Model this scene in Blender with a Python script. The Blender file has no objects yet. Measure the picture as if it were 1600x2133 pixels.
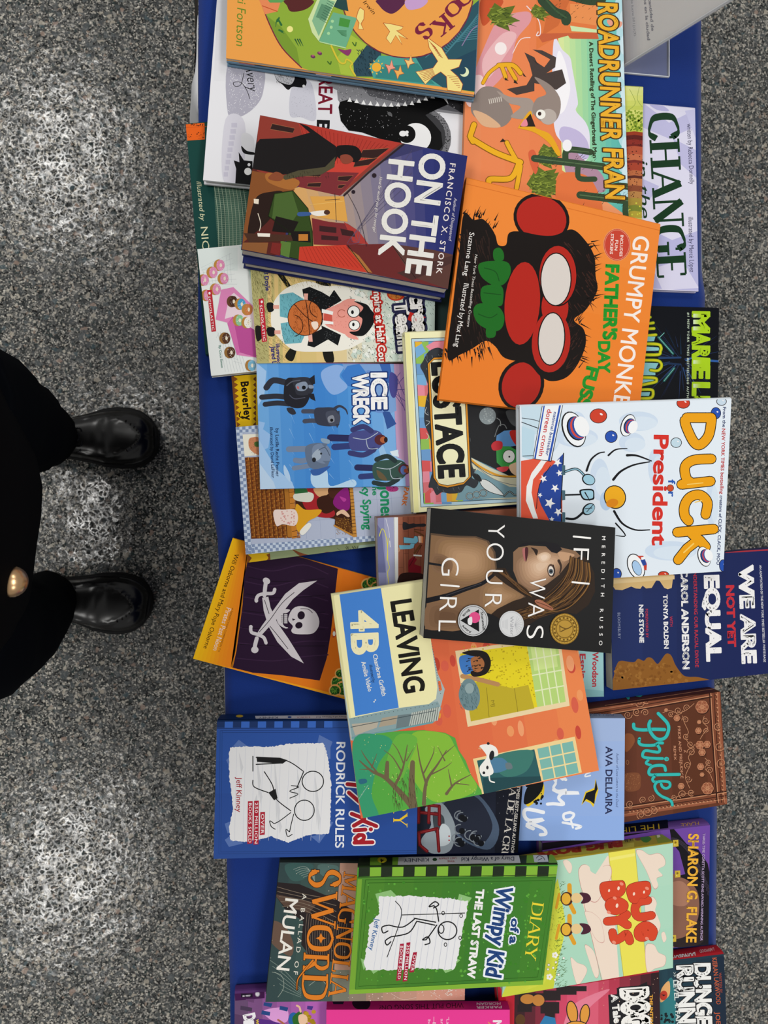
import bpy, bmesh, math, random
from mathutils import Vector, Matrix

random.seed(7)
SC = bpy.context.scene
COL = SC.collection

# ------------------------------------------------------------------ camera, light, exposure
CAM_H, TILT, FPX = 1.62, math.radians(8.0), 1480.0
TABLE_Z = 0.74
cam_data = bpy.data.cameras.new('camera')
cam_data.sensor_fit = 'VERTICAL'
cam_data.sensor_height = 36.0
cam_data.lens = FPX / 2133.0 * 36.0
cam_data.clip_start = 0.01
cam_data.dof.use_dof = True
cam_data.dof.focus_distance = 0.83
cam_data.dof.aperture_fstop = 10.0
cam = bpy.data.objects.new('camera', cam_data)
cam.location = (0, 0, CAM_H)
cam.rotation_euler = (0, -TILT, 0)
COL.objects.link(cam)
SC.camera = cam

SC.view_settings.view_transform = 'Standard'
SC.view_settings.look = 'None'
SC.view_settings.gamma = 1.0
SC.view_settings.use_curve_mapping = False
SC.view_settings.exposure = 0.0

world = bpy.data.worlds.new('world')
SC.world = world
world.use_nodes = True
world.node_tree.nodes['Background'].inputs[0].default_value = (1.0, 0.985, 0.96, 1)
world.node_tree.nodes['Background'].inputs[1].default_value = 0.36

def lamp(x, y, z, sx, sy, power, col=(1.0, 0.985, 0.95)):
    L = bpy.data.lights.new('overhead_light', 'AREA')
    L.shape = 'RECTANGLE'; L.size = sx; L.size_y = sy
    L.energy = power; L.color = col
    o = bpy.data.objects.new('overhead_light', L)
    o.location = (x, y, z)
    COL.objects.link(o)
    return o

# left row of ceiling panels of the hall (they mirror in the floor left of the table)
for lx, ly in ((-1.35, 2.15), (-0.95, 0.15), (-1.3, -2.2)):
    lamp(lx, ly, 2.95, 0.6, 0.85, 23)
for lx, ly in ((1.3, 2.2), (1.2, 0.0), (1.3, -2.2)):  # right row: unseen, added to light the table
    lamp(lx, ly, 2.95, 0.6, 1.2, 20)

# ------------------------------------------------------------------ projection helpers
_CT, _ST = math.cos(TILT), math.sin(TILT)
FWD = Vector((_ST, 0, -_CT)); RIGHT = Vector((_CT, 0, _ST)); UP = Vector((0, 1, 0))
EYE = Vector((0, 0, CAM_H))

def ray(x, y):
    return FWD + RIGHT * ((x - 800.0) / FPX) + UP * ((1066.5 - y) / FPX)

def at(x, y, z):
    d = ray(x, y)
    return EYE + d * ((z - CAM_H) / d.z)

def on_plane(x, y, p0, n):
    d = ray(x, y)
    return EYE + d * ((p0 - EYE).dot(n) / d.dot(n))

# ------------------------------------------------------------------ materials
ALB = 0.80
def lin(c):
    return c / 12.92 if c <= 0.04045 else ((c + 0.055) / 1.055) ** 2.4
def hexcol(h, k=ALB):
    h = h.lstrip('#')
    if len(h) == 3: h = ''.join(c * 2 for c in h)
    return tuple(lin(int(h[i:i + 2], 16) / 255.0) * k for i in (0, 2, 4)) + (1.0,)

_mats = {}
def mat(h, rough=0.4, spec=0.07, metal=0.0, k=ALB):
    key = (h, rough, spec, metal, k)
    if key in _mats: return _mats[key]
    m = bpy.data.materials.new('ink_' + h.lstrip('#'))
    m.use_nodes = True
    b = m.node_tree.nodes['Principled BSDF']
    b.inputs['Base Color'].default_value = hexcol(h, k)
    b.inputs['Roughness'].default_value = rough
    b.inputs['Specular IOR Level'].default_value = spec
    b.inputs['Metallic'].default_value = metal
    _mats[key] = m
    return m

def nodes_mat(name):
    m = bpy.data.materials.new(name); m.use_nodes = True
    return m, m.node_tree.nodes, m.node_tree.links, m.node_tree.nodes['Principled BSDF']

def paper_mat():
    m, N, L, b = nodes_mat('page_edges')
    tc = N.new('ShaderNodeTexCoord'); w = N.new('ShaderNodeTexWave')
    w.bands_direction = 'Z'; w.inputs['Scale'].default_value = 900; w.inputs['Distortion'].default_value = 1.0
    r = N.new('ShaderNodeValToRGB')
    r.color_ramp.elements[0].color = hexcol('a8a49a'); r.color_ramp.elements[1].color = hexcol('dcd8cc')
    L.new(tc.outputs['Object'], w.inputs['Vector']); L.new(w.outputs['Fac'], r.inputs['Fac'])
    L.new(r.outputs['Color'], b.inputs['Base Color']); b.inputs['Roughness'].default_value = 0.9
    b.inputs['Specular IOR Level'].default_value = 0.1
    return m
PAPER = paper_mat()

# ------------------------------------------------------------------ object helpers
def mesh_obj(name, verts, faces, mats, parent=None, idx=None, smooth=False):
    me = bpy.data.meshes.new(name)
    me.from_pydata([tuple(v) for v in verts], [], faces)
    for m in mats: me.materials.append(m)
    if idx: me.polygons.foreach_set('material_index', idx)
    if smooth: me.polygons.foreach_set('use_smooth', [True] * len(me.polygons))
    me.update()
    o = bpy.data.objects.new(name, me)
    COL.objects.link(o)
    if parent is not None:
        o.parent = parent
        o.matrix_parent_inverse = Matrix.Translation(parent.location).inverted()
    return o

def bm_obj(name, bm, m, parent=None, smooth=False):
    me = bpy.data.meshes.new(name)
    bmesh.ops.recalc_face_normals(bm, faces=bm.faces)
    bm.to_mesh(me); bm.free()
    me.materials.append(m)
    if smooth: me.polygons.foreach_set('use_smooth', [True] * len(me.polygons))
    o = bpy.data.objects.new(name, me); COL.objects.link(o)
    if parent is not None:
        o.parent = parent
        o.matrix_parent_inverse = Matrix.Translation(parent.location).inverted()
    return o

def empty(name, loc):
    o = bpy.data.objects.new(name, None); o.location = loc; o.empty_display_size = 0.05
    COL.objects.link(o); return o

def tag(o, label=None, cat=None, group=None, kind=None):
    if label: o['label'] = label
    if cat: o['category'] = cat
    if group: o['group'] = group
    if kind: o['kind'] = kind
    return o

def loft(rings, close_ends=True):
    """bmesh through rings (lists of equally many points)"""
    bm = bmesh.new()
    R = [[bm.verts.new(p) for p in r] for r in rings]
    n = len(R[0])
    for a, b in zip(R, R[1:]):
        for i in range(n):
            bm.faces.new((a[i], a[(i + 1) % n], b[(i + 1) % n], b[i]))
    if close_ends:
        bm.faces.new(R[0][::-1]); bm.faces.new(R[-1])
    return bm

def tube(pts, radii, seg=12):
    rings = []
    for i, p in enumerate(pts):
        p = Vector(p)
        d = (Vector(pts[min(i + 1, len(pts) - 1)]) - Vector(pts[max(i - 1, 0)])).normalized()
        a = d.orthogonal().normalized() if i == 0 else (a - d * a.dot(d)).normalized()
        b = d.cross(a)
        r = radii[i] if isinstance(radii, (list, tuple)) else radii
        rings.append([p + (a * math.cos(t) + b * math.sin(t)) * r for t in [2 * math.pi * k / seg for k in range(seg)]])
    return loft(rings)

# ------------------------------------------------------------------ text outlines
_fontobj = None
_textcache = {}
def text_tris(s, bold=0.0, space=1.0, shear=0.0, res=2):
    key = (s, bold, space, shear, res)
    if key in _textcache: return _textcache[key]
    cu = bpy.data.curves.new('lettering', 'FONT')
    cu.body = s; cu.size = 1.0; cu.offset = min(bold, 0.0); cu.resolution_u = res
    cu.space_character = space; cu.shear = shear; cu.fill_mode = 'FRONT'
    o = bpy.data.objects.new('lettering', cu)
    me = bpy.data.meshes.new_from_object(o)
    v = [(p.co.x, p.co.y) for p in me.vertices]
    f = [tuple(p.vertices) for p in me.polygons]
    if bold > 0:                                   # heavier face: run a band along every outline
        cnt = {}
        for p in f:
            for i in range(len(p)):
                k = (p[i], p[(i + 1) % len(p)]); kk = (min(k), max(k)); cnt[kk] = cnt.get(kk, 0) + 1
        for (i, j), c in cnt.items():
            if c != 1: continue
            (x0, y0), (x1, y1) = v[i], v[j]; l = math.hypot(x1 - x0, y1 - y0)
            if l < 1e-6: continue
            dx, dy = (x1 - x0) / l * bold, (y1 - y0) / l * bold; ex = .7
            b = len(v); v += [(x0 - dx * ex - dy, y0 - dy * ex + dx), (x0 - dx * ex + dy, y0 - dy * ex - dx), (x1 + dx * ex + dy, y1 + dy * ex - dx), (x1 + dx * ex - dy, y1 + dy * ex + dx)]
            f.append((b, b + 1, b + 2, b + 3))
    bpy.data.objects.remove(o); bpy.data.curves.remove(cu); bpy.data.meshes.remove(me)
    _textcache[key] = (v, f)
    return v, f

# serif capitals as strokes in a unit box: (thick?, points...); straight stem ends take serifs
SERIF = {
 'A': (0.74, [(0, .04, 0, .38, 1), (1, .40, 1, .70, 0), (0, .16, .36, .58, .36)], [(.04, 0), (.70, 0)]),
 'B': (0.66, [(1, .14, 0, .14, 1)], [(.14, 0), (.14, 1)], [(.14, 1, .45, 1, .56, .76, .45, .54, .14, .54), (.14, .54, .5, .54, .64, .28, .5, 0, .14, 0)]),
 'C': (0.74, [], [], [(.68, .78, .55, 1, .36, 1, .09, .8, .09, .2, .36, 0, .56, 0, .7, .22)]),
 'D': (0.78, [(1, .14, 0, .14, 1)], [(.14, 0), (.14, 1)], [(.14, 1, .42, 1, .72, .8, .72, .2, .42, 0, .14, 0)]),
 'E': (0.64, [(1, .14, 0, .14, 1), (0, .14, 1, .58, 1), (0, .14, .52, .46, .52), (0, .14, 0, .62, 0), (0, .58, 1, .58, .8), (0, .62, 0, .62, .22)], [(.14, 0), (.14, 1)]),
 'F': (0.60, [(1, .14, 0, .14, 1), (0, .14, 1, .58, 1), (0, .14, .52, .46, .52), (0, .58, 1, .58, .8)], [(.14, 0), (.14, 1)]),
 'G': (0.78, [(1, .64, 0.05, .64, .42)], [(.64, .42)], [(.66, .78, .55, 1, .36, 1, .09, .8, .09, .2, .36, 0, .56, 0, .66, .1)]),
 'H': (0.80, [(1, .14, 0, .14, 1), (1, .66, 0, .66, 1), (0, .14, .52, .66, .52)], [(.14, 0), (.14, 1), (.66, 0), (.66, 1)]),
 'I': (0.32, [(1, .16, 0, .16, 1)], [(.16, 0), (.16, 1)]),
 'L': (0.62, [(1, .14, 0, .14, 1), (0, .14, 0, .60, 0), (0, .6, 0, .6, .22)], [(.14, 0), (.14, 1)]),
 'M': (0.94, [(0, .12, 0, .14, 1), (1, .16, 1, .46, .1), (0, .46, .1, .78, 1), (1, .80, 0, .80, 1)], [(.12, 0), (.14, 1), (.80, 0), (.80, 1)]),
 'N': (0.82, [(0, .14, 0, .14, 1), (1, .14, 1, .68, 0), (0, .68, 0, .68, 1)], [(.14, 0), (.68, 1)]),
 'O': (0.80, [], [], [(.40, 1, .09, .8, .09, .2, .40, 0, .71, .2, .71, .8, .40, 1)]),
 'R': (0.72, [(1, .14, 0, .14, 1), (1, .36, .5, .66, 0)], [(.14, 0), (.14, 1), (.66, 0)], [(.14, 1, .45, 1, .58, .75, .45, .5, .14, .5)]),
 'S': (0.58, [], [], [(.5, .8, .38, 1, .2, 1, .08, .8, .14, .6, .44, .42, .52, .2, .38, 0, .2, 0, .06, .2)]),
 'T': (0.68, [(1, .34, 0, .34, 1), (0, .04, 1, .64, 1), (0, .04, 1, .04, .78), (0, .64, 1, .64, .78)], [(.34, 0)]),
 'U': (0.80, [], [(.14, 1), (.66, 1)], [(.14, 1, .14, .3, .24, 0, .56, 0, .66, .3, .66, 1)]),
 'W': (1.04, [(1, .06, 1, .30, 0), (0, .30, 0, .52, .9), (1, .52, .9, .76, 0), (0, .76, 0, .98, 1)], [(.06, 1), (.98, 1)]),
 'X': (0.74, [(1, .08, 1, .66, 0), (0, .08, 0, .64, 1)], [(.08, 0), (.08, 1), (.66, 0), (.64, 1)]),
 'Y': (0.72, [(1, .06, 1, .36, .45), (0, .36, .45, .66, 1), (1, .36, 0, .36, .45)], [(.06, 1), (.66, 1), (.36, 0)]),
 'Z': (0.66, [(0, .06, 1, .6, 1), (1, .6, 1, .06, 0), (0, .06, 0, .62, 0)], []),
 'P': (0.64, [(1, .14, 0, .14, 1)], [(.14, 0), (.14, 1)], [(.14, 1, .45, 1, .58, .73, .45, .46, .14, .46)]),
 'V': (0.74, [(1, .06, 1, .36, 0), (0, .36, 0, .68, 1)], [(.06, 1), (.68, 1)]),
 'K': (0.74, [(1, .14, 0, .14, 1), (0, .14, .42, .62, 1), (1, .3, .56, .68, 0)], [(.14, 0), (.14, 1), (.62, 1), (.68, 0)]),
 ' ': (0.40, [], []),
}
SERIF['Q'] = SERIF['O']; SERIF['J'] = SERIF['I']

def catmull(pts, closed, n=5):
    out = []; L = len(pts)
    rng = range(L) if closed else range(L - 1)
    for i in rng:
        p0 = pts[(i - 1) % L] if closed or i > 0 else pts[0]
        p1 = pts[i]; p2 = pts[(i + 1) % L]
        p3 = pts[(i + 2) % L] if closed or i + 2 < L else pts[-1]
        for k in range(n):
            t = k / n; t2 = t * t; t3 = t2 * t
            out.append(tuple(0.5 * (2 * p1[j] + (p2[j] - p0[j]) * t + (2 * p0[j] - 5 * p1[j] + 4 * p2[j] - p3[j]) * t2 + (3 * p1[j] - p0[j] - 3 * p2[j] + p3[j]) * t3) for j in (0, 1)))
    if not closed: out.append(tuple(pts[-1]))
    return out

def pairs(l):
    return [(l[i], l[i + 1]) for i in range(0, len(l) - 1, 2)]

def _inpoly(x, y, pl):
    pl = pairs(pl) if not isinstance(pl[0], tuple) else pl
    c = False; j = len(pl) - 1
    for i in range(len(pl)):
        if (pl[i][1] > y) != (pl[j][1] > y) and x < (pl[j][0] - pl[i][0]) * (y - pl[i][1]) / (pl[j][1] - pl[i][1]) + pl[i][0]: c = not c
        j = i
    return c

# ------------------------------------------------------------------ printed art on a flat surface
STEP = 12e-6
class Art:
    """Collects printed shapes; coordinates are picture pixels laid onto the surface they lie on."""
    def __init__(self, corners, n, lift=0.00004):
        self.p0 = corners[0].copy(); self.n = n.normalized()
        self.ex = (corners[1] - corners[0]).normalized()
        self.ey = self.n.cross(self.ex)
        self.quad = [self.loc(c) for c in corners]
        a = sum(self.quad[i][0] * self.quad[(i + 1) % 4][1] - self.quad[(i + 1) % 4][0] * self.quad[i][1] for i in range(4))
        if a < 0: self.quad.reverse()
        self.V = []; self.F = []; self.I = []; self.M = []; self.mi = {}
        self._layer = 0; self.batch = []; self.done = []
        self.lift = lift
        self.view(0, 0, 1)
    @property
    def layer(self): return self._layer
    @layer.setter
    def layer(self, v): self.flush()
    def flush(self):
        """lay the last printed colour just over whatever it overlaps"""
        B = self.batch
        if not B: return
        x0 = min(p[0] for b, m in B for p in b); x1 = max(p[0] for b, m in B for p in b)
        y0 = min(p[1] for b, m in B for p in b); y1 = max(p[1] for b, m in B for p in b)
        lv = 0
        for d in self.done:
            if d[4] > lv and d[0] < x1 and d[1] > x0 and d[2] < y1 and d[3] > y0: lv = d[4]
        lv += 1
        self.done.append((x0, x1, y0, y1, lv))
        for j, (poly, mi) in enumerate(B):
            h = self.lift + lv * STEP + (j % 8) * 1.2e-6
            b = len(self.V)
            for p in poly: self.V.append(self.p0 + self.ex * p[0] + self.ey * p[1] + self.n * h)
            self.F.append(tuple(range(b, b + len(poly)))); self.I.append(mi)
        self.batch = []
    def loc(self, w):
        d = w - self.p0
        return (d.dot(self.ex), d.dot(self.ey))
    def view(self, x0, y0, s):
        self.vx, self.vy, self.vs = x0, y0, s
    def map(self, x, y):
        return self.loc(on_plane(self.vx + x / self.vs, self.vy + y / self.vs, self.p0, self.n))
    def m(self, c, **k):
        mm = c if not isinstance(c, str) else mat(c, **k)
        if mm.name not in self.mi:
            self.mi[mm.name] = len(self.M); self.M.append(mm)
        return self.mi[mm.name]
    def _clip(self, poly):
        Q = self.quad
        for i in range(4):
            ax, ay = Q[i]; bx, by = Q[(i + 1) % 4]
            ins = lambda p: (bx - ax) * (p[1] - ay) - (by - ay) * (p[0] - ax)
            if all(ins(p) >= 0 for p in poly): continue
            out = []
            for k in range(len(poly)):
                p, q = poly[k], poly[(k + 1) % len(poly)]
                dp, dq = ins(p), ins(q)
                if dp >= 0: out.append(p)
                if (dp >= 0) != (dq >= 0):
                    t = dp / (dp - dq); out.append((p[0] + (q[0] - p[0]) * t, p[1] + (q[1] - p[1]) * t))
            poly = out
            if len(poly) < 3: return []
        return poly
    def _add(self, poly, mi):
        poly = self._clip(poly)
        if len(poly) < 3: return
        a = sum(poly[i][0] * poly[(i + 1) % len(poly)][1] - poly[(i + 1) % len(poly)][0] * poly[i][1] for i in range(len(poly)))
        if abs(a) < 1e-12: return
        if a < 0: poly = poly[::-1]
        self.batch.append((poly, mi))
    def P(self, c, pts, sm=0, **k):
        """filled shape"""
        pts = pairs(pts) if not isinstance(pts[0], tuple) else pts
        if sm: pts = catmull(pts, True, 6)
        self.layer += 1
        self._add([self.map(*p) for p in pts], self.m(c, **k))
    def R(self, c, x0, y0, x1, y1, **k):
        self.P(c, [x0, y0, x1, y0, x1, y1, x0, y1], **k)
    def E(self, c, cx, cy, rx, ry=None, rot=0, n=28, **k):
        ry = rx if ry is None else ry; r = math.radians(rot)
        self.P(c, [(cx + rx * math.cos(t) * math.cos(r) - ry * math.sin(t) * math.sin(r), cy + rx * math.cos(t) * math.sin(r) + ry * math.sin(t) * math.cos(r)) for t in [2 * math.pi * i / n for i in range(n)]], **k)
    def S(self, c, w, pts, sm=1, w2=None, **k):
        """pen stroke of width w (tapering to w2)"""
        pts = pairs(pts) if not isinstance(pts[0], tuple) else pts
        if sm and len(pts) > 2: pts = catmull(pts, False, 5)
        self.layer += 1; mi = self.m(c, **k); n = len(pts)
        L = []; R = []
        for i, p in enumerate(pts):
            a = pts[max(i - 1, 0)]; b = pts[min(i + 1, n - 1)]
            dx, dy = b[0] - a[0], b[1] - a[1]; d = math.hypot(dx, dy) or 1
            ww = w if w2 is None else w + (w2 - w) * i / max(n - 1, 1)
            f = ww / 2
            L.append((p[0] - dy / d * f, p[1] + dx / d * f)); R.append((p[0] + dy / d * f, p[1] - dx / d * f))
        L = [self.map(*p) for p in L]; R = [self.map(*p) for p in R]
        for i in range(n - 1): self._add([L[i], L[i + 1], R[i + 1], R[i]], mi)
        if w * 1.0 / self.vs > 2.2:
            for p, ww in ((pts[0], w), (pts[-1], w if w2 is None else w2)):
                if ww > 0.3: self._add([self.map(p[0] + ww / 2 * math.cos(t), p[1] + ww / 2 * math.sin(t)) for t in [math.pi * j / 5 for j in range(10)]], mi)
    def O(self, c, w, pts, sm=1, **k):
        """closed outline"""
        pts = pairs(pts) if not isinstance(pts[0], tuple) else pts
        if sm: pts = catmull(pts, True, 5)
        self.S(c, w, list(pts) + [pts[0]], sm=0, **k)
    def EO(self, c, w, cx, cy, rx, ry=None, rot=0, a0=0, a1=360, **k):
        ry = rx if ry is None else ry; r = math.radians(rot); n = 26
        self.S(c, w, [(cx + rx * math.cos(t) * math.cos(r) - ry * math.sin(t) * math.sin(r), cy + rx * math.cos(t) * math.sin(r) + ry * math.sin(t) * math.cos(r)) for t in [math.radians(a0 + (a1 - a0) * i / n) for i in range(n + 1)]], sm=0, **k)
    def T(self, c, s, x0, y0, x1, y1, h, bold=0.0, space=1.0, shear=0.0, out=None, outb=0.03, low=0, flip=0, **k):
        """a line of lettering whose baseline runs from (x0,y0) to (x1,y1); h = height of the capitals"""
        caps = 0.70
        v, f = text_tris(s, bold, space, shear, 6 if h / self.vs > 18 else 2)
        if not v: return
        xs = [p[0] for p in v]; a, b = min(xs) + bold, max(xs) - bold
        if out:
            self._text(out, s, a, b, x0, y0, x1, y1, h / caps, bold + outb, space, shear, k)
        self._text(c, s, a, b, x0, y0, x1, y1, h / caps, bold, space, shear, k)
    def _text(self, c, s, a, b, x0, y0, x1, y1, sh, bold, space, shear, k):
        v, f = text_tris(s, bold, space, shear, 6 if sh * .7 / self.vs > 18 else 2)
        self.layer += 1; mi = self.m(c, **k)
        dx, dy = x1 - x0, y1 - y0; d = math.hypot(dx, dy)
        ux, uy = dy / d, -dx / d                      # up of the letters
        P = [self.map(x0 + dx * (p[0] - a) / (b - a) + ux * p[1] * sh, y0 + dy * (p[0] - a) / (b - a) + uy * p[1] * sh) for p in v]
        for t in f: self._add([P[i] for i in t], mi)
    def dots(self, c, n, x0, y0, x1, y1, r0, r1, seed=1, inside=None, **k):
        """a sprinkle of small printed specks"""
        rd = random.Random(seed); self.layer += 1; mi = self.m(c, **k)
        for _ in range(n):
            x, y = rd.uniform(x0, x1), rd.uniform(y0, y1); r = rd.uniform(r0, r1); ph = rd.random()
            if inside and not _inpoly(x, y, inside): continue
            self._add([self.map(x + r * rd.uniform(.7, 1.1) * math.cos(t), y + r * rd.uniform(.7, 1.1) * math.sin(t)) for t in [ph + math.pi * j / 3 for j in range(6)]], mi)
    def lines(self, c, w, n, x0, y0, x1, y1, dx, dy, seed=1, jit=.4, inside=None, **k):
        """short pen hatching scattered over a patch"""
        rd = random.Random(seed); self.layer += 1; mi = self.m(c, **k)
        for _ in range(n):
            x, y = rd.uniform(x0, x1), rd.uniform(y0, y1)
            if inside and not _inpoly(x, y, inside): continue
            l = math.hypot(dx, dy); ex, ey = dx * rd.uniform(1 - jit, 1 + jit) + rd.uniform(-jit, jit) * l * .5, dy * rd.uniform(1 - jit, 1 + jit) + rd.uniform(-jit, jit) * l * .5
            m_ = math.hypot(ex, ey) or 1; nx, ny = -ey / m_ * w / 2, ex / m_ * w / 2
            self._add([self.map(x + nx, y + ny), self.map(x + ex, y + ey), self.map(x - nx, y - ny)], mi)
    def G(self, cols, quad, n=8, **k):
        """printed colour blend from edge p0-p1 to edge p3-p2"""
        q = pairs(quad); self.layer += 1
        for i in range(n):
            t = (i + .5) / n * (len(cols) - 1); j = min(int(t), len(cols) - 2); f = t - j
            A = [int(cols[j][m:m + 2], 16) for m in (0, 2, 4)]; B = [int(cols[j + 1][m:m + 2], 16) for m in (0, 2, 4)]
            c = '%02x%02x%02x' % tuple(int(a + (b - a) * f + .5) for a, b in zip(A, B))
            L = lambda p, r, u: (p[0] + (r[0] - p[0]) * u, p[1] + (r[1] - p[1]) * u)
            u0, u1 = i / n, (i + 1) / n
            self._add([self.map(*p) for p in (L(q[0], q[3], u0), L(q[1], q[2], u0), L(q[1], q[2], u1), L(q[0], q[3], u1))], self.m(c, **k))
    def SER(self, c, s, x0, y0, x1, y1, h, tk=0.15, tn=0.06, space=0.0, out=None, outw=0.08, **k):
        """a line of serif capitals"""
        if out: self._ser(out, s, x0, y0, x1, y1, h, tk, tn, space, outw, k)
        self._ser(c, s, x0, y0, x1, y1, h, tk, tn, space, 0.0, k)
    def _ser(self, c, s, x0, y0, x1, y1, h, tk, tn, space, grow, k):
        wid = [SERIF[ch][0] + space for ch in s]; W = sum(wid) - space
        dx, dy = x1 - x0, y1 - y0; d = math.hypot(dx, dy); ux, uy = dy / d, -dx / d
        sx = d / W
        self.layer += 1; mi = self.m(c, **k)
        def pt(px, py): return (x0 + dx / d * px * sx + ux * py * h, y0 + dy / d * px * sx + uy * py * h)
        x = 0.0
        def seg(pa, pb, w):
            w += grow
            a, b = pt(*pa), pt(*pb); ex, ey = b[0] - a[0], b[1] - a[1]; l = math.hypot(ex, ey) or 1
            nx, ny = -ey / l, ex / l
            ww = w * (sx if abs(nx * dx + ny * dy) / d > 0.6 else h) / 2
            g = grow * h / 2; a = (a[0] - ex / l * g, a[1] - ey / l * g); b = (b[0] + ex / l * g, b[1] + ey / l * g)
            self._add([self.map(a[0] + nx * ww, a[1] + ny * ww), self.map(b[0] + nx * ww, b[1] + ny * ww), self.map(b[0] - nx * ww, b[1] - ny * ww), self.map(a[0] - nx * ww, a[1] - ny * ww)], mi)
        for ch, w in zip(s, wid):
            g = SERIF[ch]
            for st in g[1]: seg((x + st[1], st[2]), (x + st[3], st[4]), tk if st[0] else tn)
            for sx_, sy_ in g[2]: seg((x + sx_ - tk * 0.95, sy_), (x + sx_ + tk * 0.95, sy_), tn)
            if len(g) > 3:
                for cv in g[3]:
                    cp = catmull(pairs(cv), False, 6); q = [pt(x + c_[0], c_[1]) for c_ in cp]; Lf = []; Rt = []
                    for i in range(len(q)):
                        a, b = cp[max(i - 1, 0)], cp[min(i + 1, len(q) - 1)]; pa, pb = q[max(i - 1, 0)], q[min(i + 1, len(q) - 1)]
                        vert = abs(b[1] - a[1]) / (math.hypot(b[0] - a[0], b[1] - a[1]) or 1)
                        f = ((tn + (tk - tn) * vert ** 1.5) * (sx * vert + h * (1 - vert)) + grow * h) / 2
                        l = math.hypot(pb[0] - pa[0], pb[1] - pa[1]) or 1; nx, ny = -(pb[1] - pa[1]) / l * f, (pb[0] - pa[0]) / l * f
                        Lf.append(self.map(q[i][0] + nx, q[i][1] + ny)); Rt.append(self.map(q[i][0] - nx, q[i][1] - ny))
                    for i in range(len(q) - 1): self._add([Lf[i], Lf[i + 1], Rt[i + 1], Rt[i]], mi)
                    if ch in 'CGS':
                        seg((x + cv[0], cv[1] - .1), (x + cv[0], cv[1] + .16), tn)
                        if ch == 'S': seg((x + cv[-2], cv[-1] - .16), (x + cv[-2], cv[-1] + .1), tn)
            x += w

# ------------------------------------------------------------------ books: resting one on another
BOOKS = []
def support_plane(c, pts):
    """lowest plane over the points (x, y, h), measured at c: the pose in which a rigid board comes to rest"""
    far = 50.0
    tri = [(c[0] + far * math.cos(a), c[1] + far * math.sin(a), -60.0) for a in (0.3, 2.4, 4.5)]
    def plane(t):
        (x1, y1, z1), (x2, y2, z2), (x3, y3, z3) = t
        D = (x2 - x1) * (y3 - y1) - (x3 - x1) * (y2 - y1)
        if abs(D) < 1e-14: return None
        A = ((z2 - z1) * (y3 - y1) - (z3 - z1) * (y2 - y1)) / D
        B = ((x2 - x1) * (z3 - z1) - (x3 - x1) * (z2 - z1)) / D
        return A, B, z1 - A * x1 - B * y1
    def inside(t):
        s = []
        for i in range(3):
            a, b = t[i], t[(i + 1) % 3]
            s.append((b[0] - a[0]) * (c[1] - a[1]) - (b[1] - a[1]) * (c[0] - a[0]))
        return all(v >= -1e-13 for v in s) or all(v <= 1e-13 for v in s)
    pl = plane(tri)
    for _ in range(400):
        w = max(pts, key=lambda p: p[2] - (pl[0] * p[0] + pl[1] * p[1] + pl[2]))
        if w[2] - (pl[0] * w[0] + pl[1] * w[1] + pl[2]) < 1e-7: break
        best = None
        for i in range(3):
            t = list(tri); t[i] = w
            if inside(t):
                q = plane(t)
                if q is not None:
                    z = q[0] * c[0] + q[1] * c[1] + q[2]
                    if best is None or z > best[0]: best = (z, t, q)
        if best is None: break
        tri, pl = best[1], best[2]
    return pl

def clip_convex(A, B):
    poly = list(A)
    for i in range(len(B)):
        a, b = B[i], B[(i + 1) % len(B)]
        ins = lambda p: (b[0] - a[0]) * (p[1] - a[1]) - (b[1] - a[1]) * (p[0] - a[0])
        out = []
        for k in range(len(poly)):
            p, q = poly[k], poly[(k + 1) % len(poly)]
            dp, dq = ins(p), ins(q)
            if dp >= 0: out.append(p)
            if (dp >= 0) != (dq >= 0):
                t = dp / (dp - dq); out.append((p[0] + (q[0] - p[0]) * t, p[1] + (q[1] - p[1]) * t))
        poly = out
        if len(poly) < 3: return []
    return poly

def ccw(q):
    a = sum(q[i][0] * q[(i + 1) % len(q)][1] - q[(i + 1) % len(q)][0] * q[i][1] for i in range(len(q)))
    return q if a > 0 else q[::-1]
def shrink(q, d):
    cx = sum(p[0] for p in q) / len(q); cy = sum(p[1] for p in q) / len(q)
    out = []
    for p in q:
        l = math.hypot(p[0] - cx, p[1] - cy); out.append((p[0] + (cx - p[0]) * d / l, p[1] + (cy - p[1]) * d / l))
    return out

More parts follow.
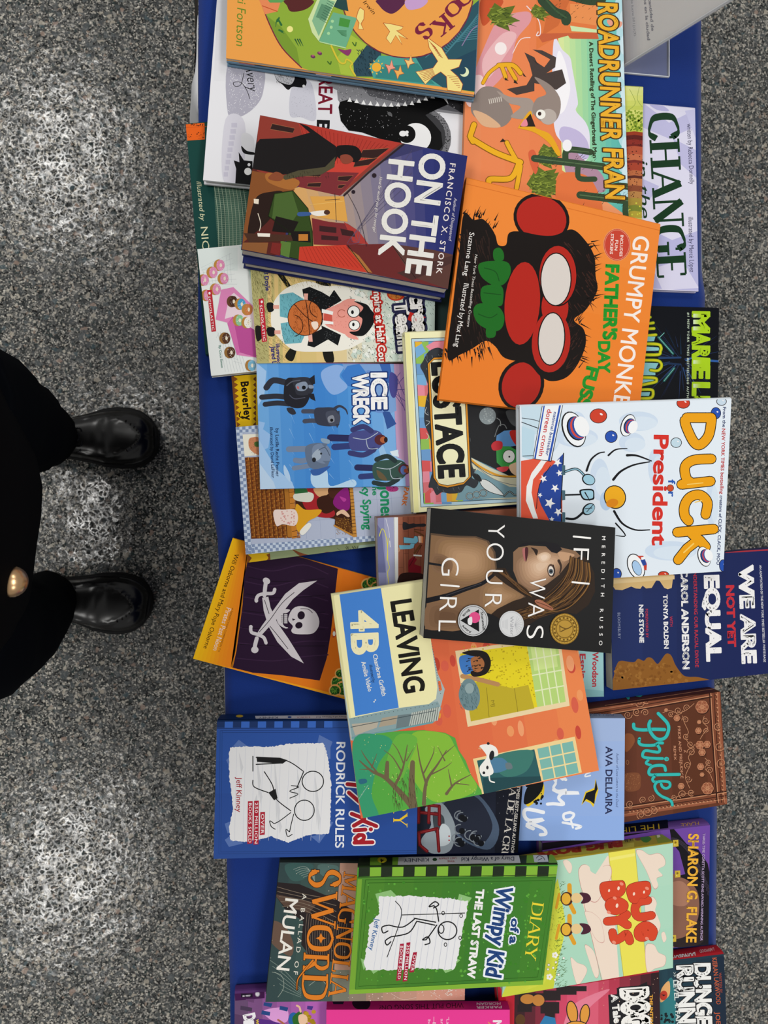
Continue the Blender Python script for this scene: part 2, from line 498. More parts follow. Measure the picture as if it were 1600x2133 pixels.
GAP = 0.0006
TOP_AREA = [None]
def settle(px, t, flat=False):
    """world corners (top face) of a book whose cover corners show at the pixels px, resting on what lies under it"""
    A = B = 0.0; Cc = TABLE_Z + t
    for it in range(7):
        W = []
        n = Vector((-A, -B, 1.0)); p0 = Vector((0, 0, Cc))
        for x, y in px: W.append(on_plane(x, y, p0, n))
        q = ccw([(w.x, w.y) for w in W]); qs = shrink(q, 0.004)
        c = (sum(p[0] for p in q) / 4, sum(p[1] for p in q) / 4)
        pts = []
        T = TOP_AREA[0]
        for p in clip_convex(qs, T): pts.append((p[0], p[1], TABLE_Z + GAP))
        for b in BOOKS:
            ov = clip_convex(qs, b['q'])
            for p in ov: pts.append((p[0], p[1], b['pl'][0] * p[0] + b['pl'][1] * p[1] + b['pl'][2] + GAP + 0.0004))
        if flat:
            pl = (0.0, 0.0, max(p[2] for p in pts))
        else:
            pl = support_plane(c, pts)
        A2, B2, C2 = pl
        tt = t * math.sqrt(1 + A2 * A2 + B2 * B2)
        k = 1.0 if it < 4 else 0.5
        A += (A2 - A) * k; B += (B2 - B) * k; Cc += (C2 + tt - Cc) * k
    # final: exact resting height for this outline
    n = Vector((-A, -B, 1.0)); p0 = Vector((0, 0, Cc))
    W = [on_plane(x, y, p0, n) for x, y in px]
    BOOKS.append({'q': ccw([(w.x, w.y) for w in W]), 'pl': (A, B, Cc + 0.0)})
    return W, n.normalized()

class Book:
    pass

def prism(bm, top, n, d0, d1):
    a = [bm.verts.new(p - n * d0) for p in top]; b = [bm.verts.new(p - n * d1) for p in top]
    bm.faces.new(a); bm.faces.new(b[::-1])
    for i in range(len(a)): bm.faces.new((a[i], b[i], b[(i + 1) % len(a)], a[(i + 1) % len(a)]))

def inset(W, spine, tail, fore, head):
    """W = spine/tail corner, spine/head, fore/head, fore/tail"""
    ex = (W[1] - W[0]).normalized(); ey = (W[3] - W[0]).normalized()
    return [W[0] + ex * tail + ey * spine, W[1] - ex * head + ey * spine, W[2] - ex * head - ey * fore, W[3] + ex * tail - ey * fore]

def book(name, label, cat, px, t, color, art=None, hard=True, spine_col=None, back_col=None, spine_art=None, group=None, flat=False, sheen=None, ov=None):
    px = pairs(px)
    W, n = settle(px, t, flat)
    base = sum(W, Vector()) / 4 - n * t
    root = empty(name, base)
    tag(root, label, cat, group)
    kw = dict(sheen or {})
    cv = mat(color, **kw)
    ct = 0.0026 if hard else 0.0006
    if ov is None: ov = 0.0024 if hard else 0.0004
    ins = inset(W, 0.0006, 0, 0, 0)
    bm = bmesh.new(); prism(bm, ins, n, 0, ct)
    bmesh.ops.recalc_face_normals(bm, faces=bm.faces)
    base_v = [v.co.copy() for v in bm.verts]; bm.verts.index_update()
    base_f = [tuple(v.index for v in f.verts) for f in bm.faces]; bm.free()
    A = Art(ins, n)
    V = list(base_v); F = list(base_f); I = [0] * len(F); M = [cv]
    if art:
        art(A); A.flush()
        off = len(V); V += A.V; F += [tuple(i + off for i in f) for f in A.F]; I += [i + 1 for i in A.I]; M += A.M
    fc = mesh_obj('front_cover', V, F, M, root, I)
    bm = bmesh.new(); prism(bm, inset(W, 0.0022 if hard else 0.0008, ov, ov, ov), n, ct, t - ct)
    bm_obj('page_block', bm, PAPER, root)
    bm = bmesh.new(); prism(bm, inset(W, 0.0006, 0, 0, 0), n, t - ct, t)
    bm_obj('back_cover', bm, mat(back_col or color, **kw), root)
    # spine: a shallow rounded strip along the first edge
    ex = (W[1] - W[0]).normalized(); ey = n.cross(ex)
    if ey.dot(W[3] - W[0]) > 0: ey = -ey        # points out of the book
    prof = []
    K = 8
    bulge = 0.0022 if hard else 0.0005
    for k in range(K + 1):
        u = k / K
        prof.append((bulge * (1 - (2 * u - 1) ** 4), t * u))
    ring = []
    out_pts = [(o - 0.0006, d) for o, d in prof]
    in_pts = [(-0.0019, t - ct - 0.0001), (-0.0019, ct + 0.0001)] if hard else [(-0.0007, t * 0.98), (-0.0007, t * 0.02)]
    bm = bmesh.new()
    prof2 = out_pts + in_pts
    a = [bm.verts.new(W[0] + ey * o - n * d) for o, d in prof2]; b = [bm.verts.new(W[1] + ey * o - n * d) for o, d in prof2]
    bm.faces.new(a); bm.faces.new(b[::-1])
    for i in range(len(a)): bm.faces.new((a[i], b[i], b[(i + 1) % len(a)], a[(i + 1) % len(a)]))
    bmesh.ops.recalc_face_normals(bm, faces=bm.faces)
    bm.verts.index_update()
    V = [v.co.copy() for v in bm.verts]; F = [tuple(v.index for v in f.verts) for f in bm.faces]; bm.free()
    M = [mat(spine_col or color, **kw)]; I = [0] * len(F)
    if spine_art:
        sp = [W[0] - n * t + ey * (bulge - 0.0006), W[1] - n * t + ey * (bulge - 0.0006), W[1] + ey * (bulge - 0.0006), W[0] + ey * (bulge - 0.0006)]
        A = Art(sp, ey)
        spine_art(A); A.flush()
        off = len(V); V += A.V; F += [tuple(i + off for i in f) for f in A.F]; I += [i + 1 for i in A.I]; M += A.M
    mesh_obj('spine', V, F, M, root, I)
    B = Book(); B.root = root; B.W = W; B.n = n; B.t = t
    return B

# ================================================================== the setting
def floor_mat():
    m, N, L, b = nodes_mat('speckled_floor')
    geo = N.new('ShaderNodeNewGeometry')
    def vor(scale, feat='F1'):
        v = N.new('ShaderNodeTexVoronoi'); v.feature = feat
        v.inputs['Scale'].default_value = scale
        L.new(warp.outputs['Vector'], v.inputs['Vector']); return v
    nz = N.new('ShaderNodeTexNoise'); nz.inputs['Scale'].default_value = 120; nz.inputs['Detail'].default_value = 3
    L.new(geo.outputs['Position'], nz.inputs['Vector'])
    warp = N.new('ShaderNodeVectorMath'); warp.operation = 'MULTIPLY_ADD'
    warp.inputs[1].default_value = (0.006, 0.006, 0.0)
    L.new(nz.outputs['Color'], warp.inputs[0]); L.new(geo.outputs['Position'], warp.inputs[2])
    def ramp(src, stops, interp='CONSTANT'):
        r = N.new('ShaderNodeValToRGB'); r.color_ramp.interpolation = interp
        e = r.color_ramp.elements
        while len(e) < len(stops): e.new(0.5)
        for el, (p, c) in zip(e, stops): el.position = p; el.color = hexcol(c) if isinstance(c, str) else (c, c, c, 1)
        L.new(src, r.inputs['Fac']); return r
    def cellrand(v):
        s = N.new('ShaderNodeSeparateColor'); L.new(v.outputs['Color'], s.inputs['Color']); return s
    v1 = vor(430); s1 = cellrand(v1)
    c1 = ramp(s1.outputs['Red'], [(0, '070708'), (.19, '1c1d1e'), (.33, '3a3c3c'), (.5, '5c5e5c'), (.66, '807f7a'), (.79, 'a9a59c'), (.91, 'd8d3c8')])
    v2 = vor(230); s2 = cellrand(v2)
    c2 = ramp(s2.outputs['Green'], [(0, '4e5050'), (.3, '303434'), (.5, '63635f'), (.62, '94918a'), (.76, '34403f'), (.84, 'b9b3a6'), (.95, '8c7d70')])
    k2 = ramp(s2.outputs['Blue'], [(0, 0.0), (.58, 1.0)])
    mix1 = N.new('ShaderNodeMixRGB'); L.new(k2.outputs['Color'], mix1.inputs[0]); L.new(c1.outputs['Color'], mix1.inputs[1]); L.new(c2.outputs['Color'], mix1.inputs[2])
    v3 = vor(115); s3 = cellrand(v3)
    c3 = ramp(s3.outputs['Green'], [(0, '565c5e'), (.45, 'b5ad9e'), (.6, '45585e'), (.7, '4e5254'), (.92, 'a08a7c')])
    k3 = ramp(s3.outputs['Red'], [(0, 0.0), (.90, .75)])
    mix2 = N.new('ShaderNodeMixRGB'); L.new(k3.outputs['Color'], mix2.inputs[0]); L.new(mix1.outputs['Color'], mix2.inputs[1]); L.new(c3.outputs['Color'], mix2.inputs[2])
    v4 = vor(110); s4 = cellrand(v4)
    c4 = ramp(s4.outputs['Green'], [(0, '1f3566'), (.5, '8c2f48'), (.62, '23405c'), (.85, '1f6a3a')])
    k4 = ramp(s4.outputs['Blue'], [(0, 0.0), (.997, 1.0)])
    mix3 = N.new('ShaderNodeMixRGB'); L.new(k4.outputs['Color'], mix3.inputs[0]); L.new(mix2.outputs['Color'], mix3.inputs[1]); L.new(c4.outputs['Color'], mix3.inputs[2])
    L.new(mix3.outputs['Color'], b.inputs['Base Color'])
    # hammered, waxed surface
    n2 = N.new('ShaderNodeTexVoronoi'); n2.feature = 'F1'; n2.inputs['Scale'].default_value = 62
    L.new(warp.outputs['Vector'], n2.inputs['Vector'])
    n3 = N.new('ShaderNodeTexNoise'); n3.inputs['Scale'].default_value = 190; n3.inputs['Detail'].default_value = 4
    L.new(geo.outputs['Position'], n3.inputs['Vector'])
    add = N.new('ShaderNodeMath'); add.operation = 'MULTIPLY_ADD'; add.inputs[1].default_value = 0.35
    L.new(n3.outputs['Fac'], add.inputs[0]); L.new(n2.outputs['Distance'], add.inputs[2])
    bp = N.new('ShaderNodeBump'); bp.inputs['Strength'].default_value = 0.22; bp.inputs['Distance'].default_value = 0.002
    L.new(add.outputs[0], bp.inputs['Height']); L.new(bp.outputs['Normal'], b.inputs['Normal'])
    rr = N.new('ShaderNodeMapRange'); rr.inputs['To Min'].default_value = 0.6; rr.inputs['To Max'].default_value = 0.10
    de = N.new('ShaderNodeTexVoronoi'); de.feature = 'DISTANCE_TO_EDGE'; de.inputs['Scale'].default_value = 92
    nb = N.new('ShaderNodeTexNoise'); nb.inputs['Scale'].default_value = 60; nb.inputs['Detail'].default_value = 2
    L.new(geo.outputs['Position'], nb.inputs['Vector'])
    wb = N.new('ShaderNodeVectorMath'); wb.operation = 'MULTIPLY_ADD'; wb.inputs[1].default_value = (.022, .022, 0)
    L.new(nb.outputs['Color'], wb.inputs[0]); L.new(geo.outputs['Position'], wb.inputs[2]); L.new(wb.outputs['Vector'], de.inputs['Vector'])
    rr.inputs['From Min'].default_value = 0.26; rr.inputs['From Max'].default_value = 0.05
    L.new(de.outputs['Distance'], rr.inputs['Value']); L.new(rr.outputs['Result'], b.inputs['Roughness'])
    sr = N.new('ShaderNodeMapRange'); sr.inputs['From Min'].default_value = 0.26; sr.inputs['From Max'].default_value = 0.05; sr.inputs['To Min'].default_value = 0.12; sr.inputs['To Max'].default_value = 0.75
    wx = N.new('ShaderNodeTexNoise'); wx.inputs['Scale'].default_value = 26; wx.inputs['Detail'].default_value = 3
    L.new(geo.outputs['Position'], wx.inputs['Vector'])
    wr = N.new('ShaderNodeMapRange'); wr.inputs['From Min'].default_value = .38; wr.inputs['From Max'].default_value = .66; wr.inputs['To Min'].default_value = .25
    L.new(wx.outputs['Fac'], wr.inputs['Value'])
    mu = N.new('ShaderNodeMath'); mu.operation = 'MULTIPLY'
    L.new(de.outputs['Distance'], sr.inputs['Value']); L.new(sr.outputs['Result'], mu.inputs[0]); L.new(wr.outputs['Result'], mu.inputs[1]); L.new(mu.outputs[0], b.inputs['Specular IOR Level'])
    return m

fl = mesh_obj('floor', [(-4, -4, 0), (4, -4, 0), (4, 4, 0), (-4, 4, 0)], [(0, 1, 2, 3)], [floor_mat()])
tag(fl, kind='structure')

# ------------------------------------------------------------------ folding table under the cloth
def world_line(pts, z): return [at(x, y, z) for x, y in pts]
EDGE_L = [(413, -560), (413, 200), (412, 740), (417, 910), (426, 980), (437, 1045), (452, 1112), (457, 1200), (468, 1400), (472, 1800), (479, 2060), (484, 2600)]
EDGE_R = [(1463, -560), (1463, 300), (1464, 560), (1476, 760), (1482, 1000), (1490, 1400), (1496, 1700), (1494, 1965), (1494, 2600)]
TOP_AREA[0] = ccw([(v.x, v.y) for v in world_line([(418, -560), (1460, -560), (1490, 2600), (478, 2600)], TABLE_Z)])
tb = empty('folding_table', (at(950, 1060, 0).x, 0, 0))
tag(tb, 'long narrow folding table hidden beneath the blue cloth', 'table')
GREYP = mat('b9b7b0', rough=0.6); STEEL = mat('55585c', rough=0.35, metal=0.8)
ta = [at(425, -540, .73), at(1452, -540, .73), at(1482, 2580, .73), at(492, 2580, .73)]
bm = bmesh.new(); prism(bm, ta, Vector((0, 0, 1)), 0.0, 0.028); bm_obj('table_top', bm, GREYP, tb)
for yy in (ta[0].y - .25, ta[3].y + .25):
    for xx in (ta[0].x + .09, ta[1].x - .09):
        bm_obj('leg', tube([(xx, yy, 0), (xx, yy, .703)], .014), STEEL, tb, True)

def cloth_mat():
    m, N, L, b = nodes_mat('blue_cloth')
    tc = N.new('ShaderNodeTexCoord')
    n = N.new('ShaderNodeTexNoise'); n.inputs['Scale'].default_value = 900; n.inputs['Detail'].default_value = 2
    L.new(tc.outputs['Object'], n.inputs['Vector'])
    r = N.new('ShaderNodeValToRGB'); r.color_ramp.elements[0].color = hexcol('08276e'); r.color_ramp.elements[1].color = hexcol('0f3688')
    L.new(n.outputs['Fac'], r.inputs['Fac']); L.new(r.outputs['Color'], b.inputs['Base Color'])
    bp = N.new('ShaderNodeBump'); bp.inputs['Strength'].default_value = 0.15; bp.inputs['Distance'].default_value = 0.0005
    L.new(n.outputs['Fac'], bp.inputs['Height']); L.new(bp.outputs['Normal'], b.inputs['Normal'])
    b.inputs['Roughness'].default_value = 0.85; b.inputs['Specular IOR Level'].default_value = 0.15
    b.inputs['Sheen Weight'].default_value = 0.15
    return m

def interp(pl, y):
    for a, c in zip(pl, pl[1:]):
        if a[1] <= y <= c[1]: return a[0] + (c[0] - a[0]) * (y - a[1]) / (c[1] - a[1])
    return pl[-1][0]

def build_cloth():
    ys = [-560 + i * 20 for i in range(159)]
    NX = 56
    V = []; F = []
    rows = []
    for y in ys:
        xl, xr = interp(EDGE_L, y), interp(EDGE_R, y)
        row = []
        def add(p): V.append(p); return len(V) - 1
        pl = at(xl, y, TABLE_Z - .0005); pr = at(xr, y, TABLE_Z - .0005)
        wl = math.sin(y * .021) * .010 + math.sin(y * .047 + 1) * .006
        wr = math.sin(y * .024 + 2) * .010 + math.sin(y * .041) * .006
        for d, out in ((.66, .004), (.4, .002), (.15, -.002), (.05, -.005)):
            row.append(add(Vector((pl.x + .006 + (wl - .016) * -1 * d * 1.0 * -0.5 - out * 0 , pl.y, TABLE_Z - d))))
        row.append(add(Vector((pl.x + .0, pl.y, TABLE_Z - .012))))
        for i in range(NX + 1):
            f = i / NX
            f2 = f if 0 < i < NX else f
            x = pl.x + (pr.x - pl.x) * f
            z = TABLE_Z
            if i in (0, NX): z = TABLE_Z - .003
            # soft folds on the bare strip beside the left edge
            px = xl + (xr - xl) * f
            fold = 0.0
            for fx, fy, sx, sy, h, sl in ((452, 1020, 9, 60, .006, .28), (462, 1085, 6, 40, .004, .1), (1468, 615, 10, 40, .004, .3)):
                dx = (px - fx) - (y - fy) * sl; dy = y - fy
                fold += h * math.exp(-(dx / sx) ** 2 - (dy / sy) ** 2)
            row.append(add(Vector((x, pl.y + (pr.y - pl.y) * f, z + fold))))
        row.append(add(Vector((pr.x, pr.y, TABLE_Z - .012))))
        for d, out in ((.05, 0), (.15, 0), (.4, 0), (.66, 0)):
            row.append(add(Vector((pr.x - .004 + wr * d * .6 - .01 * d, pr.y, TABLE_Z - d))))
        rows.append(row)
    for src, sg in ((rows[0], 1), (rows[-1], -1)):       # the cloth falls over both short ends too
        prev = src
        for d in (.012, .2, .66):
            low = []
            for i, vi in enumerate(src):
                p = V[vi]; V.append(Vector((p.x, p.y + sg * (.004 + .012 * d * math.sin(p.x * 45)), min(p.z, TABLE_Z - d)))); low.append(len(V) - 1)
            rows.insert(0, low) if sg == 1 else rows.append(low)
    for a, b in zip(rows, rows[1:]):
        for i in range(len(a) - 1): F.append((a[i], b[i], b[i + 1], a[i + 1]))
    o = mesh_obj('tablecloth', V, F, [cloth_mat()], smooth=True)
    tag(o, 'royal blue cloth draped over the long table under the books', 'tablecloth')
build_cloth()

# ================================================================== the person standing at the table
BLACK = mat('08080a', rough=0.9, spec=0.03); NAVY = mat('06080d', rough=0.95, spec=0.03)
LEATHER = mat('080809', rough=0.26, spec=0.5); SOLE = mat('0d0d0e', rough=0.6, spec=0.2)
SKIN = mat('c69a84', rough=0.6); HAIR = mat('1d1511', rough=0.5)
def build_person():
    hipx = -0.40
    LEG = {1: [(102, 915, .06, .056), (75, 903, .28, .066), (20, 890, .52, .078), (-95, 868, .78, .09)],
           -1: [(97, 1250, .06, .060), (64, 1284, .28, .067), (5, 1312, .52, .078), (-108, 1328, .78, .09)]}
    W = {s: [at(p[0], p[1], p[2]) for p in LEG[s]] for s in LEG}
    # --- body: one continuous skinned figure
    pel = Vector((W[1][3].x - .02, 0, .93))
    sk = [(pel, .12), (pel + Vector((.02, 0, .2)), .105), (pel + Vector((.05, 0, .4)), .12), (pel + Vector((.06, 0, .52)), .05), (pel + Vector((.07, 0, .595)), .048), (pel + Vector((.10, 0, .645)), .062), (pel + Vector((.092, 0, .72)), .082), (pel + Vector((.085, 0, .77)), .07)]
    ed = [(i, i + 1) for i in range(7)]
    for s in (1, -1):
        b = len(sk)
        knee = W[s][2]; ank = W[s][0]
        sk += [(Vector((pel.x, s * .09, .86)), .085), (Vector((knee.x - .01, knee.y * .97, .5)), .055), (Vector((ank.x - .02, ank.y, .13)), .034), (Vector((ank.x - .01, ank.y, .07)), .03), (Vector((ank.x + .11, ank.y, .052)), .017)]
        ed += [(0, b), (b, b + 1), (b + 1, b + 2), (b + 2, b + 3), (b + 3, b + 4)]
        b = len(sk)
        sh = pel + Vector((.03, s * .165, .46))
        sk += [(sh, .05), (Vector((sh.x - .07, s * .225, 1.13)), .038), (Vector((sh.x - .08, s * .235, .90)), .027), (Vector((sh.x - .07, s * .235, .84)), .022)]
        ed += [(2, b), (b, b + 1), (b + 1, b + 2), (b + 2, b + 3)]
        pw = sk[-1][0]; pi = len(sk) - 1
        for k, ln in enumerate((.060, .075, .082, .074)):
            o = (k - 1.5) * .02
            f0 = len(sk)
            sk += [(pw + Vector((.027 - (k * .018), s * .002, -.05)), .0095), (pw + Vector((.03 - (k * .019), -s * .004, -.05 - ln * .55)), .0085), (pw + Vector((.03 - k * .019, -s * .016, -.05 - ln)), .0075)]
            ed += [(pi, f0), (f0, f0 + 1), (f0 + 1, f0 + 2)]
        f0 = len(sk)
        sk += [(pw + Vector((.04, -s * .012, -.03)), .0105), (pw + Vector((.05, -s * .02, -.065)), .0085)]
        ed += [(pi, f0), (f0, f0 + 1)]
    me = bpy.data.meshes.new('person'); me.from_pydata([tuple(p) for p, r in sk], ed, [])
    o = bpy.data.objects.new('person', me); COL.objects.link(o)
    me.materials.append(SKIN)
    md = o.modifiers.new('skin', 'SKIN'); md.use_smooth_shade = True
    for i, (p, r) in enumerate(sk): me.skin_vertices[0].data[i].radius = (r, r)
    me.skin_vertices[0].data[0].use_root = True
    o.modifiers.new('sub', 'SUBSURF').levels = 1
    tag(o, 'person in black coat, dark trousers and black loafers standing at the table edge', 'person')
    # --- hair
    hc = pel + Vector((.085, 0, .74))
    bm = bmesh.new(); bmesh.ops.create_uvsphere(bm, u_segments=20, v_segments=14, radius=1.0)
    for v in bm.verts:
        back = max(0, -v.co.x); v.co = Vector((v.co.x * .102 - .018, v.co.y * .094, v.co.z * .108 - (.06 * back if v.co.z < 0 else 0)))
        if v.co.x > .005 and v.co.z < .055: v.co.x = .005
    bmesh.ops.translate(bm, verts=bm.verts, vec=hc); bm_obj('hair', bm, HAIR, o, True)
    fc_ = pel + Vector((.092, 0, .70))
    for sd in (1, -1):
        bm = bmesh.new(); bmesh.ops.create_uvsphere(bm, u_segments=14, v_segments=10, radius=.0115)
        bmesh.ops.translate(bm, verts=bm.verts, vec=fc_ + Vector((.062, sd * .030, .018))); ey_ = bm_obj('eye', bm, mat('e8e4de', rough=.3), o, True)
        bm = bmesh.new(); bmesh.ops.create_uvsphere(bm, u_segments=12, v_segments=8, radius=.0052)
        bmesh.ops.translate(bm, verts=bm.verts, vec=fc_ + Vector((.0695, sd * .030, .0165))); bm_obj('iris', bm, mat('2a1c14', rough=.2), ey_, True)
        bm = bmesh.new(); bmesh.ops.create_uvsphere(bm, u_segments=14, v_segments=10, radius=1)
        for v in bm.verts: v.co = Vector((v.co.x * .018, v.co.y * .008, v.co.z * .03))
        bmesh.ops.translate(bm, verts=bm.verts, vec=fc_ + Vector((-.005, sd * .078, 0))); bm_obj('ear', bm, SKIN, o, True)
    bm_obj('nose', tube([fc_ + Vector((.072, 0, .02)), fc_ + Vector((.086, 0, -.005)), fc_ + Vector((.088, 0, -.018)), fc_ + Vector((.07, 0, -.024))], [.007, .010, .012, .008], 12), SKIN, o, True)
    bm_obj('mouth', tube([fc_ + Vector((.062, -.022, -.047)), fc_ + Vector((.072, 0, -.047)), fc_ + Vector((.062, .022, -.047))], [.003, .006, .003], 10), mat('a8625c', rough=.5), o, True)
    # --- trousers: two wide legs joined at the hips
    bm = bmesh.new()
    for s in (1, -1):
        N = 20; rings = []
        pts = W[s]
        ctrl = [(p, LEG[s][i][3]) for i, p in enumerate(pts)] + [(Vector((pel.x, s * .07, .95)), .13)]
        for j in range(len(ctrl) - 1):
            for q in range(4):
                t = q / 4; c = ctrl[j][0].lerp(ctrl[j + 1][0], t); r = ctrl[j][1] + (ctrl[j + 1][1] - ctrl[j][1]) * t
                rings.append([c + Vector((math.cos(a) * r * (1.0 + .05 * math.sin(a * 3 + j + q)), math.sin(a) * r * (1 + .04 * math.cos(a * 4 + q)), 0)) for a in [2 * math.pi * k / N for k in range(N)]])
        b2 = loft(rings, True); me2 = bpy.data.meshes.new('tmp'); b2.to_mesh(me2); b2.free(); bm.from_mesh(me2); bpy.data.meshes.remove(me2)
    bm_obj('trousers', bm, NAVY, o, True)
    # --- coat
    N = 44; rings = []
    prof = [(.78, 84, .15, .215), (.80, 86, .155, .22), (.86, 76, .16, .222), (1.0, 42, .16, .218), (1.15, None, .155, .205), (1.28, None, .14, .205), (1.39, None, .115, .20), (1.435, None, .085, .15), (1.462, None, .064, .09), (1.49, None, .06, .066)]
    upper = {1.15: -.212, 1.28: -.216, 1.39: -.232, 1.435: -.255, 1.462: -.268, 1.49: -.27}
    for z, px, a, b in prof:
        fx = at(px, 1075, z).x if px is not None else upper[z]
        rings.append([Vector((fx - a + a * math.cos(t) * (1 + .02 * math.sin(t * 9) * (z < .9)), b * math.sin(t) - .004, z)) for t in [2 * math.pi * k / N for k in range(N)]])
    bm = loft(rings, True)
    for s in (1, -1):
        sh = pel + Vector((.03, s * .17, .46))
        b2 = tube([sh + Vector((.0, -s * .03, .0)), sh, Vector((sh.x - .07, s * .232, 1.13)), Vector((sh.x - .08, s * .238, .92))], [.07, .068, .056, .048], 16)
        me2 = bpy.data.meshes.new('tmp'); b2.to_mesh(me2); b2.free(); bm.from_mesh(me2); bpy.data.meshes.remove(me2)
    coat = bm_obj('coat', bm, BLACK, o, True)
    fx = at(84, 1205, .80).x
    bt = at(44, 1209, .99)
    bm = bmesh.new(); bmesh.ops.create_uvsphere(bm, u_segments=28, v_segments=18, radius=1.0)
    for v in bm.verts: v.co = Vector((v.co.x * .0125, v.co.y * .0128, v.co.z * .0128))
    zc = bt.z; f = -.2147
    a, b = .16, .218
    xs = at(42, 1075, 1.0).x - a + a * math.sqrt(1 - (bt.y / b) ** 2)
    bmesh.ops.translate(bm, verts=bm.verts, vec=(xs - .001, bt.y, 1.0))
    btn = bm_obj('button', bm, mat('d9b184', rough=.28, metal=1.0, k=1.0), coat, True)
    tag(btn, 'shiny gold coat button')
    # --- loafers
    for s, (tip, top, bot, ang) in {1: ((331, 914), 854, 982, -2), -1: ((317, 1262), 1184, 1312, 8)}.items():
        shoe(o, tip, top, bot, ang, s)

def shoe(parent, tip, ytop, ybot, ang, s):
    T = at(tip[0], tip[1], .02); c = at(225, (ytop + ybot) / 2, .03); w = abs(at(225, ytop, .03).y - at(225, ybot, .03).y)
    ang = -math.radians(ang)
    ax = Vector((math.cos(ang), math.sin(ang), 0)); ay = Vector((-math.sin(ang), math.cos(ang), 0))
    Ln = .29
    def P(u, v, z): return T + ax * ((u - 1) * Ln) + ay * (v * w / 2) + Vector((0, 0, z - T.z))
    HW = [(0.0, .10), (.01, .34), (.04, .50), (.10, .58), (.22, .60), (.36, .64), (.5, .78), (.62, .94), (.72, 1.0), (.82, .97), (.89, .87), (.945, .68), (.98, .42), (.996, .18), (1.0, .04)]
    def outline(k, z, du=0.0):
        n = len(HW)
        L = [P(max(0 + du, min(1 - du, u)), h * k + s * .05 * math.sin(u * 3.0), z) for u, h in HW]
        R = [P(max(0 + du, min(1 - du, u)), -h * k + s * .05 * math.sin(u * 3.0), z) for u, h in HW[::-1]]
        return L + R
    root = empty('loafer', P(.5, 0, 0))
    root.parent = parent
    sole = loft([outline(.97, 0, .004), outline(1.0, .006), outline(1.0, .014), outline(.985, .017), outline(1.0, .020), outline(1.0, .034), outline(.96, .037, .006), outline(.93, .0375, .012)])
    bm_obj('sole', sole, SOLE, root)
    # upper: wall, apron seam and vamp
    prof = [(.90, .0376, .016), (.885, .048, .02), (.85, .058, .035), (.80, .064, .055)]
    up = [outline(k, z, du) for k, z, du in prof]
    def apron(k, dz):
        pts = []
        A = [(.20, .44), (.36, .52), (.52, .60), (.66, .66), (.76, .66), (.83, .58), (.88, .42), (.905, .20)]
        for sg, seq in ((1, A), (-1, A[::-1])):
            for u, h in seq: pts.append((u, sg * h * k))
        return pts
    N = 44
    # dense upper surface as a height field over the footprint
    V = []; F = []; nu, nv = 40, 22
    def halfw(u):
        for (a, ha), (b, hb) in zip(HW, HW[1:]):
            if a <= u <= b: return ha + (hb - ha) * (u - a) / (b - a)
        return HW[-1][1]
    def apr(u, v):
        """1 inside the apron, 0 outside, soft edge"""
        h = .66 * (1 - max(0, (u - .60) / .32) ** 2.6) if u < .92 else 0
        h = min(h, .40 + .5 * max(0, u - .1))
        d = h - abs(v)
        return d
    for i in range(nu + 1):
        u = .03 + .945 * i / nu
        hw = halfw(u) * .90
        for j in range(nv + 1):
            q = -1 + 2 * j / nv
            v = hw * q
            d = apr(u, v)
            edge = (1 - abs(q) ** 3.2)
            hgt = .030 + .036 * edge ** .55 * (1 if u < .9 else max(.25, 1 - ((u - .9) / .075) ** 2 * .6))
            rise = .012 * max(0, min(1, (.72 - u) / .3))
            z = hgt + rise + (.004 if d > 0 else 0) + .0055 * math.exp(-(d / .035) ** 2)
            z += .0016 * math.exp(-((u - .60 - .03 * q) / .012) ** 2) * (d > 0) + .0014 * math.exp(-((u - .66 - .04 * q) / .013) ** 2) * (d > 0)
            V.append(P(u, v + s * .05 * math.sin(u * 3.0), z + .004))
    for i in range(nu):
        for j in range(nv):
            a = i * (nv + 1) + j; F.append((a, a + nv + 1, a + nv + 2, a + 1))
    # skirt down to the sole
    rim = [j for j in range(nv + 1)] + [i * (nv + 1) + nv for i in range(1, nu + 1)] + [nu * (nv + 1) + j for j in range(nv - 1, -1, -1)] + [i * (nv + 1) for i in range(nu - 1, 0, -1)]
    b0 = len(V)
    for r in rim: V.append(Vector((V[r].x, V[r].y, .034)))
    for k in range(len(rim)):
        k2 = (k + 1) % len(rim); F.append((rim[k], rim[k2], b0 + k2, b0 + k))
    mesh_obj('upper', V, F, [LEATHER], root, smooth=True)
    # strap with chain links across the instep
    for k in range(5):
        v = -.34 + .17 * k
        c = P(.47 + .015 * (k % 2), v, .088 - .012 * abs(v) / .34)
        ring = []
        for q in range(13):
            t = 2 * math.pi * q / 12
            ring.append(c + ax * (math.cos(t) * .006) + ay * (math.sin(t) * .0085) + Vector((0, 0, .002 * math.cos(t + k * 1.6))))
        bm_obj('chain_link', tube(ring, .0016, 8), mat('3a3a3c', rough=.25, metal=1.0), root, True)
    # seam stitches round the toe
    bm = bmesh.new()
    for k in range(11):
        t = -1 + 2 * k / 10
        u = .895 - .09 * t * t; v = .50 * t
        p = P(u, v + s * .05 * math.sin(u * 3.0), .075 - .006 * abs(t)); q = P(u - .006, v * .93 + s * .05 * math.sin(u * 3), .079)
        b2 = tube([p, q], .0011, 6); me2 = bpy.data.meshes.new('tmp'); b2.to_mesh(me2); b2.free(); bm.from_mesh(me2); bpy.data.meshes.remove(me2)
    bm_obj('stitching', bm, mat('4a4845', rough=.7), root)
build_person()

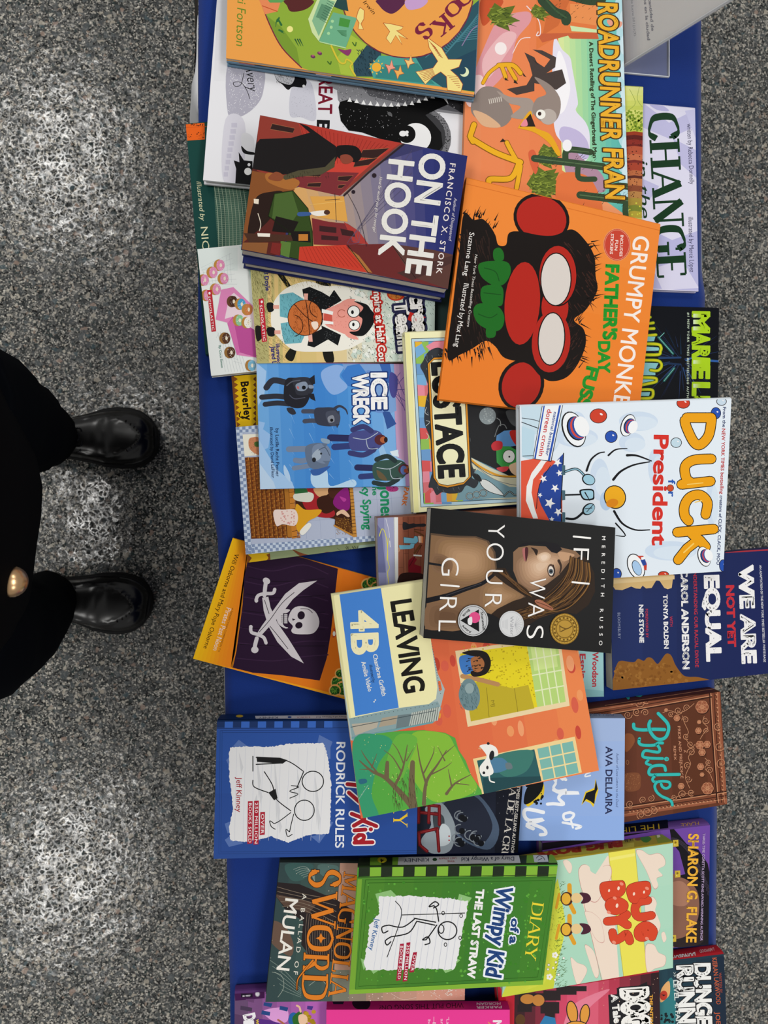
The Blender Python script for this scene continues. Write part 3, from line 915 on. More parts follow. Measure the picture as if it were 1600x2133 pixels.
# ================================================================== printed covers
def art_green(a):
    a.view(370, 230, 2.54)
    a.P('3f5f52', [190, 385, 380, 400, 360, 725, 215, 725, 204, 600]); a.P('587a68', [250, 390, 330, 400, 345, 725, 262, 725])
    for k in range(9):
        x = 196 + k * 19
        a.S('b9c8ae', 2.2, [x - 4, 385, x + 12, 500, x + 20, 620, x + 22, 726])
    for k in range(30):
        y = 392 + k * 11.5; a.S('9db59d', 1.1, [192 + k * .8, y, 260, y + 5, 365, y - 4])
    a.T('dcdcb4', 'illustrated by', 100, 376, 122, 586, 26, shear=.25)
    a.T('dcdcb4', 'NICHOLAS', 122, 618, 150, 960, 38)
    a.view(370, 0, 2.5)
    a.P('e8641e', [30, 640, 140, 640, 142, 726, 40, 733]); a.P('c9501a', [30, 662, 150, 658, 150, 661, 30, 665])
    a.dots('2b1a12', 26, 45, 645, 140, 655, 1, 4, 3); a.dots('7a3210', 22, 100, 690, 140, 722, 1, 4, 4); a.dots('7a3210', 8, 55, 698, 75, 715, 1, 4, 5)
    a.view(0, 0, 1); a.S('5f8a78', 1.5, [900, 640, 925, 668, 940, 690]); a.P('3a4f4c', [880, 600, 960, 590, 960, 700, 890, 700])

def art_snow(a):
    a.view(370, 0, 2.5)
    a.G(['cfcfd4', 'e8e8ec'], [205, 0, 300, 0, 300, 420, 190, 420], 8)
    z1 = [268, 320, 440, 345, 445, 480, 400, 560, 320, 610, 262, 590]
    a.P('b2b0bf', z1, 1); a.dots('f2f2f6', 420, 260, 320, 450, 610, .8, 2.6, 5, z1)
    z2 = [590, 470, 640, 420, 700, 440, 720, 620, 640, 610, 585, 600]
    a.P('cfcfdb', z2, 1); a.dots('a9a7b4', 130, 585, 430, 720, 620, .8, 2.2, 6, z2)
    a.P('d6d4df', [250, 620, 350, 640, 330, 940, 235, 930], 1)
    for k in range(9): a.R('c5c2d2', 240 + (8 - k) * 5, 640 + k * 32, 262 + (8 - k) * 6, 664 + k * 32)
    a.P('17171a', [505, 368, 560, 372, 640, 385, 672, 425, 655, 455, 600, 452, 575, 468, 545, 440, 515, 415], 1)
    a.P('c9c9cf', [510, 375, 580, 378, 610, 400, 590, 440, 540, 430, 515, 410], 1); a.lines('3a3a3e', 2, 60, 515, 380, 600, 435, 5, 9, 3)
    a.E('e6e6e8', 657, 448, 7)
    a.T('1a1a1c', 'T Avery', 345, 300, 372, 482, 52, shear=.3, bold=-.006)
    a.S('1a1a1c', 3, [345, 380, 330, 440, 300, 450, 292, 430, 330, 430, 360, 470, 376, 515])
    m_ = [700, 405, 860, 420, 1000, 430, 1200, 455, 1500, 490, 1500, 600, 1150, 560, 860, 560, 835, 520, 830, 470]
    a.P('8f8f94', m_); a.P('5e5e63', [950, 440, 1500, 490, 1500, 590, 1200, 545, 1000, 500], 0); a.P('2b2b2e', [1180, 452, 1500, 490, 1500, 600, 1330, 500]);
    a.dots('d8d8dc', 260, 830, 420, 1500, 560, .8, 2.8, 8, m_); a.dots('26262a', 140, 840, 420, 1480, 540, 1, 3, 9, m_)
    a.E('7a7a7e', 1250, 720, 175, 165); a.E('3c3c3f', 1245, 715, 150, 140)
    for k in range(60):
        t = k * .105; a.dots('2a2a2c', 6, 1240 + 165 * math.cos(t) - 14, 715 + 150 * math.sin(t) - 14, 1240 + 165 * math.cos(t) + 14, 715 + 150 * math.sin(t) + 14, 1, 4, k)
    a.P('0a0a0b', [838, 560, 846, 532, 895, 517, 960, 548, 1100, 557, 1200, 548, 1290, 518, 1345, 504, 1400, 520, 1408, 545, 1340, 575, 1290, 600, 1330, 640, 1372, 690, 1380, 760, 1350, 800, 1200, 800, 1100, 740, 960, 690, 890, 680, 850, 630])
    for k in range(14):
        x = 895 + k * 36; y = 524 + 26 * math.sin(math.pi * min(1, (x - 895) / 420)) - (max(0, x - 1220) * .16)
        a.P('f4f4f4', [x - 11, y + 6, x + 2, y - 16, x + 13, y + 8])
    a.P('ececee', [1300, 488, 1390, 478, 1410, 545, 1385, 515, 1330, 500])
    a.dots('c9c9cc', 70, 850, 560, 1180, 720, .8, 2.4, 12); a.E('5e5e60', 1105, 595, 14, 9, 40)
    a.E('f6f6f7', 1240, 718, 80, 76); a.E('0a0a0b', 1193, 700, 46, 46); a.E('f6f6f7', 1173, 697, 19, 15); a.E('f6f6f7', 1194, 690, 9); a.E('f6f6f7', 1196, 705, 6)
    a.T('7c1a30', 'GREAT', 739, 338, 733, 590, 72, bold=.02)
    a.T('18181a', 'B', 728, 628, 726, 690, 64, bold=.03)
    a.P('141416', [300, 960, 305, 880, 292, 835, 322, 845, 318, 792, 345, 835, 390, 840, 390, 980]); a.E('f0f0f0', 366, 893, 19); a.E('e9e9ec', 372, 858, 8)
    a.P('d9d9de', [330, 720, 350, 690, 395, 720, 395, 800, 345, 780], 1); a.P('151517', [332, 760, 360, 785, 400, 795, 400, 806, 345, 798], 1)

def art_pirate(a):
    a.view(390, 1100, 3.137)
    a.G(['f6c21a', 'f2ac18', 'ec8f1c', 'e87f1e'], [298, 62, 38, 855, 300, 915, 420, 90], 10)
    a.G(['e8861c', 'e2701c'], [400, 90, 300, 920, 1200, 1140, 1400, 370], 8)
    a.P('f3b25e', [640, 210, 760, 215, 900, 245, 740, 236])
    f_ = [415, 105, 660, 165, 985, 265, 968, 420, 938, 690, 912, 850, 866, 996, 620, 962, 430, 945, 298, 912, 322, 800, 362, 500, 372, 330]
    a.P('a8680f', [405, 105, 398, 105, 360, 500, 318, 800, 285, 905, 298, 915]); a.P('2a1630', f_)
    for k in range(7): a.S('3d2544', 9, [390 - k * 6, 250 + k * 105, 560, 290 + k * 100, 760, 230 + k * 115, 930, 290 + k * 95], inside_=None) if False else a.S('39223f', 7, [395 - k * 12, 250 + k * 100, 560, 280 + k * 98, 760, 240 + k * 100, 920, 300 + k * 88])
    for k in range(5): a.S('1d0f22', 5, [400 - k * 14, 320 + k * 110, 600, 350 + k * 105, 900, 330 + k * 110])
    W_ = 'd3cdd2'; K_ = '221426'
    def sword(p, q, r, s, w=30):
        a.P(W_, [p[0], p[1], r[0], r[1], q[0], q[1], s[0], s[1]], 0)
    a.P(W_, [490, 455, 530, 448, 545, 520, 590, 620, 660, 720, 762, 884, 680, 840, 590, 745, 530, 640, 500, 540])
    a.P(W_, [455, 690, 490, 635, 560, 540, 640, 430, 730, 360, 850, 343, 760, 405, 690, 465, 610, 570, 540, 640, 480, 706])
    a.S(K_, 4, [470, 680, 540, 600, 620, 490, 700, 420]); a.S(K_, 4, [505, 470, 535, 560]); a.S(K_, 4, [540, 640, 590, 700, 660, 790])
    a.S(W_, 26, [515, 350, 508, 400, 505, 440], 1); a.E(W_, 518, 345, 25, 20, 30); a.S(W_, 22, [450, 470, 465, 440, 510, 428, 560, 425, 572, 400]); a.E(W_, 452, 475, 12)
    a.S(W_, 26, [455, 720, 445, 760, 440, 790], 1); a.E(W_, 442, 795, 24, 22); a.S(W_, 22, [415, 645, 420, 680, 460, 695, 500, 715, 515, 750]); a.E(W_, 416, 645, 12)
    a.P(W_, [660, 600, 680, 540, 720, 512, 780, 515, 835, 545, 862, 600, 855, 650, 820, 688, 760, 694, 700, 690, 680, 670, 690, 640], 1)
    a.P(W_, [585, 590, 600, 545, 640, 530, 672, 535, 650, 555, 625, 560, 615, 600, 635, 640, 660, 650, 640, 655, 600, 630], 1)
    a.R(W_, 612, 562, 655, 622); a.R(K_, 628, 560, 634, 622); [a.R(K_, 612, 572 + 13 * k, 655, 575 + 13 * k) for k in range(4)]
    a.E(K_, 745, 570, 24, 27, 10); a.E(K_, 730, 635, 24, 21, -20); a.P(K_, [685, 590, 708, 596, 690, 606]); a.S(K_, 4, [740, 527, 790, 530, 820, 555])
    for cx, cy, r in ((985, 1010, 40), (1020, 1050, 45), (965, 1060, 32), (1000, 950, 28), (1180, 370, 36), (1210, 350, 30), (1235, 385, 28)):
        a.E('f0b060', cx, cy, r + 8, r + 8); a.E('2f6a26', cx, cy, r, r * .9); a.dots('6fa03a', 22, cx - r * .7, cy - r * .7, cx + r * .7, cy + r * .7, 3, 7, int(cx)); a.dots('1a3f18', 18, cx - r * .8, cy - r * .8, cx + r * .8, cy + r * .8, 3, 6, int(cy))
    a.S('c8502a', 14, [960, 660, 975, 690, 955, 710]); a.E('f2efe6', 960, 690, 9, 16)
    a.T('33220a', 'Will Osborne and Mary Pope Osborne', 311, 165, 106, 783, 30, bold=.004)
    a.T('5a2f0a', 'A NONFICTION COMPANION TO', 292, 520, 200, 808, 12)
    a.T('f8dcc8', 'Pirates Past Noon', 258, 518, 168, 795, 33, bold=.01)

def art_yellow(a):
    a.view(460, 740, 3.636)
    a.P('8f9c74', [75, 150, 1500, 30, 1600, 1400, 200, 1600]); a.P('7a4a1e', [70, 150, 115, 150, 220, 1600, 180, 1600])
    z = [102, 158, 300, 155, 300, 540, 120, 545]
    for k in range(9): z += [138 if k % 2 else 106, 545 - k * 43]
    a.P('e6ba14', [98, 150, 300, 148, 320, 542, 118, 545])
    for k in range(9): a.P('8a4f1c', [96 + k * 3, 160 + k * 43, 130 + k * 2.5, 180 + k * 43, 98 + k * 3, 203 + k * 43]); a.P('6a3d18', [266, 160 + k * 43, 244, 180 + k * 43, 268, 203 + k * 43])
    a.T('1c140a', 'Beverley', 152, 205, 180, 492, 58, bold=.035, space=1.1)
    a.S('1c140a', 8, [150, 430, 140, 460, 170, 480])
    a.P('d9b01c', [192, 1500, 365, 1500, 375, 1570, 200, 1580]); a.P('7a451c', [185, 1500, 195, 1500, 235, 1535, 205, 1580, 190, 1580]); a.P('7a451c', [372, 1500, 345, 1510, 362, 1535, 345, 1555, 378, 1570])
    a.P('7d4426', [540, 1470, 620, 1500, 720, 1520, 800, 1490, 860, 1500, 760, 1535, 640, 1540], 1)
    a.lines('3a3f30', 4, 70, 940, 1440, 1060, 1520, 10, 26, 4); a.P('a5bdae', [1050, 1440, 1250, 1420, 1250, 1560, 1000, 1540]); a.S('5f6a4e', 3, [560, 1490, 640, 1545, 760, 1555]); a.S('5f6a4e', 3, [880, 1460, 940, 1500, 1000, 1500])

def art_basket(a):
    a.view(460, 740, 3.636)
    L_, D_ = 'cbd8ea', '8496b8'
    a.P(L_, [100, 540, 1450, 400, 1500, 1380, 190, 1510])
    # checkered border along the tail and the fore edge
    for r in range(45):
        for c in (0, 1, 2):
            if (r + c) % 2 == 0:
                t = r / 41.5; x = 116 + 72 * t + c * 23; y = 540 + t * 955; a.R(D_, x, y, x + 23, y + 23)
    for c in range(60):
        for r in (0, 1, 2):
            if (r + c) % 2 == 0:
                x = 190 + c * 22.6; y = 1434 - c * 2.25 + r * 23; a.R(D_, x, y, x + 22.6, y + 23)
    for c in range(12):
        for r in (0, 1):
            if (r + c) % 2 == 0: a.R(D_, 118 + c * 23, 541 - c * 1.2 + r * 23, 141 + c * 23, 564 - c * 1.2 + r * 23)
    a.P('b6bfd6', [165, 590, 1440, 480, 1460, 1345, 232, 1432])
    for k in range(7): a.S('9aa4c2', 2, [600 + k * 110, 560, 650 + k * 110, 1390], 0)
    for k in range(5): a.S('9aa4c2', 2, [220, 1290 - k * 120, 1400, 1195 - k * 120], 0)
    a.P('f2efdf', [165, 600, 300, 595, 310, 755, 180, 765]); a.P('d08a62', [212, 640, 240, 622, 290, 630, 300, 750, 250, 738, 215, 700], 1); a.P('4c6a34', [255, 660, 290, 655, 290, 690, 260, 690], 1); a.lines('7a4a30', 2, 40, 215, 625, 290, 750, 6, 8, 2)
    b_ = [182, 775, 545, 760, 560, 1380, 230, 1390]
    a.P('6a3818', b_)
    for r in range(36):
        for c in range(11):
            x = 188 + r * 1.35 + c * 34; y = 776 + r * 17
            if (r + c) % 2: a.R('b06a2a', x, y, x + 27, y + 6); a.R('8a4c1e', x, y + 8, x + 27, y + 13)
            else: a.R('9a5a22', x + 9, y - 4, x + 16, y + 16); a.R('c98a3c', x + 20, y - 4, x + 25, y + 16)
    a.P('b0722a', [480, 1010, 512, 1010, 545, 1380, 505, 1375])
    a.P('3d1f10', [555, 1005, 985, 1005, 1000, 1370, 860, 1240, 640, 1190, 575, 1180])
    a.P('c77f30', [515, 1000, 552, 1000, 580, 1380, 540, 1390])
    for k in range(9): a.S('5a3214', 4, [518 + k * 3, 1040 + k * 42, 560 + k * 3, 1034 + k * 42], 0)
    a.P('a8242c', [640, 1005, 720, 1005, 740, 1060, 860, 1180, 830, 1230, 700, 1210, 620, 1120], 1)
    a.P('d9a878', [705, 1005, 840, 1005, 800, 1060, 740, 1070], 1)
    a.P('3a1c12', [730, 1090, 800, 1060, 870, 1090, 880, 1150, 800, 1200, 740, 1160], 1); a.P('4a2618', [820, 1005, 950, 1005, 900, 1080, 830, 1075], 1)
    a.P('8a1f7a', [880, 1050, 960, 1005, 975, 1160, 900, 1170, 850, 1120], 1); a.P('b8409a', [900, 1070, 950, 1090, 930, 1110], 1)
    a.P('e0a324', [570, 1130, 640, 1170, 760, 1170, 730, 1220, 660, 1260, 600, 1340, 570, 1290], 1); a.P('f0efe8', [600, 1330, 660, 1270, 685, 1290, 640, 1350, 610, 1360], 1)
    a.P('dcdccf', [550, 1060, 610, 1030, 700, 1050, 680, 1110, 570, 1100], 1); a.P('2f6a3a', [560, 1010, 650, 1010, 660, 1040, 560, 1050])
    a.P('f0dcd4', [400, 1180, 480, 1170, 560, 1170, 585, 1230, 560, 1290, 470, 1280, 420, 1290], 1); a.dots('d89a94', 26, 420, 1180, 570, 1280, 5, 8, 3)
    a.P('e8c0a0', [880, 1190, 930, 1170, 975, 1215, 960, 1225, 915, 1200, 880, 1215], 1)
    a.P('5a3416', [868, 1225, 960, 1240, 1030, 1370, 1000, 1372, 862, 1290]); a.dots('a87a34', 120, 875, 1230, 1000, 1360, 2, 4, 8)
    a.P('c58a3a', [975, 1005, 1000, 1005, 1030, 1375, 1000, 1375])
    for k in range(14): a.S('4a2a12', 4, [974 + k * 1.8, 1015 + k * 26, 1003 + k * 1.8, 1012 + k * 26], 0)
    a.S('c58a3a', 12, [860, 1290, 1010, 1372], 0)
    G_ = '1f9464'
    a.T(G_, 'cky Spying', 1068, 950, 1085, 1320, 62, bold=.03)
    a.T(G_, 'Some', 1145, 900, 1150, 1060, 40, bold=.03)
    a.T(G_, 'B. Jones', 1205, 880, 1215, 1240, 92, bold=.03)
    a.P('b03a80', [1250, 1000, 1300, 985, 1345, 1005, 1330, 1030, 1270, 1030], 1); a.dots('5a1440', 8, 1270, 1000, 1330, 1022, 2, 4, 2)
    a.T('e0762a', 'PARK', 1392, 1000, 1370, 1138, 34, bold=.03)

def donut(a, x, y, c, cake='c08a44', s=1.0, spr='f7f2f4'):
    a.E(cake, x - 9 * s, y, 33 * s, 38 * s); a.E(c, x + 3 * s, y, 27 * s, 36 * s); a.E('efe3cc', x + 5 * s, y, 8 * s, 13 * s)
    a.dots(spr, 14, x - 20 * s, y - 30 * s, x + 24 * s, y + 30 * s, 1.4, 2.6, int(x + y))

def art_donut(a):
    a.view(390, 500, 3.137)
    a.P('d3e9e0', [340, 40, 900, 0, 980, 700, 460, 420, 400, 200]); a.P('e3ece9', [64, 62, 200, 50, 330, 50, 330, 200, 90, 200], 0)
    for k in range(9): a.S('c3c9cd', 1.5, [100 + k * 22, 190 - k * 13, 130 + k * 20, 300 - k * 3], 0)
    for k in range(7): a.S('c3c9cd', 1.5, [92 + k * 5, 180 + k * 18, 290 + k * 6, 85 + k * 34], 0)
    for k in range(8): a.S('b9c0c4', 1.5, [205 + k * 14, 610 + k * 26, 190 + k * 24, 640 + k * 24], 0); a.S('b9c0c4', 1.5, [200 + k * 16, 600, 250 + k * 20, 860], 0)
    for x, y in ((215, 165), (168, 212), (240, 252), (112, 262), (190, 322), (132, 362)): donut(a, x, y, 'e28fb8')
    a.P('e58cc0', [222, 325, 302, 308, 440, 440, 462, 770, 325, 752, 262, 540, 186, 520]); a.P('f2dbe6', [275, 372, 305, 345, 440, 460, 440, 590, 300, 500, 245, 516]); a.P('c2549c', [268, 540, 300, 500, 460, 600, 462, 770, 345, 735])
    a.P('d970b0', [300, 510, 345, 735, 325, 752, 262, 545])
    donut(a, 300, 402, '4a2c20', '6a4430'); donut(a, 352, 420, '4fa5cf'); donut(a, 398, 455, 'cf7f4a', spr='e2a878'); donut(a, 340, 525, '8fc89a'); donut(a, 396, 540, 'f3efe8', spr='8a6a5a')
    donut(a, 252, 642, '5a3a26', '9a6f3a'); donut(a, 284, 735, '5a3a26', '9a6f3a'); donut(a, 420, 820, '7ab4cf', 'b08040')
    a.P('c22c3a', [130, 328, 160, 325, 189, 596, 159, 600]); a.T('f8f4f4', 'SCHOLASTIC', 137, 368, 164, 590, 14, bold=.01, space=1.15)
    a.E('f8f4f4', 146, 348, 7, 9)
    a.T('4a8a7a', 'By Coco Simon', 206, 690, 222, 835, 15, bold=.01)

def art_vampire(a):
    a.view(390, 500, 3.137)
    a.G(['b5b27a', 'd8c07a', 'e6c98a', 'dfe0d0', 'cfe0d4', 'bcd0c8'], [400, 0, 450, 810, 1640, 810, 1640, 0], 12)
    for k in range(5): a.P('e8c884', [520 + k * 45, 60, 545 + k * 45, 60, 560 + k * 45, 800, 535 + k * 45, 800])
    a.lines('5c5a30', 2.4, 260, 415, 150, 560, 460, 8, 26, 3); a.lines('6b5a2c', 2.2, 300, 440, 460, 640, 790, 16, 14, 5)
    for z in ([560, 180, 600, 190, 690, 320, 670, 330], [840, 250, 930, 270, 930, 330, 870, 330], [450, 560, 520, 590, 470, 660, 450, 640], [640, 760, 690, 690, 720, 690, 690, 790], [880, 660, 930, 660, 960, 790, 900, 790]):
        a.P('1e1d18', z, 1)
    a.P('f4f1e6', [560, 420, 640, 320, 780, 270, 900, 300, 1000, 300, 1100, 330, 1220, 400, 1260, 500, 1240, 600, 1120, 680, 1020, 720, 860, 730, 700, 720, 600, 640, 550, 560], 1)
    a.dots('c8d8cc', 60, 1060, 310, 1400, 790, 14, 26, 4); a.dots('eef2ea', 60, 1060, 310, 1420, 790, 10, 20, 14); a.lines('2f4440', 2.6, 420, 1050, 280, 1640, 800, 12, 16, 6); a.dots('26302e', 90, 1060, 300, 1420, 790, 2, 4, 7)
    a.lines('a08a3c', 2, 200, 600, 200, 1000, 300, 10, 20, 16)
    a.P('6fb3c0', [604, 356, 690, 342, 760, 385, 770, 470, 650, 510, 606, 500]); a.P('6fb3c0', [610, 545, 740, 520, 770, 620, 745, 672, 640, 680, 625, 640]); a.lines('2f6670', 2.4, 70, 610, 350, 750, 500, 4, 18, 2); a.lines('2f6670', 2.4, 70, 615, 540, 745, 670, 4, 18, 12)
    a.P('16181a', [752, 322, 800, 306, 880, 340, 930, 370, 960, 325, 1010, 395, 900, 460, 880, 560, 1005, 620, 985, 690, 920, 650, 830, 702, 785, 690, 800, 620, 880, 580, 860, 440, 760, 370])
    a.dots('8a8e92', 60, 800, 330, 980, 440, .8, 2, 9); a.dots('8a8e92', 50, 880, 590, 990, 690, .8, 2, 19)
    a.P('f0b0a0', [762, 350, 790, 350, 785, 420, 768, 420]); a.P('f0b0a0', [788, 610, 815, 605, 820, 665, 795, 665])
    a.P('ef9f92', [890, 470, 960, 430, 1060, 395, 1150, 430, 1190, 510, 1150, 590, 1060, 620, 970, 590, 900, 550], 1)
    a.P('ef9f92', [1005, 410, 1050, 385, 1100, 390, 1060, 412], 1); a.P('ef9f92', [1030, 610, 1080, 610, 1120, 650, 1060, 640], 1)
    a.P('17181a', [1090, 400, 1170, 420, 1200, 455, 1225, 490, 1215, 550, 1160, 620, 1100, 625, 1060, 600, 1120, 590, 1145, 520, 1120, 490, 1150, 440], 1)
    a.dots('d8786c', 60, 900, 420, 1120, 600, 1.5, 3, 22)
    a.P('d05a4c', [895, 480, 945, 480, 950, 560, 890, 545]); a.P('f4f4f0', [880, 450, 955, 468, 950, 490, 880, 475]); a.P('f4f4f0', [885, 525, 955, 535, 955, 552, 890, 548])
    a.E('17181a', 1088, 468, 42, 40); a.E('f6f6f2', 1088, 468, 37, 35); a.E('17181a', 1080, 472, 9, 13); a.E('17181a', 1092, 556, 38, 34); a.E('f6f6f2', 1092, 556, 33, 30); a.E('17181a', 1086, 552, 8, 12)
    a.EO('a8503c', 4, 1010, 480, 26, 24, 0, 40, 320)
    a.E('2a1610', 770, 508, 114, 118); a.E('c96f38', 770, 508, 110, 114); a.lines('7a3414', 2.2, 300, 690, 420, 850, 600, 6, 12, 4)
    a.S('2a1610', 5, [700, 420, 775, 500, 860, 560]); a.S('2a1610', 5, [775, 395, 790, 500, 800, 620]); a.EO('2a1610', 5, 690, 560, 66, 70, 0, -80, 80); a.EO('2a1610', 5, 860, 440, 60, 66, 0, 100, 260)
    a.P('f4e0d0', [810, 540, 850, 535, 855, 570, 830, 585], 1)
    a.P('17181a', [520, 415, 560, 412, 565, 460, 530, 470], 1); a.P('17181a', [522, 575, 570, 575, 570, 625, 530, 625], 1); a.R('e8a898', 562, 425, 600, 450); a.R('e8a898', 570, 590, 610, 615)
    a.T('f5efe8', 'Vampire at Half Court', 1212, 250, 1258, 850, 46, bold=.03, out='c0281f', outb=.16)
    a.E('c23a1f', 1365, 352, 60, 46); a.E('d07a34', 1362, 352, 46, 36); a.S('3a1a10', 3, [1320, 340, 1365, 352, 1410, 362]); a.S('3a1a10', 3, [1365, 316, 1365, 388]); a.lines('5a2a14', 2, 60, 1325, 325, 1400, 380, 5, 8, 3)
    a.T('f3f1ee', 'Team', 1356, 405, 1385, 720, 92, bold=.06, out='2a2b4c', outb=.12); a.T('f3f1ee', 'cream', 1458, 362, 1490, 720, 100, bold=.06, out='2a2b4c', outb=.12)
    a.P('c8281f', [1455, 470, 1560, 505, 1480, 540, 1440, 520]); a.T('f3f1ee', 'cream', 1460, 362, 1492, 720, 98, bold=.05)
    a.T('2b2a78', 'by Bill Doyle', 494, 130, 514, 332, 28, bold=.03)
    a.T('2b2a78', 'Illustrated by', 580, 680, 592, 850, 24, bold=.03); a.T('2b2a78', 'Jared Lee', 546, 695, 560, 850, 30, bold=.03)
    a.P('c4283a', [466, 385, 499, 382, 522, 662, 489, 668]); a.T('f8f4f4', 'SCHOLASTIC', 474, 425, 497, 658, 16, bold=.01, space=1.1); a.E('f8f4f4', 487, 404, 7, 9)

def art_hook2(a):
    a.view(0, 0, 1); a.P('252c63', [500, 500, 950, 580, 930, 640, 490, 570])

def art_hook(a):
    a.view(370, 230, 2.54)
    a.G(['d8a45e', 'd0a26c', 'b09684', '93868c', '76708c', '524f7e', '2f3572', '262c68', '252b66'], [560, 430, 720, 900, 1560, 1060, 1580, 120], 18)
    a.G(['5a2622', '5a2622'], [330, 800, 430, 20, 640, 60, 560, 760], 2)
    a.P('8f3a30', [425, 20, 1200, 172, 1140, 210, 860, 452, 640, 400, 420, 320]); a.P('b03a30', [640, 66, 1180, 172, 1120, 215, 960, 330, 700, 270]); a.P('c64236', [760, 260, 1010, 250, 1100, 220, 870, 420, 700, 360]); a.P('7a2f34', [600, 320, 960, 330, 860, 452, 640, 405])
    for k in range(22): a.S('7a211e', 1.6, [650 + k * 22, 78 + k * 5, 720 + k * 14, 300 - k * 2], 0)
    for q in ([500, 70, 620, 95, 610, 120, 490, 100], [980, 210, 1120, 200, 1050, 255, 960, 250], [940, 270, 1060, 250, 1010, 290, 930, 300], [670, 330, 760, 330, 755, 350, 665, 348], [850, 350, 930, 345, 900, 375, 848, 372], [690, 385, 760, 382, 755, 405, 685, 404], [850, 395, 890, 392, 870, 412, 848, 412]):
        a.P('33201f', q); a.O('a86a48', 2, q, 0)
    a.S('2d2326', 9, [1200, 176, 1010, 330, 880, 452], 0); a.S('6b5148', 3, [1190, 174, 1000, 330, 878, 445], 0)
    a.P('d9a04c', [700, 455, 880, 455, 900, 590, 740, 565]); a.S('3a2a2a', 3, [832, 440, 840, 590], 0); a.S('3a2a2a', 2.4, [780, 475, 860, 470], 0); a.S('e8c070', 2, [700, 500, 880, 480], 0)
    a.P('86502a', [370, 315, 560, 350, 620, 420, 560, 470, 420, 640, 345, 700]); a.P('a86a34', [480, 330, 640, 370, 600, 420, 480, 380], 1)
    a.P('2a1c18', [410, 470, 500, 430, 560, 440, 500, 560, 420, 640, 370, 660], 1)
    m_ = [380, 300, 400, 200, 432, 150, 600, 142, 690, 120, 640, 60, 600, 70, 680, 75, 740, 130, 830, 180, 850, 240, 820, 310, 700, 330, 560, 345, 440, 320]
    a.P('1d1a1b', [380, 305, 405, 190, 436, 152, 600, 146, 700, 118, 640, 66, 690, 85, 780, 150, 838, 190, 848, 240, 820, 300, 700, 325, 560, 340, 440, 318])
    a.P('4f4a36', [545, 350, 640, 318, 780, 300, 835, 245, 830, 300, 760, 340, 640, 352, 570, 368]); a.lines('2f2c20', 3, 26, 580, 315, 800, 350, 3, 14, 5)
    a.P('8a4a30', [480, 355, 520, 325, 560, 345, 545, 372, 500, 370], 1)
    a.P('1a1718', [840, 195, 880, 184, 940, 190, 970, 220, 968, 255, 940, 275, 900, 262, 850, 250], 1); a.P('8a4434', [862, 240, 905, 235, 930, 262, 905, 282, 870, 278], 1)
    t_ = [480, 560, 512, 440, 610, 425, 690, 520, 712, 640, 718, 760, 690, 800, 560, 770, 590, 640]
    a.P('34491f', t_); a.P('4a6430', [515, 445, 605, 430, 640, 540, 600, 600, 500, 570]); a.P('1d1816', [600, 640, 700, 640, 705, 700, 600, 690]); a.P('1d1816', [520, 560, 640, 590, 610, 650, 500, 640]); a.P('c07a34', [640, 655, 690, 655, 690, 690, 640, 690]); a.O('1a2210', 4, t_, 0); a.P('5a7a38', [545, 690, 600, 700, 590, 780, 545, 765])
    a.P('4a2f24', [350, 650, 600, 660, 610, 690, 380, 700]); a.P('8c5a34', [345, 700, 480, 700, 470, 760, 340, 735]); a.P('7a2a26', [500, 700, 550, 705, 540, 770, 490, 755]); a.P('e8dcc8', [403, 468, 430, 470, 428, 496, 404, 492]); a.P('efe8dc', [422, 650, 490, 652, 488, 670, 425, 668]); a.S('e8dcc8', 4, [425, 545, 440, 600, 432, 640])
    a.P('7a2c30', [710, 570, 800, 590, 900, 600, 960, 640, 1000, 705, 900, 715, 720, 710]); a.P('a83a34', [880, 590, 960, 640, 1010, 710, 930, 700]); a.P('c43c2c', [645, 722, 890, 712, 1010, 860, 640, 795]); a.P('6a2a2a', [890, 712, 1130, 706, 1250, 880, 1440, 950, 1010, 862]); a.P('5a3a34', [1130, 706, 1360, 740, 1480, 770, 1440, 950, 1240, 880]); a.P('4a302e', [1160, 860, 1480, 760, 1470, 800, 1240, 900])
    for k in range(14): a.S('92291f', 1.8, [660 + k * 18, 722, 690 + k * 24, 800 + k * 3], 0)
    a.P('a8703a', [905, 730, 960, 770, 1030, 860, 1000, 855]); a.S('2a1a1a', 4, [900, 715, 1010, 862], 0); a.S('2a1a1a', 3, [1130, 706, 1260, 890], 0)
    for q in ([750, 610, 840, 620, 840, 650, 750, 640], [860, 625, 930, 640, 940, 670, 870, 660], [760, 660, 850, 668, 850, 690, 760, 685]): a.P('3a2022', q)
    a.P('e8e2da', [700, 540, 780, 530, 800, 550, 740, 560], 1); a.E('4a3028', 790, 540, 16, 13); a.P('3a5a92', [640, 540, 700, 540, 700, 556, 640, 560], 1)
    for k in range(5): a.S('5a5470', 1.6, [1240, 210 + k * 40, 1000 - k * 22, 560 + k * 30, 960, 700], 1)
    a.S('262334', 2.4, [900, 440, 960, 560, 1000, 720]); a.E('2a2028', 1040, 345, 12); a.E('2a2028', 930, 432, 10)
    for c, b in (('e4e2dd', .03),):
        a.T(c, 'ON THE', 1290, 226, 1208, 856, 132, bold=b); a.T(c, 'HOOK', 1122, 262, 1066, 762, 130, bold=b)
    a.T('e9e0dd', 'FRANCISCO X. STORK', 1442, 280, 1368, 862, 30, bold=.012, space=1.25)
    a.T('d5cfd6', 'Author of Disappeared', 1464, 462, 1434, 690, 16, shear=.2)
    a.T('e3dcd8', 'How far would you go for revenge?', 1068, 352, 1032, 645, 17, shear=.25)

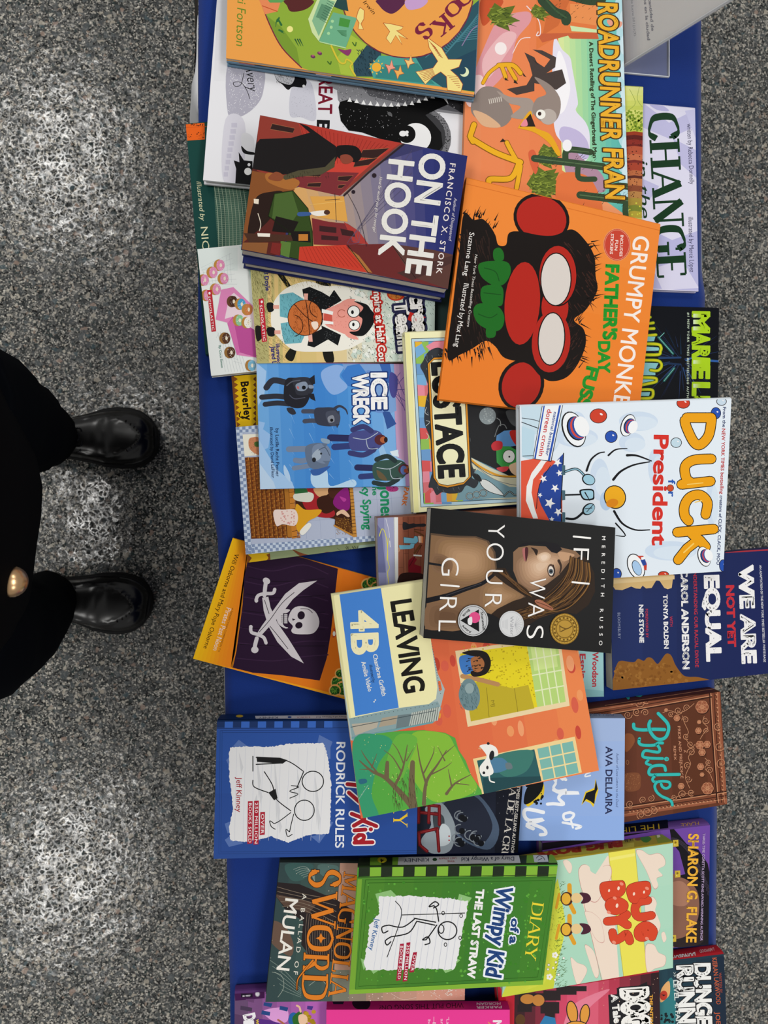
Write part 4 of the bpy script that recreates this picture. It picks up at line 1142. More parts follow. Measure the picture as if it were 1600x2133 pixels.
def art_change(a):
    a.view(940, 0, 2.424)
    a.P('dddbf0', [900, 500, 1240, 540, 1260, 1500, 900, 1480])
    for z in ([970, 520, 1100, 620, 1230, 555, 1230, 640, 1100, 700, 960, 640], [1120, 700, 1240, 760, 1240, 900, 1160, 830], [960, 900, 1050, 940, 1000, 1010, 960, 1000]): a.P('bfbde2', z)
    a.P('c9c8ea', [1180, 560, 1235, 550, 1235, 700]); a.P('b4b2dc', [1000, 525, 1060, 530, 1100, 560, 1040, 555], 1)
    a.view(0, 0, 1)
    a.P('b9b8e0', [1340, 470, 1400, 500, 1456, 480, 1456, 606, 1340, 600]); a.P('d8d6ee', [1360, 560, 1420, 540, 1456, 600, 1380, 604]); a.P('a6a4d2', [1356, 480, 1376, 520, 1350, 560])
    a.SER('14381f', 'CHANGE', 1352, 240, 1371, 578, 58, tk=.21, tn=.075, space=.05)
    a.T('14381f', 'in the', 1328, 332, 1334, 455, 22, bold=.005, shear=.25)
    a.T('2a2a4c', 'written by Rebecca Donnelly', 1431, 258, 1437, 384, 10); a.T('2a2a4c', 'illustrated by Mercè López', 1434, 452, 1437, 567, 10)

def art_strip(a):
    a.view(940, 0, 2.424)
    a.G(['dfe39a', 'd9df7a', 'c3cf5a'], [880, 430, 980, 430, 980, 560, 880, 560], 5); a.G(['dbe07e', 'b9c648'], [880, 555, 980, 555, 980, 672, 880, 672], 5)
    a.dots('7f9a2a', 60, 885, 560, 966, 660, 4, 9, 3); a.dots('4f6a1c', 24, 885, 590, 966, 660, 3, 6, 4); a.S('8aa04a', 2, [900, 450, 930, 520, 890, 560]); a.S('8aa04a', 2, [950, 440, 940, 500, 965, 540])
    y = 668
    for c, h in (('9a3a22', 18), ('5f1f1c', 22), ('8c2f26', 24), ('702420', 10), ('b5563a', 40), ('c66f4a', 30), ('7a2c28', 14), ('a8442f', 38), ('b86a42', 26), ('5a2a22', 14), ('c07848', 36), ('8a4a30', 30), ('b5834a', 34), ('a8903c', 36), ('7f8a34', 30), ('b9a83c', 30)):
        a.P(c, [878, y, 925, y - 5, 985, y + 3, 985, y + h + 4, 925, y + h - 2, 878, y + h + 2]); y += h
    a.dots('4a1f1a', 60, 885, 690, 968, 1000, 1.5, 4, 5); a.dots('d8d84a', 14, 885, 1020, 968, 1090, 3, 6, 6)

def cactus(a, x, y, s, c='33492f'):
    a.S(c, 34 * s, [x, y, x + 330 * s, y + 40 * s], 0); a.S(c, 30 * s, [x + 150 * s, y + 20 * s, x + 160 * s, y - 40 * s, x + 270 * s, y - 30 * s]); a.S(c, 26 * s, [x + 210 * s, y + 40 * s, x + 215 * s, y + 95 * s, x + 290 * s, y + 100 * s])
    a.S('55704a', 5 * s, [x, y, x + 330 * s, y + 40 * s], 0); a.S('55704a', 4 * s, [x + 170 * s, y - 40 * s, x + 262 * s, y - 30 * s], 0)
    a.lines('1e2c1c', 2.4, 30, x + 10 * s, y - 20 * s, x + 320 * s, y + 60 * s, 12 * s, -12 * s, 3)

def bush(a, x, y, s):
    a.P('5f6f24', [x, y, x + 30 * s, y - 50 * s, x + 60 * s, y - 30 * s, x + 110 * s, y - 40 * s, x + 90 * s, y, x + 130 * s, y + 20 * s, x + 80 * s, y + 30 * s, x + 90 * s, y + 60 * s, x + 40 * s, y + 40 * s]); a.lines('8a9a3a', 5 * s, 26, x + 10 * s, y - 30 * s, x + 90 * s, y + 40 * s, 24 * s, -10 * s, 5); a.lines('3a4a18', 4 * s, 18, x + 10 * s, y - 30 * s, x + 90 * s, y + 40 * s, 22 * s, 8 * s, 6)

def art_desert(a):
    a.view(940, 0, 2.424)
    a.G(['e98a58', 'ea8450', 'e67a48'], [30, 0, 30, 1300, 760, 1300, 760, 0], 6)
    a.G(['dfeaa0', 'b5dfa0', '86cda6', '62bcae', '58b2ac'], [540, 190, 560, 860, 900, 1100, 880, 0], 12)
    a.P('6fc4bc', [740, 0, 890, 0, 890, 200, 740, 180]); a.P('56aeb0', [850, 0, 892, 0, 905, 1100, 868, 1100])
    for k in range(8): a.E('b5dce4', 858 + (k % 2) * 8 + k * 2, 40 + k * 128, 34, 66)
    for k in range(7): a.E('cfe6ee', 872 + k * 2, 100 + k * 128, 22, 50)
    c_ = [520, 195, 560, 250, 600, 290, 612, 350, 625, 420, 640, 520, 630, 560, 680, 620, 700, 690, 690, 800, 640, 800, 560, 720, 520, 640, 510, 400]
    a.P('e6e2f2', c_, 1); a.P('f8f6fb', [540, 260, 570, 300, 590, 380, 600, 460, 570, 560, 530, 560, 520, 400], 1); a.P('c3b8de', [560, 640, 640, 660, 690, 720, 690, 800, 620, 780, 550, 700], 1)
    a.P('e27a40', [430, 0, 740, 0, 735, 150, 745, 195, 600, 195, 590, 180, 520, 195, 430, 250]); a.P('cf6a36', [500, 0, 600, 0, 540, 130, 460, 180]); a.P('ea9152', [600, 20, 740, 20, 740, 130, 600, 110]); a.P('cce6b0', [600, 130, 738, 150, 738, 165, 608, 158]); a.P('c8603a', [430, 170, 735, 165, 745, 198, 610, 196, 590, 180, 460, 215])
    a.P('e9a08a', [790, 100, 860, 110, 850, 140, 800, 130], 1)
    a.P('df9aa2', [170, 230, 240, 90, 300, 70, 390, 60, 400, 110, 330, 200, 300, 320, 230, 420, 140, 480, 110, 400], 1); a.P('ebb8bc', [160, 300, 260, 170, 330, 180, 260, 300, 180, 400], 1); a.P('f3d2d2', [60, 420, 150, 380, 170, 470, 90, 540], 1)
    a.E('f7ecec', 250, 245, 30, 32); a.S('f3dede', 5, [380, 30, 440, 100, 450, 170, 430, 180, 440, 160]); a.S('f3dede', 4, [310, 270, 350, 200, 400, 190])
    a.P('c9542e', [150, 0, 260, 0, 230, 60, 160, 130], 1)
    bush(a, 180, 80, 1.3); bush(a, 400, 60, .8); bush(a, 430, 800, .9); bush(a, 440, 770, .9); bush(a, 380, 930, 1.5); bush(a, 400, 900, 1.2)
    a.S('2f452e', 50, [460, 0, 520, 60, 575, 80, 580, 105], 1); a.S('3d5a3a', 8, [480, 0, 530, 55, 580, 90], 1); a.S('2f452e', 44, [600, -20, 700, 5, 760, 0], 1); a.lines('1e2c1c', 2.4, 26, 460, 0, 740, 100, 10, -10, 3)
    a.P('d8603c', [390, 770, 420, 760, 440, 830, 425, 880, 400, 830], 1)
    cactus(a, 420, 800, 1.05); cactus(a, 650, 985, 1.1)
    a.P('b08aa0', [600, 740, 660, 800, 760, 880, 770, 970, 620, 940, 570, 830], 1); a.P('e2743e', [540, 890, 700, 900, 760, 1100, 560, 1100], 1); cactus(a, 420, 800, 1.05); cactus(a, 650, 985, 1.1)
    # a plain long-legged desert bird
    a.P('453a37', [370, 265, 420, 290, 440, 330, 410, 300, 470, 340, 500, 300, 410, 250, 460, 255, 530, 290, 525, 340, 480, 370, 560, 350, 580, 420, 530, 455, 470, 430, 420, 420, 420, 460, 330, 480, 280, 450, 380, 430, 410, 380, 395, 320])
    a.P('8d7f78', [110, 500, 160, 440, 240, 450, 290, 520, 310, 580, 270, 635, 200, 640, 130, 600, 100, 560], 1); a.P('dcb08a', [110, 560, 180, 580, 250, 640, 160, 635], 1); a.P('a4958c', [230, 460, 300, 490, 400, 500, 420, 560, 380, 600, 300, 590, 350, 540, 290, 520], 1)
    for k in range(7): a.S('d8cfc4', 4, [190 + k * 10, 500 - k * 2, 195 + k * 10, 525 - k * 2], 0)
    a.P('94857d', [410, 560, 430, 500, 480, 470, 420, 390, 500, 430, 550, 500, 545, 580, 510, 620, 450, 610], 1); a.E('b8aca4', 490, 590, 42, 40)
    a.P('e8a81c', [340, 640, 400, 560, 420, 640, 500, 680, 550, 770, 535, 785, 490, 720, 420, 670, 350, 650], 1); a.P('2a1a16', [345, 640, 400, 575, 425, 640], 0); a.P('e88a9a', [350, 635, 375, 600, 385, 635], 1)
    a.E('f4f2ea', 452, 578, 24, 24); a.E('3a2420', 446, 575, 9, 10)
    for w, c in ((34, '8a5a10'), (26, 'eeb01e')):
        a.S(c, w, [115, 630, 95, 690, 110, 715], 0); a.S(c, w, [100, 700, 220, 770, 350, 820], 1); a.S(c, w, [340, 830, 300, 900, 200, 905, 190, 920]); a.S(c, w * .8, [340, 830, 300, 760, 280, 720]); a.S(c, w * .6, [160, 420, 190, 370, 240, 330], 1); a.S(c, w * .8, [240, 330, 310, 330, 350, 370]); a.S(c, w * .7, [255, 335, 275, 390]); a.S(c, w * .7, [290, 340, 325, 400]); a.S(c, w * .8, [350, 840, 330, 950], 0)
    for p in ([360, 365, 380, 390, 365, 385], [272, 390, 290, 408, 270, 405], [320, 400, 338, 425, 315, 418], [275, 715, 245, 718, 260, 700]): a.P('2a2018', p)
    for p in ((585, 735),): a.E('f4f2f6', p[0], p[1], 24, 30)
    a.T('eeb02a', 'ROADRUNNER', 742, 16, 762, 706, 96, bold=.03, shear=.12, out='4a3010', outb=.05); a.T('eeb02a', 'FRAN', 770, 752, 782, 1010, 94, bold=.03, shear=.12, out='4a3010', outb=.05)
    a.T('2a3418', 'A Desert Retelling of The Gingerbread Man', 696, 212, 716, 798, 20, bold=.03)

def art_globe2(a):
    a.view(370, 0, 2.5)
    a.P('7fa3bd', [240, 290, 1560, 480, 1560, 520, 240, 330]); a.P('33435c', [400, 320, 900, 390, 1560, 490, 1560, 530, 400, 345]); a.P('b06a7a', [320, 315, 400, 325, 400, 345, 320, 335]); a.P('c9b0b8', [720, 370, 800, 380, 800, 400, 720, 392])

def art_globe(a):
    a.view(370, 0, 2.5)
    O_ = 'eda24e'; M_ = '7a2440'
    g_ = [440, 40, 480, 130, 545, 250, 640, 350, 700, 372, 920, 400, 1300, 440, 1545, 480, 1570, 200, 1590, -100, 440, -100]
    a.P('8fae3c', g_)
    a.P('a9bf44', [900, 180, 985, 235, 930, 330, 925, 398, 850, 385, 830, 300, 880, 240]); a.P('7a9a34', [455, 75, 480, 130, 545, 250, 640, 350, 620, 250, 540, 140])
    a.P('2f4b58', [985, 235, 1060, 265, 1060, 300, 1000, 340, 1040, 400, 920, 398, 915, 330]); a.lines('20343f', 5, 60, 930, 250, 1040, 390, 8, 16, 3)
    a.P('4aa096', [1050, 290, 1280, 300, 1400, 330, 1400, 455, 1020, 408, 1000, 350]); a.P('37837f', [1040, 350, 1250, 330, 1340, 440, 1030, 405])
    a.P('2c5562', [1240, 300, 1400, 225, 1500, 60, 1570, 0, 1570, 480, 1380, 455, 1300, 400])
    for k in range(12): a.S('467f8c', 4, [1290 + k * 10, 300 - k * 8, 1350 + k * 10, 260 - k * 9, 1390 + k * 9, 285 - k * 10, 1450 + k * 8, 220 - k * 10, 1570, 200 - k * 12])
    a.S('8a7aa0', 5, [1480, 240, 1530, 160, 1570, 130]); a.P('24465a', [1400, 330, 1570, 250, 1570, 480, 1400, 455])
    a.E(O_, 1195, -60, 345, 360)
    ring = [(1195 + 348 * math.cos(t), -60 + 362 * math.sin(t)) for t in [math.radians(10 + 160 * i / 40) for i in range(41)]]
    a.S(M_, 5, ring, 0); a.S(M_, 6, [430, 0, 480, 130, 545, 250, 645, 352])
    a.P('e88a5a', [425, 0, 540, 0, 520, 60, 455, 75]); a.S('c0502a', 4, [440, 30, 520, 60]); a.P('5fa05a', [470, 0, 560, 0, 540, 14, 480, 14])
    a.P('5a2a2a', [560, 0, 700, 0, 695, 30, 650, 55, 590, 60, 570, 30], 1); a.P('2a4a4a', [800, 30, 820, 0, 880, 0, 890, 60, 850, 50], 0)
    a.P('cfe2a8', [680, 100, 735, -20, 830, 0, 800, 60, 735, 215, 700, 170]); a.P('86b890', [700, 110, 745, -10, 820, 10, 790, 70, 735, 190]); a.P('5f9070', [720, 90, 750, 20, 800, 40, 770, 110]); a.P('6fb08a', [735, 215, 810, 65, 935, 95, 875, 250]); a.P('b9dba0', [742, 222, 735, 215, 875, 248, 880, 255]); a.P('4a9440', [845, 92, 900, 105, 890, 145, 838, 135]); a.E('a8d8a0', 806, 112, 8); a.E('a8d8a0', 800, 143, 8); a.E('a8d8a0', 786, 175, 8)
    for k in range(9): a.S('39614c', 2, [740 + k * 5, 100 - k * 12, 775 + k * 5, 120 - k * 12], 0); a.S('3f7a50', 2, [830 + k * 3, 160 + k * 3, 880, 160 + k * 4], 0)
    a.S('d6c23c', 9, [800, 240, 840, 320, 870, 330, 880, 310, 910, 330, 900, 350, 925, 395])
    a.P('8a3a6a', [835, 255, 870, 262, 905, 258, 890, 290, 865, 280], 1); a.E('f0e890', 585, 152, 16)
    for k, (x, y) in enumerate(((540, 130), (520, 110), (545, 165))): a.S('2f6a3a', 12, [x, y, x - 20 + 30 * (k == 1), y - 30 + k * 10, x - 30 + 20 * k, y + 10], 1, 2)
    for x in (612, 625, 636): a.S('2f5a34', 7, [x, 205, x + 18, 240], 0, 2)
    for x, y in ((705, 295), (740, 278)): a.E('6a3a5a', x, y, 13, 9, 20); a.E('b05a7a', x, y - 5, 7, 5)
    a.S('3f6a2c', 5, [780, 320, 795, 335, 800, 320]); a.S('3f6a2c', 5, [910, 220, 925, 240, 930, 220])
    a.E('f0b23c', 1036, 350, 24); 
    for k in range(9): t = 2 * math.pi * k / 9; a.P('f0c04a', [1036 + 30 * math.cos(t), 350 + 30 * math.sin(t), 1036 + 42 * math.cos(t + .12), 350 + 42 * math.sin(t + .12), 1036 + 30 * math.cos(t + .3), 350 + 30 * math.sin(t + .3)])
    def bird(pts, c='f3df8a', o='b0502a'):
        a.P(c, pts, 0); a.O(o, 3, pts, 0)
    bird([1300, 195, 1375, 250, 1410, 310, 1480, 310, 1465, 350, 1420, 365, 1460, 400, 1485, 440, 1475, 480, 1405, 470, 1400, 400, 1370, 375, 1330, 400, 1290, 440, 1240, 375, 1330, 355, 1355, 320, 1310, 250])
    for k in range(7): a.S('b0502a', 2.4, [1310 + k * 8, 215 + k * 12, 1345 + k * 6, 250 + k * 9], 0); a.S('b0502a', 2.4, [1405 + k * 9, 395 + k * 10, 1460 + k * 2, 400 + k * 9], 0); a.S('b0502a', 2.4, [1255 + k * 5, 375 + k * 8, 1330 + k * 2, 362 + k * 5], 0)
    bird([1070, 120, 1110, 125, 1175, 140, 1165, 155, 1140, 160, 1200, 205, 1150, 185, 1170, 235, 1135, 185, 1110, 230, 1085, 200, 1105, 165]); bird([950, 40, 972, 55, 970, 100, 955, 125, 968, 155, 940, 152, 945, 120, 930, 95, 940, 60])
    for x, y, c in ((1105, 350, 'f0a08a'), (1150, 378, 'f0b05a'), (1205, 325, 'f3c87a')): bird([x - 25, y - 15, x, y - 8, x + 10, y - 38, x + 18, y - 5, x + 30, y + 5, x + 5, y + 12, x - 5, y + 35, x - 12, y + 8], c)
    a.E('dfeac0', 1493, 376, 24, 25); a.E('24465a', 1482, 368, 20, 21)
    a.T('6a8a2c', 'ti Fortson', 312, -14, 305, 240, 46, shear=.2)
    a.T('5a3a1a', '. Irwin', 950, -2, 1018, 78, 22, shear=.15)
    a.SER(M_, 'S', 1276, 112, 1232, 160, 78, tk=.2, tn=.08); a.SER(M_, 'K', 1390, 70, 1322, 124, 84, tk=.17, tn=.08); a.SER(M_, 'OO', 1500, -60, 1385, 50, 66, tk=.2, tn=.08)
    a.P('5a2a4a', [1040, 0, 1180, 0, 1165, 40, 1120, 72, 1080, 60, 1050, 30], 1); a.P('c8a0d0', [1190, 0, 1300, 0, 1270, 40, 1200, 50], 1)

def dog(a, c, d, l, pts, head, nose):
    a.P(c, pts, 1)

def art_ice(a):
    a.view(460, 740, 3.636)
    a.G(['7ab4ea', '4f94dc', '3f86d4', '5b9fe2', '86b8ec'], [262, 50, 300, 1020, 1340, 1000, 1300, 50], 12)
    a.P('c79fc4', [1300, 55, 1400, 55, 1450, 1000, 1350, 1000, 1330, 700, 1310, 300]); a.P('b08ab8', [1350, 55, 1400, 55, 1450, 1000, 1400, 1000])
    a.P('7fa6dc', [920, 60, 1310, 60, 1330, 420, 1240, 460, 1100, 300, 960, 200], 0); a.P('3f7fcf', [910, 150, 960, 80, 1050, 65, 1100, 130, 1060, 260, 960, 230], 0); a.P('8fb4ea', [760, 130, 850, 75, 930, 90, 900, 160, 960, 240, 860, 300, 790, 240], 1); a.P('3a66b4', [1200, 60, 1280, 60, 1310, 230, 1250, 200]); a.P('35579c', [1220, 420, 1280, 430, 1330, 520, 1260, 560, 1240, 480])
    a.P('a9cdf4', [268, 55, 345, 120, 330, 300, 285, 380, 270, 260]); a.P('9cc4f2', [285, 500, 335, 510, 320, 560, 375, 600, 360, 700, 300, 730]); a.P('a9cdf4', [290, 640, 420, 860, 540, 960, 560, 1015, 295, 1020]); a.P('c3dcf6', [295, 820, 400, 960, 420, 1018, 298, 1018]); a.P('b9d7f6', [480, 830, 520, 900, 525, 960, 480, 900], 1)
    a.P('bcdcf6', [690, 880, 800, 870, 830, 990, 1000, 940, 1000, 1000, 720, 1005], 1); a.P('9cc6f0', [1190, 700, 1230, 680, 1260, 760, 1350, 720, 1330, 770, 1390, 800, 1400, 990, 1280, 990, 1240, 860], 0); a.P('e2f0fa', [1280, 730, 1340, 715, 1350, 770, 1300, 760])
    for k in range(16): a.S('7fb2ea', 6, [520 + (k % 4) * 150, 420 + k * 34, 560 + (k % 4) * 150, 520 + k * 30], 0, 1)
    a.P('6f96d6', [1100, 130, 1140, 120, 1190, 180, 1180, 300, 1240, 420, 1160, 420, 1120, 260], 1)
    a.P('b02850', [262, 40, 1420, 50, 1420, 66, 262, 56])
    S_ = '57448c'; a.P('4a4a92', [1280, 140, 1310, 135, 1340, 180, 1330, 300, 1300, 320, 1275, 250], 1)
    for z in ([1310, 200, 1360, 130], [1330, 230, 1400, 150], [1335, 260, 1400, 260], [1320, 300, 1390, 400], [1340, 180, 1390, 300], [1320, 220, 1395, 420], [1310, 280, 1400, 350]): a.S(S_, 4, z, 0)
    def beast(c, d, l, legs, body, head, ears, snout):
        for L in legs: a.S(c, L[0], L[1]); 
        a.P(d, body, 1); a.P(c, head, 1)
        for e_ in ears: a.P(d, e_, 0)
        a.P(l, snout, 1)
    beast('33353f', '25262e', '8a97ac', [(46, [520, 215, 400, 190, 345, 245]), (40, [520, 320, 420, 310, 310, 318]), (38, [520, 370, 430, 362, 335, 372])], [490, 190, 560, 170, 640, 180, 680, 260, 665, 340, 620, 395, 540, 395, 480, 340], [545, 180, 640, 165, 690, 190, 700, 270, 660, 300, 580, 300, 560, 250], [[665, 180, 710, 148, 715, 215, 690, 225], [660, 290, 705, 290, 718, 348, 680, 330]], [570, 220, 640, 200, 660, 240, 630, 270, 580, 265])
    a.E('15161a', 629, 245, 15); a.E('c86a6a', 585, 245, 12, 8, 60); a.P('8a97ac', [665, 225, 700, 230, 700, 250, 670, 250], 1); a.P('33353f', [500, 400, 545, 400, 570, 440, 540, 450, 510, 430], 1); a.S('5a5e6c', 8, [500, 230, 540, 200, 600, 190]); a.S('55586a', 6, [520, 300, 560, 330, 640, 320])
    beast('4a4f60', '3a3e4e', '8a8f9c', [(34, [740, 430, 690, 425, 625, 425]), (34, [740, 500, 690, 495, 635, 500])], [710, 410, 780, 395, 860, 400, 890, 450, 860, 530, 780, 535, 720, 510], [800, 430, 870, 420, 905, 460, 890, 530, 830, 530, 800, 480], [[870, 425, 900, 420, 900, 455], [870, 520, 900, 520, 880, 552]], [810, 470, 850, 455, 860, 500, 820, 510])
    a.E('15161a', 840, 492, 12); a.S('3a3e4e', 24, [860, 405, 900, 385, 945, 410, 960, 445], 1, 8)
    beast('7a8ba6', '66768f', 'a5b4c6', [(44, [680, 710, 600, 710, 515, 712]), (40, [680, 780, 620, 800, 565, 795]), (36, [680, 835, 620, 845, 555, 855])], [640, 700, 720, 665, 800, 680, 830, 760, 800, 850, 720, 865, 660, 830], [700, 690, 780, 670, 830, 720, 825, 800, 770, 820, 700, 780], [[760, 665, 810, 670, 790, 700], [770, 800, 830, 800, 800, 825]], [690, 760, 740, 710, 760, 770, 720, 800])
    a.E('22262e', 706, 792, 15, 18); a.S('4a566a', 5, [740, 720, 790, 700, 825, 760]); a.E('2a3038', 760, 745, 8); a.P('3a62a8', [680, 870, 740, 860, 830, 840, 760, 900, 700, 910], 1)
    def walker(c, d, x, y, face, s=1):
        a.S('2c2f5c', 52 * s, [x - 60, y - 15, x - 230 * s, y - 20], 0); a.S('34407a', 48 * s, [x - 60, y + 40, x - 200 * s, y + 50], 0)
        a.P(c, [x - 80, y - 50, x + 60, y - 80, x + 150, y - 60, x + 170, y + 10, x + 120, y + 70, x - 20, y + 80, x - 80, y + 60], 1)
        a.S(d, 40 * s, [x + 80, y - 70, x + 20, y - 105, x - 60, y - 80]); a.S(d, 40 * s, [x + 100, y + 70, x + 20, y + 110, x - 80, y + 95])
        a.S('c0ccd8', 5, [x - 60, y - 20, x + 40, y - 10, x + 130, y - 60]); a.S('c0ccd8', 5, [x + 40, y - 10, x + 60, y + 60, x + 130, y + 60])
        a.E('5a2a30', x + 150, y - 5, 46, 40); a.E(face, x + 172, y - 5, 26, 24); a.E('2a1a1c', x + 190, y - 5, 14, 22)
    walker('4a4f8c', '3c3f74', 1060, 645, 'b5653f'); a.P('8fa8c0', [760, 630, 820, 640, 820, 670, 770, 660], 1)
    walker('39564e', '2a3a3c', 1240, 870, 'a05a3a', .9); a.P('6a5a40', [1180, 870, 1230, 900, 1260, 950, 1200, 930], 1); a.E('5a72b0', 1385, 870, 24, 34); a.E('9a4a34', 1402, 874, 16, 16)
    a.T('fbfbfb', 'ICE', 1142, 142, 1146, 404, 112, bold=.05, out='1c3a7c', outb=.06); a.T('fbfbfb', 'WRECK', 1004, 145, 1010, 522, 112, bold=.05, out='1c3a7c', outb=.06)
    a.T('16204a', 'by Lucille Recht Penner', 414, 556, 418, 918, 26, bold=.015); a.T('16204a', 'illustrated by David LaFleur', 372, 546, 385, 930, 24, bold=.012)

def art_marie(a):
    a.view(1310, 620, 7.619)
    for k in range(46):
        rd = random.Random(k); t = rd.uniform(0, 6.28); r0 = rd.uniform(60, 240); r1 = rd.uniform(300, 800)
        a.S(rd.choice(['1a2440', '22345c', '101a34', '2c4a78', '16304a', '0d1626']), rd.uniform(6, 26), [830 + r0 * math.cos(t), 990 + r0 * math.sin(t), 830 + r1 * math.cos(t), 990 + r1 * math.sin(t)], 0, 2)
    for z, w in (([470, 630, 700, 890], 40), ([560, 1320, 720, 1120], 40), ([480, 640, 560, 560], 18)): a.S('1f5a58', w, z, 0); a.S('8fd0c4', 7, z, 0)
    a.S('2c5aa0', 34, [1300, 1000, 1420, 1010], 0); a.S('4a80c8', 12, [900, 1000, 1010, 960], 0)
    a.S('22406c', 30, [480, 960, 820, 950], 0); a.S('1a3050', 30, [520, 1040, 820, 1060], 0)
    def slab(pts, w=46):
        a.S('15301a', w + 16, pts); a.S('a9ba16', w, pts); a.S('dccf20', w * .4, pts)
    for z in ([200, 330, 340, 310], [200, 430, 390, 400], [200, 500, 400, 490], [180, 610, 430, 590]): slab(z, 44)
    a.P('7fc0c8', [180, 620, 420, 620, 400, 690, 160, 700]); a.P('8ccad0', [180, 770, 470, 790, 490, 840, 160, 850]); a.P('86c4cc', [160, 1030, 470, 1040, 420, 1140, 420, 1230, 140, 1230]); a.P('86c4cc', [150, 1290, 400, 1300, 380, 1350, 140, 1400]); a.P('86c4cc', [160, 1500, 340, 1500, 320, 1560, 160, 1560])
    slab([160, 735, 450, 740, 510, 790, 500, 850, 460, 905, 150, 905]); slab([150, 995, 430, 995, 510, 1040, 510, 1110, 450, 1160, 345, 1150], 44); slab([140, 1265, 400, 1275, 440, 1310, 400, 1345, 130, 1400]); slab([130, 1465, 340, 1460, 385, 1500, 350, 1590, 130, 1600])
    for ch, y0, y1 in (('M', 240, 535), ('A', 562, 746), ('R', 775, 952), ('I', 985, 1056), ('E', 1090, 1266), ('L', 1362, 1540), ('U', 1572, 1750)):
        a.T('a9cf1e', ch, 1022, y0, 1018, y1, 256, bold=.06)
    for y0, y1 in ((250, 325), (345, 425), (450, 525), (985, 1056), (1362, 1435)): a.G(['d4e6c8', 'a9cf1e'], [1022, y0 + 6, 1022, y1 - 6, 1150, y1 - 6, 1150, y0 + 6], 5)
    a.T('cfe0c8', '#1 NEW YORK TIMES BESTSELLING AUTHOR', 928, 236, 918, 1690, 34, bold=.01, space=1.2, shear=.1)

def art_porch(a):
    a.view(700, 980, 8)
    a.P('8d90b8', [690, 790, 960, 780, 1010, 2100, 690, 2100]); a.P('a5a8c8', [800, 785, 960, 780, 1000, 2100, 850, 2100]); a.P('6f73a0', [690, 900, 760, 1000, 830, 1700, 690, 1700])
    a.P('eef0ee', [962, 780, 1034, 780, 1040, 2100, 985, 2100]); a.S('2a2a3a', 4, [968, 780, 990, 2100], 0)
    a.P('a8664e', [1034, 780, 3200, 600, 3200, 2300, 1040, 2100]); a.P('8f523e', [1115, 775, 1480, 760, 1480, 2100, 1200, 2100])
    for x in (1115, 1200, 1300, 1400): a.S('4a2a24', 5, [x, 775, x + 20, 2100], 0)
    for k in range(9): a.S('5a342a', 4, [1040 + (k % 3) * 85, 900 + k * 120, 1120 + (k % 3) * 85, 898 + k * 120], 0)
    a.P('2b2a2e', [1115, 865, 1170, 865, 1210, 890, 1290, 880, 1340, 890, 1480, 885, 1480, 935, 1340, 940, 1230, 970, 1120, 985], 1)
    a.S('6a4428', 26, [1310, 1010, 1400, 1050, 1460, 1090]); a.S('3a2418', 10, [1300, 980, 1460, 1000])
    a.P('7cc0da', [1125, 1110, 1290, 1130, 1310, 1090, 1360, 1100, 1370, 1180, 1330, 1220, 1130, 1210], 0); a.P('7cc0da', [1050, 1245, 1230, 1245, 1260, 1200, 1310, 1220, 1290, 1290, 1230, 1310, 1060, 1315], 0)
    a.O('22384a', 5, [1125, 1110, 1290, 1130, 1310, 1090, 1360, 1100, 1370, 1180, 1330, 1220, 1130, 1210], 0); a.P('c89070', [1035, 1300, 1060, 1290, 1070, 1330, 1040, 1360], 1); a.G(['f0f0ea', 'e07a3a'], [1370, 1090, 1380, 1200, 1450, 1210, 1450, 1100], 4)
    a.P('8a1f2c', [1205, 1500, 1290, 1430, 1350, 1480, 1300, 1560, 1420, 1600, 1400, 2100, 1230, 2100, 1200, 1600], 0); a.S('2a1416', 8, [1220, 1600, 1430, 1240], 0); a.P('e8e8e4', [1290, 1400, 1430, 1410, 1430, 1435, 1290, 1425]); a.S('6a4428', 36, [1310, 1370, 1400, 1250], 0); a.P('3a2422', [1060, 1740, 1300, 1700, 1480, 1760, 1480, 2000, 1060, 2000], 1)
    for w, c in ((12, 'e4dd4a'),): a.S(c, w, [720, 1100, 760, 980, 800, 1000, 840, 1130, 860, 1300, 865, 1500, 890, 1620, 860, 1700, 880, 1900]); a.S(c, w * .7, [860, 1250, 870, 1130, 850, 1500])
    a.S('e8e8f0', 8, [830, 800, 880, 1000, 890, 1120]); a.S('e8e8f0', 12, [895, 1170, 905, 1280])

